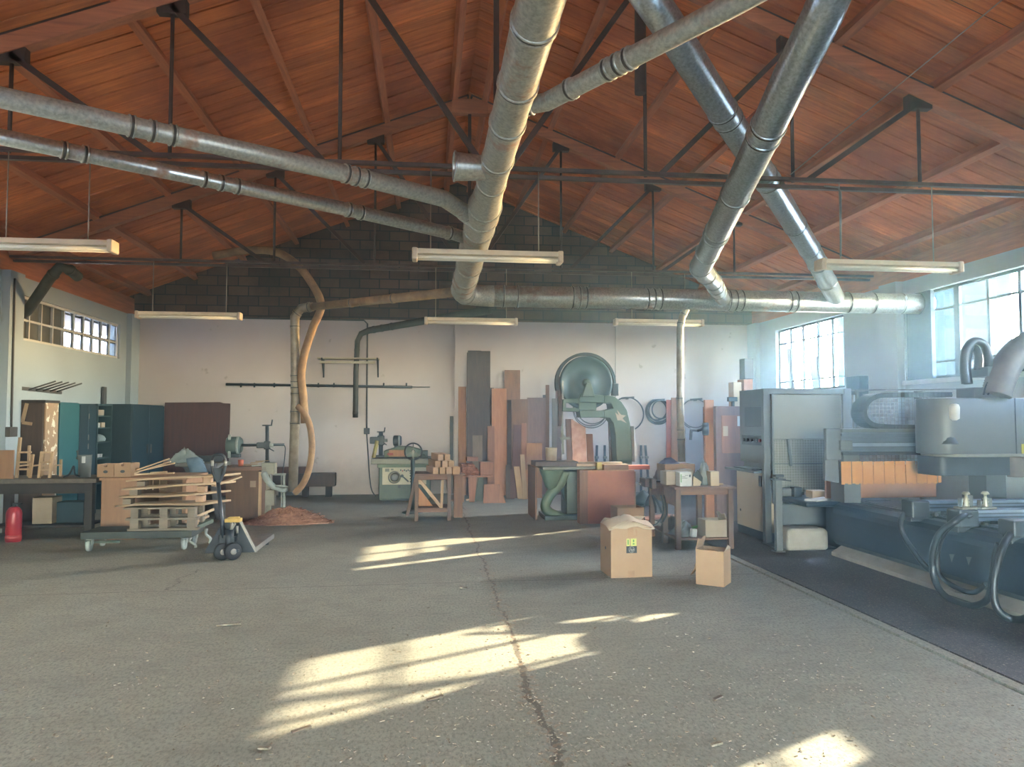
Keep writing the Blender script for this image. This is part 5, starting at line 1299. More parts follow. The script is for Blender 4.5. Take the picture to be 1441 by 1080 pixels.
# laden wooden table
TX0, TX1, TY0, TY1, TZ = 3.03, 3.76, 8.83, 9.95, .765
t = thing('packing_table', 'wooden table heaped with boxes behind the small open carton', 'table', ((TX0 + TX1) / 2, 9.4, 0))
m = MB(); m.bb((TX0 - .03, TY0 - .03, TZ - .03), (TX1 + .03, TY1 + .03, TZ)); m.build('top', 'old_wood_x', t, .006)
for x, y in ((TX0 + .03, TY0 + .03), (TX1 - .03, TY0 + .03), (TX0 + .03, 9.36), (TX0 + .03, TY1 - .03), (TX1 - .03, TY1 - .03)):
    m = MB(); m.bb((x - .032, y - .032, 0), (x + .032, y + .032, TZ - .03)); m.build('leg', 'old_wood', t, .004)
for lo, hi in (((TX0 + .06, TY0 + .01, TZ - .1), (TX1 - .06, TY0 + .035, TZ - .03)), ((TX0 + .01, TY0 + .06, TZ - .24), (TX0 + .035, TY1 - .06, TZ - .03)), ((TX1 - .035, TY0 + .06, TZ - .1), (TX1 - .01, TY1 - .06, TZ - .03)), ((TX0 + .06, TY1 - .035, TZ - .1), (TX1 - .06, TY1 - .01, TZ - .03))):
    m = MB(); m.bb(lo, hi); m.build('apron', 'old_wood_x', t, .003)
m = MB(); m.bb((TX0 + .01, TY0 + .02, .11), (TX1 - .01, TY1 - .02, .135)); m.build('shelf', 'old_wood_x', t, .003)
def carton(name, label, X, Y, w, d, h, z0, mat, rot=0.0, open_=False, flaps=(), th=.006, inner='cardboard_inner', tape=False):
    """cardboard box with corner at X,Y centre; open_ leaves the top off; flaps = angles for front, back, left, right"""
    t = thing(name, label, 'box', (X, Y, z0), rot); m = MB()
    if open_:
        m.bb((-w / 2, -d / 2, 0), (w / 2, d / 2, th))
        m.bb((-w / 2, -d / 2, th), (w / 2, -d / 2 + th, h)); m.bb((-w / 2, d / 2 - th, th), (w / 2, d / 2, h)); m.bb((-w / 2, -d / 2 + th, th), (-w / 2 + th, d / 2 - th, h)); m.bb((w / 2 - th, -d / 2 + th, th), (w / 2, d / 2 - th, h))
        m.build('box_body', mat, t, 0, local=True)
    else:
        m.bb((-w / 2, -d / 2, 0), (w / 2, d / 2, h)); m.build('box_body', mat, t, .004, local=True)
        if tape:
            m = MB(); m.bb((-.025, -d / 2 - .001, h * .78), (.025, d / 2, h + .001)); m.build('tape', 'tape', t, local=True)
    for side, ang, ln in flaps:
        m = MB(); c, s_ = math.cos(ang), math.sin(ang)
        if side in 'fb':
            sy = -1 if side == 'f' else 1; y0 = sy * d / 2
            rows = [[V((-w / 2 + w * i / 6, y0 - sy * ln * c * u, h + ln * s_ * u + .012 * math.sin(i + u * 3) * u)) for i in range(7)] for u in (0, .35, .7, 1)]
        else:
            sx = -1 if side == 'l' else 1; x0 = sx * w / 2
            rows = [[V((x0 - sx * ln * c * u, -d / 2 + d * i / 6, h + ln * s_ * u + .012 * math.sin(i * 1.3 + u * 2) * u)) for i in range(7)] for u in (0, .35, .7, 1)]
        m.sheet(rows, th * .8); m.build('flap', mat if name != 'logo_carton' else 'cardboard_pale', t, local=True)
    return t
q = PY(948, 672, 9.35)
carton('carton', 'brown carton at the back of the laden table, under the purple cloth', PY(951, 660, 9.6).x, 9.6, .42, .3, .24, TZ, 'cardboard_inner', .05)
t = carton('carton', 'long grey-brown carton behind the white one on the laden table', PY(951, 672, 9.25).x, 9.22, .36, .22, .17, TZ, 'cardboard_grey', .04, flaps=(('f', R(10), .1),))
t = carton('carton', 'small white carton with printing at the table front', PY(962, 673, 8.98).x, 8.98, .155, .16, .175, TZ, 'label_white', .0)
m = MB(); m.bb((-.05, -.082, .115), (-.005, -.0805, .12)); m.bb((-.05, -.082, .10), (.02, -.0805, .104)); m.bb((-.01, -.082, .135), (.03, -.0805, .139)); m.build('printed_lines', 'label_black', t, local=True)
m = MB(); m.prism([(.045, .115), (.06, .115), (.063, .14), (.054, .15), (.042, .135)], -.0015, (0, -.0805, 0)); m.build('printed_mark', 'label_black', t, local=True)
m = MB(); m.bb((-.065, -.082, .05), (-.055, -.0805, .15)); m.build('green_stripe', 'label_green', t, local=True)
carton('carton', 'small pale carton at the right of the rags on the laden table', PY(1003, 672, 9.0).x, 9.0, .11, .16, .18, TZ, 'cardboard_pale', -.05)
heap('rag_bundle', 'purple cloth crumpled on top of the brown table carton', 'rags', (PY(941, 645, 9.6).x, 9.6, TZ + .24), .14, .1, .07, 'purple_cloth', 8, 8, 18, .3)
heap('rag_bundle', 'grey-blue frayed rags standing between cartons on the laden table', 'rags', (PY(991, 675, 9.1).x, 9.12, TZ), .10, .10, .27, 'rag_grey', 9, 10, 20, .25)
a = PY(978, 662, 9.05)
m = MB(); m.prism([(a.x - .05, TZ), (a.x + .075, TZ), (a.x + .085, TZ + .10), (a.x + .02, TZ + .2), (a.x - .04, TZ + .13)], -.02, (0, 9.0, 0)); single(m, 'dark_bag', 'black_plastic', 'dark triangular bag beside the white carton on the laden table', 'bag', bevel=.006)
m = MB(); m.prism([(a.x - .06, TZ), (a.x + .03, TZ), (a.x + .05, TZ + .05), (a.x - .05, TZ + .12)], -.015, (0, 8.96, 0)); single(m, 'paper_scrap', 'cardboard_pale', 'pale torn paper before the dark bag on the laden table', 'paper')
m = MB(); q = PY(1010, 683, 8.95); m.bar(q + V((-.06, .03, .012)), q + V((.07, 0, .012)), .05, .018); single(m, 'offcut', 'pale_wood', 'pale flat offcut at the right front corner of the laden table', 'offcut')
heap('tool_pile', 'brown pile of small tools at the left end of the laden table', 'tools', (TX0 + .08, 9.80, TZ + .002), .07, .09, .12, 'old_wood', 12, 9, 18, .35)
t = thing('bench_vise', 'dark metal vise on the left edge of the laden table', 'vise', (PY(918, 690, 9.55).x, 9.6, TZ))
vx = TX0 - .05
m = MB(); m.bb((vx - .06, 9.45, TZ - .08), (vx + .0, 9.75, TZ + .05)); m.bb((vx, 9.5, TZ + .001), (vx + .12, 9.7, TZ + .02)); m.build('fixed_jaw', 'dark_steel', t, .01)
m = MB(); m.bb((vx - .15, 9.47, TZ - .06), (vx - .09, 9.73, TZ + .05)); m.cyl((vx - .2, 9.6, TZ - .02), (vx, 9.6, TZ - .02), .018, n=10); m.build('moving_jaw', 'dark_steel', t, .01)
m = MB(); m.cyl((vx - .2, 9.5, TZ - .02), (vx - .2, 9.7, TZ - .02), .01, n=8); m.build('bar', 'jack_steel', t)
t = thing('hanging_cables', 'black cables looping down from the left side of the laden table', 'cables', (PY(915, 700, 9.4).x, 9.4, .2))
for pts in (((914, 697), (907, 712), (906, 728), (912, 738), (922, 739), (930, 730), (934, 715), (930, 697)), ((918, 697), (922, 712), (923, 722)), ((919, 697), (926, 708), (931, 722)), ((934, 697), (937, 712), (938, 724), (933, 735))):
    m = MB(); m.tube(spline([PY(px, py, 9.15 if len(pts) > 4 else 9.2) for px, py in pts], 5), .010 if len(pts) > 3 else .014, 8); m.build('cable', 'black_rubber', t)
carton('carton', 'open carton under the laden table, right front', PY(1003, 745, 9.0).x, 9.02, .28, .24, .21, .136, 'cardboard_grey', .04, True, (('r', R(70), .08),))
heap('junk_pile', 'greenish scraps heaped on the shelf under the laden table', 'scraps', (PY(966, 748, 9.1).x - .03, 9.15, .138), .17, .18, .14, 'rag_grey', 14, 9, 20, .4)
m = MB(); q = PY(977, 752, 8.9); m.box(q + V((0, .03, .0)), (.07, .06, .10), (0, .1, .2)); m.v = [p - V((0, 0, min(v.z for v in m.v) - .136)) for p in m.v]; single(m, 'tin', 'label_white', 'small white tin on the shelf edge under the laden table', 'tin', bevel=.006)
m = MB(); q = PY(980, 745, 9.3); m.bar(q + V((-.13, .0, -.0)), q + V((.12, .12, .03)), .05, .02); single(m, 'green_slat', 'label_green', 'thin green slat among the scraps under the laden table', 'slat')
heap('junk_pile', 'dark purple-brown scraps at the left under the laden table', 'scraps', (PY(944, 750, 9.3).x + .12, 9.62, .138), .11, .2, .14, 'plank_dark', 15, 9, 20, .4)
# boxes on the floor
W_, H_, D_ = .43, .50, .40
t = carton('logo_carton', 'large brown carton with a black printed logo and lime label, flaps half closed', PY(888, 800, 7.36).x, 7.36 + D_ / 2, W_, D_, H_, 0, 'cardboard', R(2), True, (('b', R(22), .2), ('l', R(20), .2), ('r', R(16), .2)))
rows = []
for u in (0, .3, .6, .85, 1):
    rows.append([V((-W_ / 2 - .02 + (W_ + .05) * i / 8, -D_ / 2 - .012 + D_ * .7 * u, H_ + .005 + .09 * math.sin(min(1, u * 1.2) * PI * .5) * (1 - .5 * abs(i - 4) / 4) - .03 * (abs(i - 4) / 4) ** 2 + .012 * math.sin(i * 1.7))) for i in range(9)])
m = MB(); m.sheet(rows, .006); m.build('flap', 'cardboard_pale', t, local=True)
yb_ = -D_ / 2 - .0008
m = MB(); m.bb((-.055, yb_ - .001, .245), (.055, yb_, .315)); m.build('logo_panel', 'label_black', t, local=True)
m = MB(); m.bb((-.052, yb_ - .001, .316), (-.02, yb_, .39)); m.bb((-.008, yb_ - .001, .316), (.052, yb_, .39)); m.build('lime_label', 'label_lime', t, local=True)
m = MB(); m.bb((.012, yb_ - .002, .33), (.03, yb_ - .001, .345)); m.bb((.014, yb_ - .002, .355), (.028, yb_ - .001, .38)); m.bb((-.042, yb_ - .002, .33), (-.03, yb_ - .001, .38)); m.build('label_print', 'label_green', t, local=True)
m = MB(); m.ring((0, yb_ - .0015, .28), (0, 1, 0), .029, .0016, 32, 6); m.build('logo_ring', 'logo_grey', t, local=True)
Mt = MW[t.name] @ Matrix.Translation((0, yb_ - .0016, .281)) @ Matrix.Rotation(R(90), 4, 'X')
text_mesh('hp', .044, 'logo_letters', 'logo_grey', t, Mt, .28)
m = MB(); m.bb((-.04, yb_ - .0006, .40), (.02, yb_, H_)); m.build('tape', 'tape', t, local=True)
m = MB(); m.bb((-.04, yb_ - .0006, .0), (.03, yb_, .07)); m.build('tape', 'tape', t, local=True)
m = MB(); m.prism([(.0, .40), (.06, .41), (.065, .46), (.045, .49), (.04, .46), (.045, .43), (0, .415)], -.0012, (0, yb_ - .0005, 0)); m.build('torn_tape', 'tape', t, local=True)
m = MB(); m.prism([(.025 * math.cos(k * PI / 6) + .0, .27 + .016 * math.sin(k * PI / 6)) for k in range(12)], .002, (-W_ / 2 - .0006, 0, 0), (0, 1, 0)); m.build('hand_hole', 'black_plastic', t, local=True)
t = carton('small_carton', 'small worn open carton on the floor beside the large logo carton', PY(1004, 810, 7.02).x, 7.02, .27, .25, .335, 0, 'cardboard', R(-38), True, (('l', R(75), .10),))
m = MB(); rows = [[V((-.135 - .004 - .05 * u * u, -.125 + .11 * i / 4, .2 - .12 * u)) for i in range(5)] for u in (0, .5, 1)]; m.sheet(rows, .005); m.build('torn_flap', 'cardboard_inner', t, local=True)
m = MB(); rows = [[V((.135 + .008 * u, -.1 + .2 * i / 4, .335 + .05 * u - .02 * abs(i - 2) * u)) for i in range(5)] for u in (0, .5, 1)]; m.sheet(rows, .005); m.build('flap', 'cardboard_pale', t, local=True)
carton('carton', 'plain brown carton behind the large logo carton', PY(887, 720, 9.0).x, 9.15, .34, .3, .50, 0, 'cardboard_inner', R(2), True)
m = MB(); q = PZ(940, 738); m.bar(q + V((-.3, .4, .02)), q + V((.35, .9, .02)), .2, .03); single(m, 'floor_board', 'plank_rose', 'pinkish board lying on the sunlit floor behind the laden table', 'board')
# tall panels right of the table
PYN = 11.2
t = thing('panel_cabinet', 'tall brown cabinet with a lighter inset panel behind the laden table', 'cabinet', (PY(1027, 735, PYN).x, PYN + .3, 0))
a, b = PY(1007, 572, PYN), PY(1047, 572, PYN)
m = MB(); m.bb((a.x, PYN, 0), (b.x + .35, PYN + .55, a.z)); m.build('carcass', 'plank_mauve', t, .006)
a, b = PY(1015, 585, PYN), PY(1047, 638, PYN); m = MB(); m.bb((a.x, PYN - .012, b.z), (b.x + .2, PYN, a.z)); m.build('inset_panel', 'plank_rose', t, .003)
a, b = PY(1037, 586, PYN), PY(1045, 600, PYN); m = MB(); m.bb((a.x, PYN - .018, b.z), (b.x, PYN - .012, a.z)); m.build('notice', 'paper_white', t)
a, b = PY(1017, 600, PYN), PY(1024, 614, PYN); m = MB(); m.bb((a.x, PYN - .016, b.z), (b.x, PYN - .012, a.z)); m.build('pale_label', 'cardboard_pale', t)
a, b = PY(992, 563, PYN + .1), PY(1004.5, 563, PYN + .1); m = MB(); m.bb((a.x, PYN + .1, 0), (b.x, PYN + .16, a.z)); single(m, 'tall_plank', 'orange_wood', 'bright orange plank standing against the tall brown cabinet', 'board', bevel=.003)
q = PY(993, 604, PYN - .1)
t = thing('polishing_wheel', 'dark polishing wheel on a bracket fixed to the orange plank', 'wheel', tuple(q))
m = MB(); m.lathe([(.02, -.05), (.09, -.05), (.1, -.03), (.1, .03), (.09, .05), (.02, .05)], q, V((1, -.4, 0)), 24); m.build('wheel', 'feeder_dark', t)
m = MB(); m.cyl(q + V((-.03, .0, 0)), q + V((-.13, .02, -.03)), .02, n=10); m.bar(q + V((-.12, .02, -.03)), q + V((-.24, .03, -.02)), .03); m.bar(q + V((-.22, .03, -.01)), q + V((-.235, .03, -.17)), .035); m.bar(q, q + V((.06, .2, 0)), .03); m.build('bracket', 'feeder_dark', t)
for (p0, p1, y0, y1, yy, d, mt, lab, nm) in ((1032, 1044, 538, 572, PYN + .1, .2, 'cardboard_pale', 'pale carton standing on top of the tall brown cabinet', 'carton'), (1046.5, 1060, 534, 572, PYN + .12, .25, 'plank_rose', 'pinkish box right of the pale carton on the tall cabinet', 'carton')):
    a, b = PY(p0, y0, yy), PY(p1, y1, yy); z_ = PY(1007, 572, PYN).z + .001; m = MB(); m.bb((a.x, yy, z_), (b.x, yy + d, a.z)); single(m, nm, mt, lab, 'box', bevel=.005)
a, b = PY(1045.5, 505, PYN + .2), PY(1058.5, 534, PYN + .2); m = MB(); m.bb((a.x, PYN + .14, b.z + .002), (b.x, PYN + .34, a.z)); single(m, 'grey_carton', 'grey_panel', 'dark grey upright box topmost above the pinkish one', 'box', bevel=.004)
z_ = PY(1007, 572, PYN).z
m = MB(); a, b = PY(1025, 559, PYN + .02), PY(1038, 559, PYN + .02); m.bb((a.x, PYN + .0, a.z - .07), (a.x + (b.x - a.x) * .95, PYN + .08, a.z)); m.bb((a.x + .06, PYN + .01, z_), (a.x + .1, PYN + .07, a.z - .07)); single(m, 'switch_lamp', 'machine_green_dark', 'small dark green lamp head on the edge of the tall brown cabinet', 'lamp', bevel=.006)
HAZE = .0072
# ================================================================ dust hanging in the air of the hall
t = NT('dusty_air'); t.n.remove(t.b)
vsn = t.node('ShaderNodeVolumeScatter'); vsn.inputs['Color'].default_value = (.42, .72, 1.0, 1); vsn.inputs['Density'].default_value = HAZE; vsn.inputs['Anisotropy'].default_value = .62
t.link(vsn.outputs[0], t.out.inputs['Volume'])
m = MB(); m.bb((XL - 2.2, YF - .8, -.6), (XR + 1.05, YB + .8, 7.6))
o = m.build('haze', 'dusty_air'); tag(o, 'thin bluish dusty haze hanging in the air of the whole hall', 'haze', kind='stuff')
# ================================================================ machining centre on the right
ZP = -.012
# control console
CX0, CX1, CYA, CYB = 4.42, 4.95, 9.32, 10.27
t = thing('control_console', 'tall grey control cabinet with screen and beige lower door', 'cabinet', ((CX0 + CX1) / 2, (CYA + CYB) / 2, ZP))
ztop = PX(1060, 548, CX0).z
m = MB(); m.bb((CX0 + .12, CYA, .06), (CX1, CYB, ztop)); m.build('carcass', 'cnc_grey', t, .008)
m = MB(); m.bb((CX0 + .02, CYA, ZP), (CX1, CYB, .1)); m.build('plinth', 'cnc_dark', t, .004)
m = MB(); m.bb((CX0, CYA + .02, .1), (CX0 + .12, CYB - .02, .88)); d = m.build('lower_door', 'cnc_beige', t, .008)
m = MB(); m.bb((CX0 - .012, CYA + .12, .70), (CX0, CYA + .19, .84)); m.build('latch', 'black_plastic', d)
m = MB(); m.bb((CX0 - .006, CYB - .16, .30), (CX0, CYB - .13, .33)); m.build('keyhole', 'black_plastic', d)
m = MB(); m.bb((CX0 - .16, CYA + .02, .885), (CX0 + .12, CYB + .02, .91)); m.build('keyboard_shelf', 'cnc_light', t, .004)
m = MB(); m.bb((CX0 - .10, CYA + .2, .911), (CX0 + .06, CYB - .15, .93)); m.build('keyboard', 'screen_dark', t, .004)
m = MB(); m.bb((CX0 + .06, CYA + .02, 1.0), (CX0 + .12, CYB - .02, ztop)); m.build('front_panel', 'cnc_light', t, .005)
a, b = PX(1051, 573, CX0 + .06), PX(1068, 601, CX0 + .06)
m = MB(); m.bb((CX0 + .05, CYA + .2, b.z), (CX0 + .0605, CYB - .2, a.z)); m.build('screen', 'screen_dark', t, .006)
m = MB(); z1 = PX(1060, 613, CX0).z; z2 = PX(1060, 627, CX0).z; m.bb((CX0 + .04, CYA + .12, z2), (CX0 + .0605, CYB - .12, z1)); m.build('button_panel', 'cnc_dark', t, .004)
for i in range(5):
    m = MB(); y = CYA + .22 + i * .13; m.cyl((CX0 + .04, y, (z1 + z2) / 2), (CX0 + .015, y, (z1 + z2) / 2), .022, n=12); m.build('push_button', 'bright_red' if i == 0 else 'feeder_dark', t)
# enclosure
EY = 9.22; E_ = lambda px, py: PY(px, py, EY)
t = thing('machine_enclosure', 'cream guard panel with wire mesh below, beside the control cabinet', 'guard', (E_(1135, 700).x, EY, ZP))
a, b = E_(1074, 547), E_(1198, 547)
for p0, p1 in ((1074, 1083), (1188, 1198)):
    m = MB(); q0, q1 = E_(p0, 547), E_(p1, 547); m.bb((q0.x, EY, ZP), (q1.x, EY + .08, q0.z)); m.build('post', 'cnc_light', t, .006)
m = MB(); q0, q1 = E_(1083, 547), E_(1188, 555); m.bb((q0.x, EY + .005, q1.z), (q1.x, EY + .07, q0.z)); m.build('top_rail', 'cnc_light', t, .004)
m = MB(); q0, q1 = E_(1088, 555), E_(1186, 618); m.bb((q0.x, EY + .02, q1.z), (q1.x, EY + .04, q0.z)); m.build('solid_panel', 'cnc_cream', t, .003)
for px in (1086.5, 1186.5):
    m = MB(); q0 = E_(px, 555); m.bb((q0.x - .012, EY - .012, .5), (q0.x + .012, EY + .018, q0.z)); m.build('slide_rail', 'cnc_light', t, .003)
q0, q1 = E_(1089, 619), E_(1186, 692); xs0, xs1, z1, z0 = q0.x, q1.x, q0.z, q1.z
def mesh_panel(t, o, u, v, nu, nv, r=.0022, mat='mesh_wire'):
    m = MB(); o, u, v = V(o), V(u), V(v)
    for i in range(nu + 1): m.bar(o + u * (i / nu), o + u * (i / nu) + v, r * 2)
    for j in range(nv + 1): m.bar(o + v * (j / nv), o + v * (j / nv) + u, r * 2)
    return m.build('wire_mesh', mat, t)
mesh_panel(t, (xs0, EY + .03, z0), (xs1 - xs0, 0, 0), (0, 0, z1 - z0), 26, 20)
m = MB(); m.bb((xs0, EY + .045, z0), (xs1, EY + .055, z1)); m.build('backing_sheet', 'cnc_cream', t)
m = MB(); m.bb((xs0, EY + .01, E_(1100, 653).z - .008), (xs1, EY + .028, E_(1100, 653).z + .008)); m.build('mid_rail', 'cnc_light', t)
m = MB(); m.bar(E_(1108, 618) + V((0, -.02, 0)), E_(1112, 656) + V((0, -.02, 0)), .03, .04, up=(0, 1, 0)); m.build('door_handle', 'cnc_light', t, .006)
# light-barrier post
q = PZ(1096, 775); 
t = thing('barrier_post', 'slim pale light-barrier post in front of the mesh guard', 'post', (q.x, q.y, ZP))
zt = PY(1096, 676, q.y).z
m = MB(); m.bb((q.x - .04, q.y - .035, ZP), (q.x + .04, q.y + .035, zt)); m.build('post', 'cnc_light', t, .006)
m = MB(); m.bb((q.x - .07, q.y - .06, zt), (q.x + .08, q.y + .06, zt + .02)); m.bb((q.x - .05, q.y - .05, zt + .04), (q.x + .06, q.y + .04, zt + .07)); m.bar((q.x - .0, q.y - .02, zt + .01), (q.x + .16, q.y - .02, zt - .01), .03, .015); m.cyl((q.x, q.y, zt + .01), (q.x, q.y, zt + .05), .02, n=10); m.build('bracket', 'cnc_dark', t, .004)
m = MB(); m.bb((q.x - .07, q.y - .07, ZP), (q.x + .05, q.y + .05, ZP + .012)); m.build('foot_plate', 'cnc_light', t)
# foam block on the floor
q = PZ(1132, 774); w = .27
t = MB(); t.prism([(-w, .02), (-w + .03, 0), (w - .03, 0), (w, .03), (w - .0, .23), (w - .05, .265), (-w + .06, .275), (-w + .01, .25)], -.3, (q.x + .05, q.y, ZP)); single(t, 'foam_block', 'foam_grey', 'rounded grey foam block on the floor behind the barrier post', 'block', bevel=.03)
# bed
BX0, BZT, BZB = 4.78, .62, .17
t = thing('machine_bed', 'long dark blue machine bed running towards the viewer', 'machine', (5.5, 6.6, ZP))
prof = [(BX0, BZB), (BX0 + .04, BZB - .05), (6.6, BZB - .05), (6.6, BZT), (BX0 + .17, BZT), (BX0 + .12, BZT - .005), (BX0 + .05, BZT - .035), (BX0 + .012, BZT - .08), (BX0, BZT - .13)]
m = MB(); m.prism(prof, 6.4, (0, 2.8, 0)); 
m = MB(); vs = [V((p[0], y, p[1])) for y in (2.8, 8.35) for p in prof]; k = len(prof)
m.add(vs, [tuple(range(k)), tuple(reversed(range(k, 2 * k)))] + [(i, (i + 1) % k, k + (i + 1) % k, k + i) for i in range(k)]); m.build('bed_casting', 'cnc_blue', t)
m = MB(); m.bb((BX0 + .3, 2.8, ZP), (6.3, 8.35, BZB - .05)); m.build('base', 'cnc_dark', t)
m = MB(); m.prism([(BX0 + .02, BZB - .05), (BX0 + .3, BZB - .05), (BX0 + .3, ZP), (BX0 - .06, ZP), (BX0 - .06, .04)], .001, (0, 2.8, 0))
m = MB(); pr = [(BX0 - .02, ZP), (BX0 + .3, ZP), (BX0 + .3, .1), (BX0 + .1, .1), (BX0 - .02, .03)]; kk = len(pr); vs = [V((p[0], y, p[1])) for y in (2.8, 8.35) for p in pr]; m.add(vs, [tuple(range(kk)), tuple(reversed(range(kk, 2 * kk)))] + [(i, (i + 1) % kk, kk + (i + 1) % kk, kk + i) for i in range(kk)]); m.build('side_skirt', 'foam_grey', t)
for x in (BX0 + .2, BX0 + .27):
    m = MB(); m.bb((x, 2.9, BZT), (x + .035, 8.34, BZT + .025)); m.build('guide_rail', 'gantry_metal', t, .004)
m = MB(); pr = [(9.02, ZP), (9.19, ZP), (9.19, .5), (9.12, .5)]; vs = [V((x, p[0], p[1])) for x in (4.5, 5.6) for p in pr]; m.add(vs, [(0, 1, 2, 3), (7, 6, 5, 4)] + [(i, (i + 1) % 4, 4 + (i + 1) % 4, 4 + i) for i in range(4)]); m.build('end_housing', 'cnc_grey', t, .01)
a = PZ(1100, 775); b = PZ(1205, 770)
m = MB(); m.bb((4.3, 8.75, ZP), (b.x, 9.2, ZP + .015)); m.build('floor_plate', 'cnc_light', t)
m = MB(); m.bb((BX0 - .32, 8.36, BZT - .07), (BX0 + .8, 9.15, BZT + .0)); m.build('end_table', 'cnc_blue', t, .03)
m = MB(); m.bb((BX0 + .28, 8.36, ZP), (BX0 + .8, 9.0, BZT - .07)); m.build('end_pedestal', 'cnc_dark', t, .01)
# clutter at the far end of the bed
z_ = BZT
for (px, py, yy, w, d, h, mt, lab, nm) in ((1105, 690, 9.0, .12, .1, .10, 'cnc_light', 'small pale box on the far end of the machine bed', 'box'), (1120, 694, 8.95, .1, .12, .12, 'screen_dark', 'dark device on the far end of the machine bed', 'device'), (1149, 692, 8.8, .2, .16, .09, 'cardboard_pale', 'pale pink-banded carton on the far end of the bed', 'box')):
    q = PY(px, py, yy); m = MB(); m.bb((q.x - w / 2, yy - d / 2, z_ + .001), (q.x + w / 2, yy + d / 2, z_ + h)); single(m, nm, mt, lab, 'box', bevel=.006)
m = MB(); q = PZ(1160, 705, z_); m.bar((q.x - .2, q.y - .05, z_ + .012), (q.x + .15, q.y + .15, z_ + .012), .16, .02); single(m, 'white_board', 'label_white', 'white flat board on the machine bed before the wooden panel', 'board')
heap('shavings', 'pale tangled shavings on the machine bed below the gantry', 'shavings', (PZ(1205, 698, z_).x, PZ(1205, 698, z_).y, z_ + .027), .3, .12, .09, 'chip', 31, 8, 24, .4, kind='stuff')
# pods rails across the bed
def pod_rail(Y, label, xl, xr, z0, h=.1, w=.14):
    z0 = max(z0, BZT + .035)
    t = thing('cross_rail', label, 'rail', ((xl + xr) / 2, Y, BZT + .03), 0, 'cross rails on the bed')
    m = MB(); m.bb((xl + .16, Y - w / 2, z0), (xr, Y + w / 2, z0 + h)); m.build('beam', 'rail_blue', t, .006)
    for dz in (.3, .62):
        m = MB(); m.bb((xl + .16, Y - w / 2 - .004, z0 + h * dz), (xr, Y - w / 2, z0 + h * dz + .012)); m.build('slot', 'gantry_metal', t)
    m = MB(); m.bb((xl - .03, Y - w / 2 - .02, max(z0 - .1, BZT + .004)), (xl + .16, Y + w / 2 + .02, z0 + h + .005)); m.build('end_block', 'cnc_dark', t, .015)
    m = MB(); m.bb((xl - .02, Y - .05, BZT + .026), (xl + .3, Y + .05, z0 - .1)); m.bb((xl + .3, Y - .05, BZT + .026), (xl + .42, Y + .05, z0)); m.build('carriage', 'cnc_dark', t, .006)
    m = MB(); m.cyl((xl + .22, Y - w / 2 - .03, z0 - .03), (xl + .22, Y - w / 2 + .02, z0 - .03), .022, n=10); m.build('clamp_knob', 'jack_steel', t)
Z1 = PX(1300, 718, BX0 + .1).z
yr1, yr2, yr3 = PX(1282, 708, BX0).y, PX(1345, 722, BX0).y, PX(1412, 745, BX0).y
pod_rail(yr1, 'farthest of the three blue-grey cross rails on the machine bed', BX0 - .02, 6.55, PX(1290, 718, BX0 + .1).z)
pod_rail(yr2, 'middle blue-grey cross rail carrying two bright clamps', BX0, 6.55, PX(1350, 731, BX0 + .1).z)
pod_rail(yr3, 'nearest cross rail, mostly cut off at the right edge', BX0 + .05, 6.55, PX(1412, 752, BX0 + .1).z)
zr = PX(1350, 731, BX0 + .1).z + .105
for px, hh, lab in ((1358, .17, 'taller bright metal clamp on the middle cross rail'), (1385, .13, 'lower bright metal clamp on the middle cross rail')):
    q = PY(px, 712, yr2); t = thing('rail_clamp', lab, 'clamp', (q.x, yr2, zr))
    m = MB(); m.bb((q.x - .07, yr2 - .06, zr), (q.x + .08, yr2 + .06, zr + .018)); m.build('foot', 'bright_iron', t, .004)
    m = MB(); m.bb((q.x - .0, yr2 - .03, zr + .018), (q.x + .06, yr2 + .04, zr + hh * .75)); m.bb((q.x - .05, yr2 - .03, zr + .018), (q.x - .01, yr2 + .03, zr + hh * .6)); m.build('block', 'cnc_light', t, .006)
    m = MB(); m.lathe([(.024, 0), (.03, .02), (.02, .03), (.03, .05), (.018, .06), (.026, .075), (.014, .085), (.012, .11), (.034, .115), (.03, .13), (.02, .14)], (q.x - .015, yr2 - .035, zr + .02), n=18); m.build('spindle', 'brass', t)
# hoses hanging at the front side of the bed
def hose(label, pts, r, n=6):
    m = MB(); m.tube(spline(pts, n), r, 12); return single(m, 'air_hose', 'hose_dark', label, 'hose', 'air hoses along the bed')
XH = BX0 - .12
hose('dark air hose dropping from the farthest cross rail', [PX(1278, 714, XH + .16), PX(1267, 735, XH), PX(1272, 755, XH), PX(1285, 775, XH - .02), PX(1300, 795, XH - .02), PX(1313, 806, XH)], .026)
hose('large looped dark air hose under the middle cross rail', [PX(1362, 722, XH + .2), PX(1345, 733, XH + .04), PX(1322, 752, XH - .04), PX(1313, 778, XH - .06), PX(1313, 808, XH - .06), PX(1324, 833, XH - .06), PX(1345, 848, XH - .06), PX(1370, 853, XH - .05), PX(1390, 843, XH - .03), PX(1397, 815, XH - .02), PX(1400, 790, XH), PX(1406, 765, XH + .02)], .029)
hose('inner looped air hose hanging inside the larger loop', [PX(1368, 724, XH + .2), PX(1334, 745, XH + .08), PX(1320, 775, XH + .08), PX(1322, 808, XH + .08), PX(1345, 827, XH + .08), PX(1370, 834, XH + .08), PX(1388, 822, XH + .08)], .022)
hose('air hose loop at the right edge of the photo', [PX(1425, 748, XH + .2), PX(1412, 768, XH), PX(1402, 800, XH - .1), PX(1398, 830, XH - .15), PX(1404, 858, XH - .15), PX(1425, 872, XH - .06), PX(1448, 868, XH - .06), PX(1462, 840, XH)], .03)
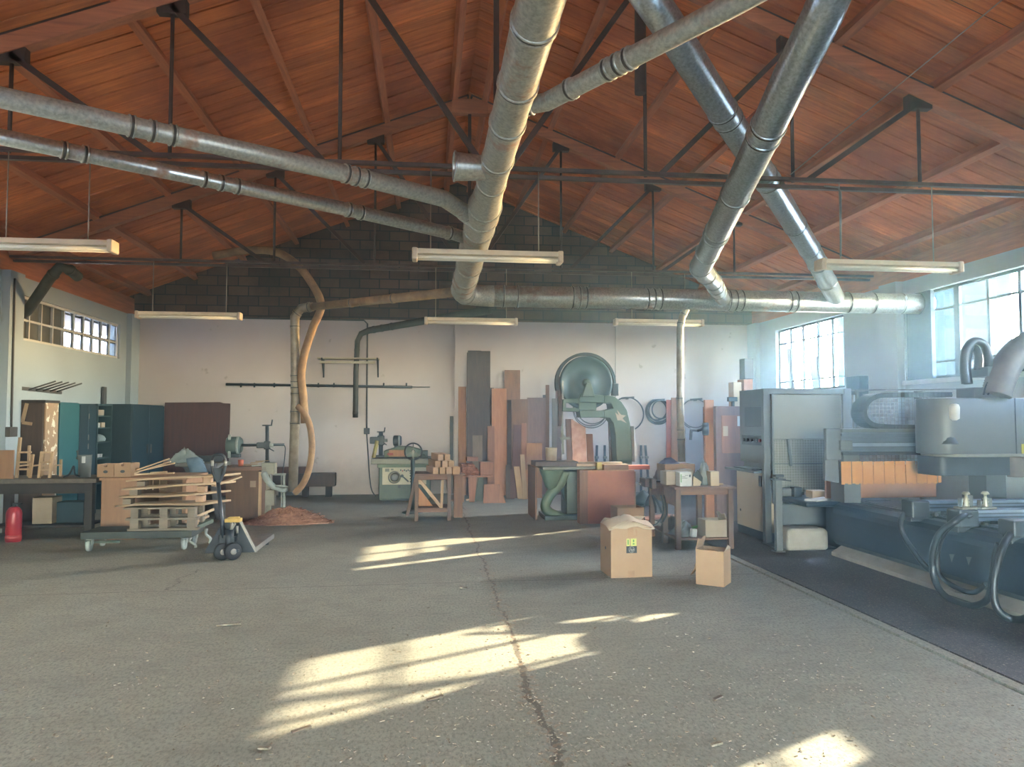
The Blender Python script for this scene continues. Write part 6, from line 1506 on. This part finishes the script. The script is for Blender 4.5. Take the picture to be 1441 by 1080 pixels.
for i, (px, py) in enumerate(((1340, 786), (1364, 790))):
    q = PX(px, py, BX0 - .001); m = MB(); m.prism([(-.03, .04), (.04, .03), (.01, -.04)], .006, (BX0 - .001, q.y, q.z), (0, 1, 0)); single(m, 'arrow_sticker', 'cnc_light', ('left pale triangular sticker on the side of the bed', 'right pale triangular sticker on the side of the bed')[i], 'sticker')
# gantry
GY = 7.9; G_ = lambda px, py: PY(px, py, GY)
t = thing('gantry', 'grey metal gantry beam spanning the machine bed', 'gantry', (5.4, GY, BZT + .03))
a, b = G_(1161, 603), G_(1183, 648); gx1 = 6.7
m = MB(); m.bb((a.x, GY - .02, b.z), (b.x, GY + .04, a.z)); m.build('end_plate', 'cnc_grey', t, .012)
m = MB(); m.bb((b.x, GY + .04, G_(0, 648).z), (gx1, GY + .34, G_(0, 606).z)); m.build('beam', 'gantry_metal', t, .006)
for y0, y1, dy, mt in ((606, 611, -.01, 'cnc_light'), (613, 617.5, .0, 'gantry_metal'), (620, 627, .015, 'gantry_metal'), (629, 634, .005, 'rail_blue'), (637, 641, .01, 'gantry_metal'), (643, 648, -.015, 'cnc_dark')):
    m = MB(); m.bb((b.x + .02, GY + dy, G_(0, y1).z), (gx1, GY + .045, G_(0, y0).z)); m.build('beam_rib', mt, t, .003)
m = MB(); q0, q1 = G_(1179, 620), G_(1196, 634); m.bb((q0.x, GY - .06, q1.z), (q1.x, GY + .01, q0.z)); m.build('bearing_housing', 'cnc_light', t, .006)
m = MB(); q0, q1 = G_(1161, 644), G_(1181, 674); m.prism([(q0.x, q1.z - .02), (q1.x, q1.z - .05), (q1.x, q0.z), (q0.x, q0.z)], -.06, (0, GY, 0)); m.build('foot_housing', 'cnc_grey', t, .01)
m = MB(); m.bb((q0.x + .25, GY + .05, BZT + .03), (q0.x + .45, GY + .33, G_(0, 648).z)); m.build('leg', 'cnc_grey', t)
m = MB(); m.bb((gx1 - .25, GY + .05, BZT + .03), (gx1, GY + .33, G_(0, 648).z)); m.build('leg', 'cnc_grey', t)
t2 = thing('strip_curtain', 'orange strip curtain hanging under the gantry beam, sun backlight put into its colour', 'curtain', (G_(1250, 682).x, GY + .02, G_(0, 682).z), 0)
q0, q1 = G_(1184, 650), G_(1326, 681); n = 28
for i in range(n):
    x0 = q0.x + (q1.x - q0.x) * i / n; m = MB(); w_ = (q1.x - q0.x) / n
    m.bb((x0 + .002, GY + .01 + .006 * (i % 3), q1.z + .01 * (i % 2)), (x0 + w_ - .001, GY + .014 + .006 * (i % 3), q0.z)); m.build('strip', 'backlit_strip', t2)
m = MB(); q0, q1 = PY(1162, 672, GY + .55), PY(1318, 703, GY + .55); m.bb((q0.x, GY + .55, BZT + .026), (q1.x, GY + .58, PY(1162, 655, GY + .55).z)); single(m, 'upright_sheet', 'mdf_pink', 'pinkish wooden panel standing on the machine bed behind the gantry', 'board', bevel=.003)
# machining head
HY = 7.35; Hh = lambda px, py: PY(px, py, HY)
t = thing('machining_head', 'big rounded pale grey machining head with a yellow sign', 'machine head', (Hh(1380, 660).x, HY + .4, Hh(0, 690).z))
x0, x1 = Hh(1316, 600).x, Hh(1500, 600).x; zt_, zb_ = Hh(0, 556).z, Hh(0, 648).z
def rounded(x0, x1, y0, y1, r, z0, z1, m, n=6):
    pts = []
    for cx, cy, a0 in ((x1 - r, y1 - r, 0), (x0 + r, y1 - r, 90), (x0 + r, y0 + r, 180), (x1 - r, y0 + r, 270)):
        for i in range(n + 1):
            a = R(a0 + 90 * i / n); pts.append((cx + r * math.cos(a), cy + r * math.sin(a)))
    k = len(pts); m.add([V((p[0], p[1], z0)) for p in pts] + [V((p[0], p[1], z1)) for p in pts], [tuple(reversed(range(k))), tuple(range(k, 2 * k))]); b = len(m.v) - 2 * k
    m.f += [(b + i, b + (i + 1) % k, b + k + (i + 1) % k, b + k + i) for i in range(k)]; m.sm += [True] * k
m = MB(); rounded(x0, x1, HY - .04, HY + .48, .22, zb_, zt_, m); m.build('casing', 'cnc_light', t, .012)
m = MB(); rounded(x0 + .08, x1, HY - .06, HY + .5, .2, zb_ - .025, zb_ + .008, m); m.build('lip', 'cnc_cream', t, .004)
m = MB(); rounded(x0 + .05, x1, HY + .02, HY + .45, .1, Hh(0, 683).z, zb_ - .025, m); m.build('brush_skirt', 'cnc_dark', t, .006)
m = MB(); rounded(Hh(1402, 0).x, x1 + .05, HY - .03, HY + .1, .05, Hh(0, 686).z, zb_ - .03, m); m.build('front_skirt', 'ribbed_brown', t, .006)
q = Hh(1425, 600); m = MB(); m.bb((q.x - .004, HY - .046, zb_), (q.x + .004, HY - .038, zt_)); m.build('door_seam', 'cnc_dark', t)
a, b = Hh(1433, 625), Hh(1446, 642); m = MB(); m.bb((a.x, HY - .046, b.z), (b.x, HY - .0405, a.z)); m.build('yellow_sign', 'yellow_sign', t)
q = Hh(1340, 600); q.y = HY - .06
m = MB(); a, b, c, d = Hh(1335, 595), Hh(1344, 595), Hh(1354, 631), Hh(1326, 631)
m.lathe([(.13, 0), (.125, .01), (.055, .34), (.05, .36)], (Hh(1340, 631).x, HY + .075, Hh(0, 631).z), n=20); m.build('nozzle_cone', 'cnc_dark', t)
m = MB(); m.lathe([(.02, 0), (.05, .02), (.055, .14), (.045, .17), (.02, .18)], (Hh(1340, 600).x, HY - .035, Hh(0, 597).z + .03), n=18); m.build('filter_cup', 'paper_white', t)
# parts on top of the head
t = thing('spindle_hood', 'ribbed suction hose and dark hood above the machining head', 'suction hood', (Hh(1405, 556).x, HY + .1, zt_))
m = MB(); pts = [Hh(1402, 557), Hh(1406, 542), Hh(1412, 526), Hh(1421, 509), Hh(1436, 493), Hh(1460, 478)]
S_ = spline(pts, 10); rad = [.14 + (.008 if i % 2 else -.004) for i in range(len(S_))]; m.tube(S_, rad, 20); m.build('ribbed_hose', 'ribbed_brown', t)
m = MB(); a = Hh(1419, 490); m.prism([(Hh(1413, 0).x, Hh(0, 492).z), (Hh(1446, 0).x, Hh(0, 448).z), (Hh(1470, 0).x, Hh(0, 448).z), (Hh(1470, 0).x, Hh(0, 505).z), (Hh(1440, 0).x, Hh(0, 500).z)], -.3, (0, HY - .18, 0)); m.build('hood', 'cnc_dark', t, .02)
m = MB(); m.bb((Hh(1374, 0).x, HY + .0, Hh(0, 520).z), (Hh(1412, 0).x, HY + .3, Hh(0, 504).z)); m.build('bracket_arm', 'cnc_grey', t, .006)
m = MB(); m.bb((Hh(1356, 0).x, HY + .02, zt_), (Hh(1392, 0).x, HY + .3, Hh(0, 538).z)); m.build('junction_box', 'cnc_grey', t, .012)
m = MB(); m.tube(spline([Hh(1390, 556), Hh(1399, 540), Hh(1396, 532), Hh(1388, 542), Hh(1384, 556)], 5), .009, 8); m.build('cable', 'black_rubber', t)
for dx, k in ((0, 1.0), (14, .72)):
    m = MB(); pts = [Hh(1364 + dx, 540), Hh(1361 + dx, 515), Hh(1364 + dx, 492), Hh(1375 + dx * .6, 480), Hh(1388, 484 + dx * .1), Hh(1395 - dx * .2, 500), Hh(1396 - dx * .3, 520)]
    m.tube(spline([p + V((0, .05 + dx * .008, 0)) for p in pts], 8), .045, 10); m.build('arched_hose', 'chain_black', t)
# energy chain lying in a U on the gantry
def chain(label, pts, w, th, name='energy_chain'):
    P = spline(pts, 8); t = thing(name, label, 'cable chain', tuple(P[0])); L = 0; i = 0
    m = MB()
    for a, b in zip(P, P[1:]):
        d = (b - a); m.bar(a + d * .04, b - d * .04, w, th, up=(0, 1, 0) if False else (0, 0, 1)) if abs(d.normalized().z) < .9 else m.bar(a, b, w, th, up=(1, 0, 0))
    m.build('links', 'chain_black', t)
    return t
CYY = GY + .15; Cc = lambda px, py: PY(px, py, CYY)
chain('black energy chain lying in a U along the top of the gantry', [Cc(1330, 556), Cc(1290, 556), Cc(1250, 556.5), Cc(1228, 558), Cc(1214, 566), Cc(1208.5, 579), Cc(1212, 591), Cc(1224, 599), Cc(1250, 601), Cc(1290, 601.5), Cc(1330, 602)], .24, .055)
t = thing('cover_strip', 'bright strip over the upper run of the energy chain', 'rail', (Cc(1260, 552).x, CYY, Cc(0, 552).z))
m = MB(); a, b = Cc(1200, 549.5), Cc(1345, 548); m.bar(a, b, .06, .012); m.build('rail', 'cnc_light', t)
for px in (1216, 1300):
    m = MB(); q = Cc(px, 550); m.bb((q.x - .015, CYY + .13, Cc(0, 606).z), (q.x + .015, CYY + .16, q.z)); m.bb((q.x - .015, CYY - .0, q.z - .012), (q.x + .015, CYY + .16, q.z - .004)); m.build('upright', 'cnc_grey', t)
# fence behind the gantry
FY = 9.6; Ff = lambda px, py: PY(px, py, FY)
t = thing('mesh_fence', 'wire mesh safety fence behind the gantry', 'fence', (Ff(1260, 600).x, FY, ZP))
a, b = Ff(1200, 556), Ff(1312, 600)
for px in (1202, 1294, 1345):
    m = MB(); q = Ff(px, 556); m.bb((q.x - .025, FY - .02, ZP), (q.x + .025, FY + .02, q.z)); m.build('post', 'cnc_cream', t, .003)
m = MB(); m.bb((Ff(1202, 0).x, FY - .012, a.z - .01), (Ff(1345, 0).x, FY + .012, a.z + .015)); m.build('top_rail', 'cnc_light', t)
mesh_panel(t, (Ff(1203, 0).x, FY, .9), (Ff(1345, 0).x - Ff(1203, 0).x, 0, 0), (0, 0, a.z - .9), 28, 20, .003)
# dark box and board on the wall beyond
a, b = PX(1191, 530, XR - .15), PX(1211, 552, XR - .15)
m = MB(); m.bb((XR - .16, b.y, PX(1200, 552, XR - .15).z - .3), (XR - .002, a.y, PX(1200, 530, XR - .15).z)); single(m, 'switch_cabinet', 'boarded_panel', 'blue-grey switch cabinet on the right wall beside the farther window', 'cabinet', bevel=.01)

# ================================================================ chips and crumbs on the floor
rnd = random.Random(99)
def scatter(m, n, area, size, seed, dens=None):
    rnd = random.Random(seed); c = 0
    while c < n:
        q = PZ(rnd.uniform(*area[0]), rnd.uniform(*area[1]))
        if q.x > 3.4 or (1.7 < q.x < 2.4 and 7.25 < q.y < 7.9) or (2.4 < q.x < 3.05 and 6.7 < q.y < 7.35): continue
        if dens and rnd.random() > dens(q): continue
        s = size * (.4 + rnd.random() ** 3 * 2.2); a = rnd.uniform(0, PI)
        m.box(q + V((0, 0, s * .16)), (s * rnd.uniform(.6, 2.0), s * rnd.uniform(.25, .7), s * .32), (rnd.uniform(-.3, .3), rnd.uniform(-.3, .3), a)); c += 1
m = MB()
scatter(m, 1900, ((-30, 1441), (800, 1095)), .0062, 1)
scatter(m, 1600, ((560, 1441), (940, 1095)), .0056, 2)
scatter(m, 500, ((670, 830), (700, 1095)), .0065, 4, lambda q: math.exp(-((q.x - .62) / .12) ** 2))
single(m, 'wood_chips', 'chip', 'fine pale wood chips and crumbs scattered over the concrete floor', 'wood chips', kind='stuff', origin=(0, 4, 0))
for i, (px, py, l, a, lab) in enumerate(((424, 1029 - 0, .10, .5, 'dark splinter lying on the floor at lower left'), (612, 985, .10, .4, 'dark splinter on the floor left of the long crack'), (372, 1056, .06, -.4, 'pale splinter near the bottom left of the floor'), (1010, 985, .07, .5, 'dark leaf-like scrap on the floor, lower middle right'), (322, 881, .18, 0, 'pale flat splinter on the floor in front of the pallet jack'), (1008, 1050, .06, .2, 'pale crumpled scrap on the floor near the bottom'), (652, 829, .07, -.3, 'small pale scrap on the floor by the expansion joint'))):
    q = PZ(px, py); m = MB(); d = V((math.cos(a), math.sin(a), 0)) * l / 2; m.bar(q - d + V((0, 0, .006)), q + d + V((0, 0, .012)), .022, .010); single(m, 'splinter', 'chip_dark' if 'dark' in lab else 'chip', lab, 'splinter')
SKY, SUNE, EXPO = 13.0, 23.0, 0.97
# ================================================================ outside, light, camera
m = MB(); m.bb((-60, -60, -.45), (80, 60, -.25)); struct(m, 'ground', 'outside_ground')
m = MB(); m.bb((XL - 1.15, 8.5, 3.42), (XL - WTH, 17, 3.5)); struct(m, 'trim_12', 'roof_outside')
# added white building close outside the left windows, holding back sky light
t = thing('sky_blocker', 'pale building block added outside the left windows to hold back sky light', 'building', (-12, 8, -.25))
m = MB(); m.bb((-14, -6, -.25), (-9.2, 24, 6.6)); m.build('wall', 'blocker_white', t)
m = MB(); m.bb((-14.2, -6.2, 6.6), (-8.9, 24.2, 6.8)); m.build('roof_edge', 'roof_outside', t)
# pale blue corrugated shed and a low blue structure beyond the right windows
def shed(x, y0, y1, h, label, mat, pitch=.12):
    pts = []; y = y0; i = 0
    while y <= y1:
        pts.append((y, (0.0, .03)[(i // 2) % 2])); y += pitch / 2 if i % 2 else .015; i += 1
    m = MB(); poly = [(p[1], p[0]) for p in pts] + [(.5, pts[-1][0]), (.5, pts[0][0])]
    m.prism(poly, h, (x, 0, -.25), (1, 0, 0), (0, 1, 0))
    return single(m, 'shed', mat, label, 'shed')
shed(9.0, 11.15, 12.9, 4.6, 'pale cyan corrugated shed outside the second window', 'blue_sheet', .3)
m = MB(); m.bb((8.7, 10.4, -.25), (8.95, 11.12, 4.3)); single(m, 'gate_post', 'blue_shed', 'blue sheet-metal post standing outside beside the cyan shed', 'post')
t = thing("steel_gantry", "cyan steel gantry standing outside the farther window", "gantry", (10.5, 17.6, -.25))
m = MB(); m.bar((10.5, 17.6, -.25), (10.5, 17.6, 5.0), .25); m.build('post', 'blue_sheet', t)
m = MB(); m.bar((10.5, 17.6, 4.6), (10.5, 15.6, 4.6), .25, .3); m.build('crossbar', 'blue_sheet', t)
t = thing('outdoor_brace', 'slanted steel brace outside the nearer bright window', 'brace', (9.2, 9.2, -.25))
m = MB(); m.bar((9.2, 9.75, 4.2), (9.2, 8.2, 2.2), .09); m.build('strut', 'weathered_black', t)
m = MB(); m.bar((9.2, 9.2, -.25), (9.2, 9.2, 4.4), .08); m.build('post', 'weathered_black', t)
for (px0, px1, pyt, lab) in ((1100, 1111, 490, 'narrow dark board leaning outside the farther window, left one'), (1136, 1148, 501, 'wider dark board leaning outside the farther window')):
    a = PX(px0, 545, XR + .55); b2 = PX(px1, 545, XR + .55); ta = PX((px0 + px1) / 2 + 2, pyt, XR + .4)
    m = MB(); m.bar((XR + .9, (a.y + b2.y) / 2, -.25), (XR + .4, ta.y, ta.z), abs(a.y - b2.y) * .8, .04, up=(1, 0, 0)); single(m, 'leaning_board', 'weathered_black', lab, 'board')

W = bpy.data.worlds.new('World'); SC.world = W; W.use_nodes = True
nt = W.node_tree; bg = nt.nodes['Background']
sky = nt.nodes.new('ShaderNodeTexSky'); sky.sky_type = 'NISHITA'; sky.sun_disc = False
sky.sun_elevation = R(20.3); sky.air_density = 1.0; sky.dust_density = 0.7; sky.altitude = 50
SUN = V((1.0, 0.535, 0.0)).normalized() * math.cos(R(20.3)) + V((0, 0, math.sin(R(20.3))))
sky.sun_rotation = math.atan2(SUN.x, SUN.y)
mx = nt.nodes.new('ShaderNodeMix'); mx.data_type = 'RGBA'; mx.blend_type = 'MULTIPLY'; mx.inputs[0].default_value = 1.0; mx.inputs[7].default_value = (.97, 1.0, 1.08, 1)
nt.links.new(sky.outputs[0], mx.inputs[6]); nt.links.new(mx.outputs[2], bg.inputs[0]); bg.inputs[1].default_value = SKY
sd = bpy.data.lights.new('Sun', 'SUN'); sd.energy = SUNE; sd.angle = R(0.6); sd.color = (1.0, .87, .66)
so = bpy.data.objects.new('Sun', sd); COL.objects.link(so); so.rotation_euler = SUN.to_track_quat('Z', 'Y').to_euler(); so.location = (20, 14, 9)
def portal(loc, rot, sx, sy):
    d = bpy.data.lights.new('Portal', 'AREA'); d.shape = 'RECTANGLE'; d.size = sx; d.size_y = sy; d.cycles.is_portal = True
    o = bpy.data.objects.new('Portal', d); COL.objects.link(o); o.location = loc; o.rotation_euler = rot
for (h, x, s) in ((W1, XR + .2, 1), (W2, XR + .2, 1), (W3, XR + .2, 1), (WL, XL - .2, -1), (W4, XL - .2, -1)):
    portal((x, (h[0] + h[1]) / 2, (h[2] + h[3]) / 2), (0, R(90) * s, 0), h[3] - h[2], h[1] - h[0])
portal((.6, YF - .2, 1.4), (R(-90), 0, 0), 4.0, 2.8)
cd = bpy.data.cameras.new('Camera'); co = bpy.data.objects.new('Camera', cd); COL.objects.link(co); SC.camera = co
cd.sensor_fit = 'HORIZONTAL'; cd.sensor_width = 36.0; cd.lens = FPX / 1441.0 * 36.0
co.location = (0, 0, CAMH); co.rotation_euler = (R(90) + PIT, 0, -YAW); cd.clip_start = .05; cd.clip_end = 300
vs = SC.view_settings
SC.display_settings.display_device = 'sRGB'
vs.view_transform = 'Standard'; vs.look = 'None'; vs.gamma = 1.0; vs.use_curve_mapping = False; vs.exposure = EXPO
SC.cycles.max_bounces = 8; SC.cycles.diffuse_bounces = 5; SC.cycles.transparent_max_bounces = 12
SC.cycles.sample_clamp_indirect = 6.0
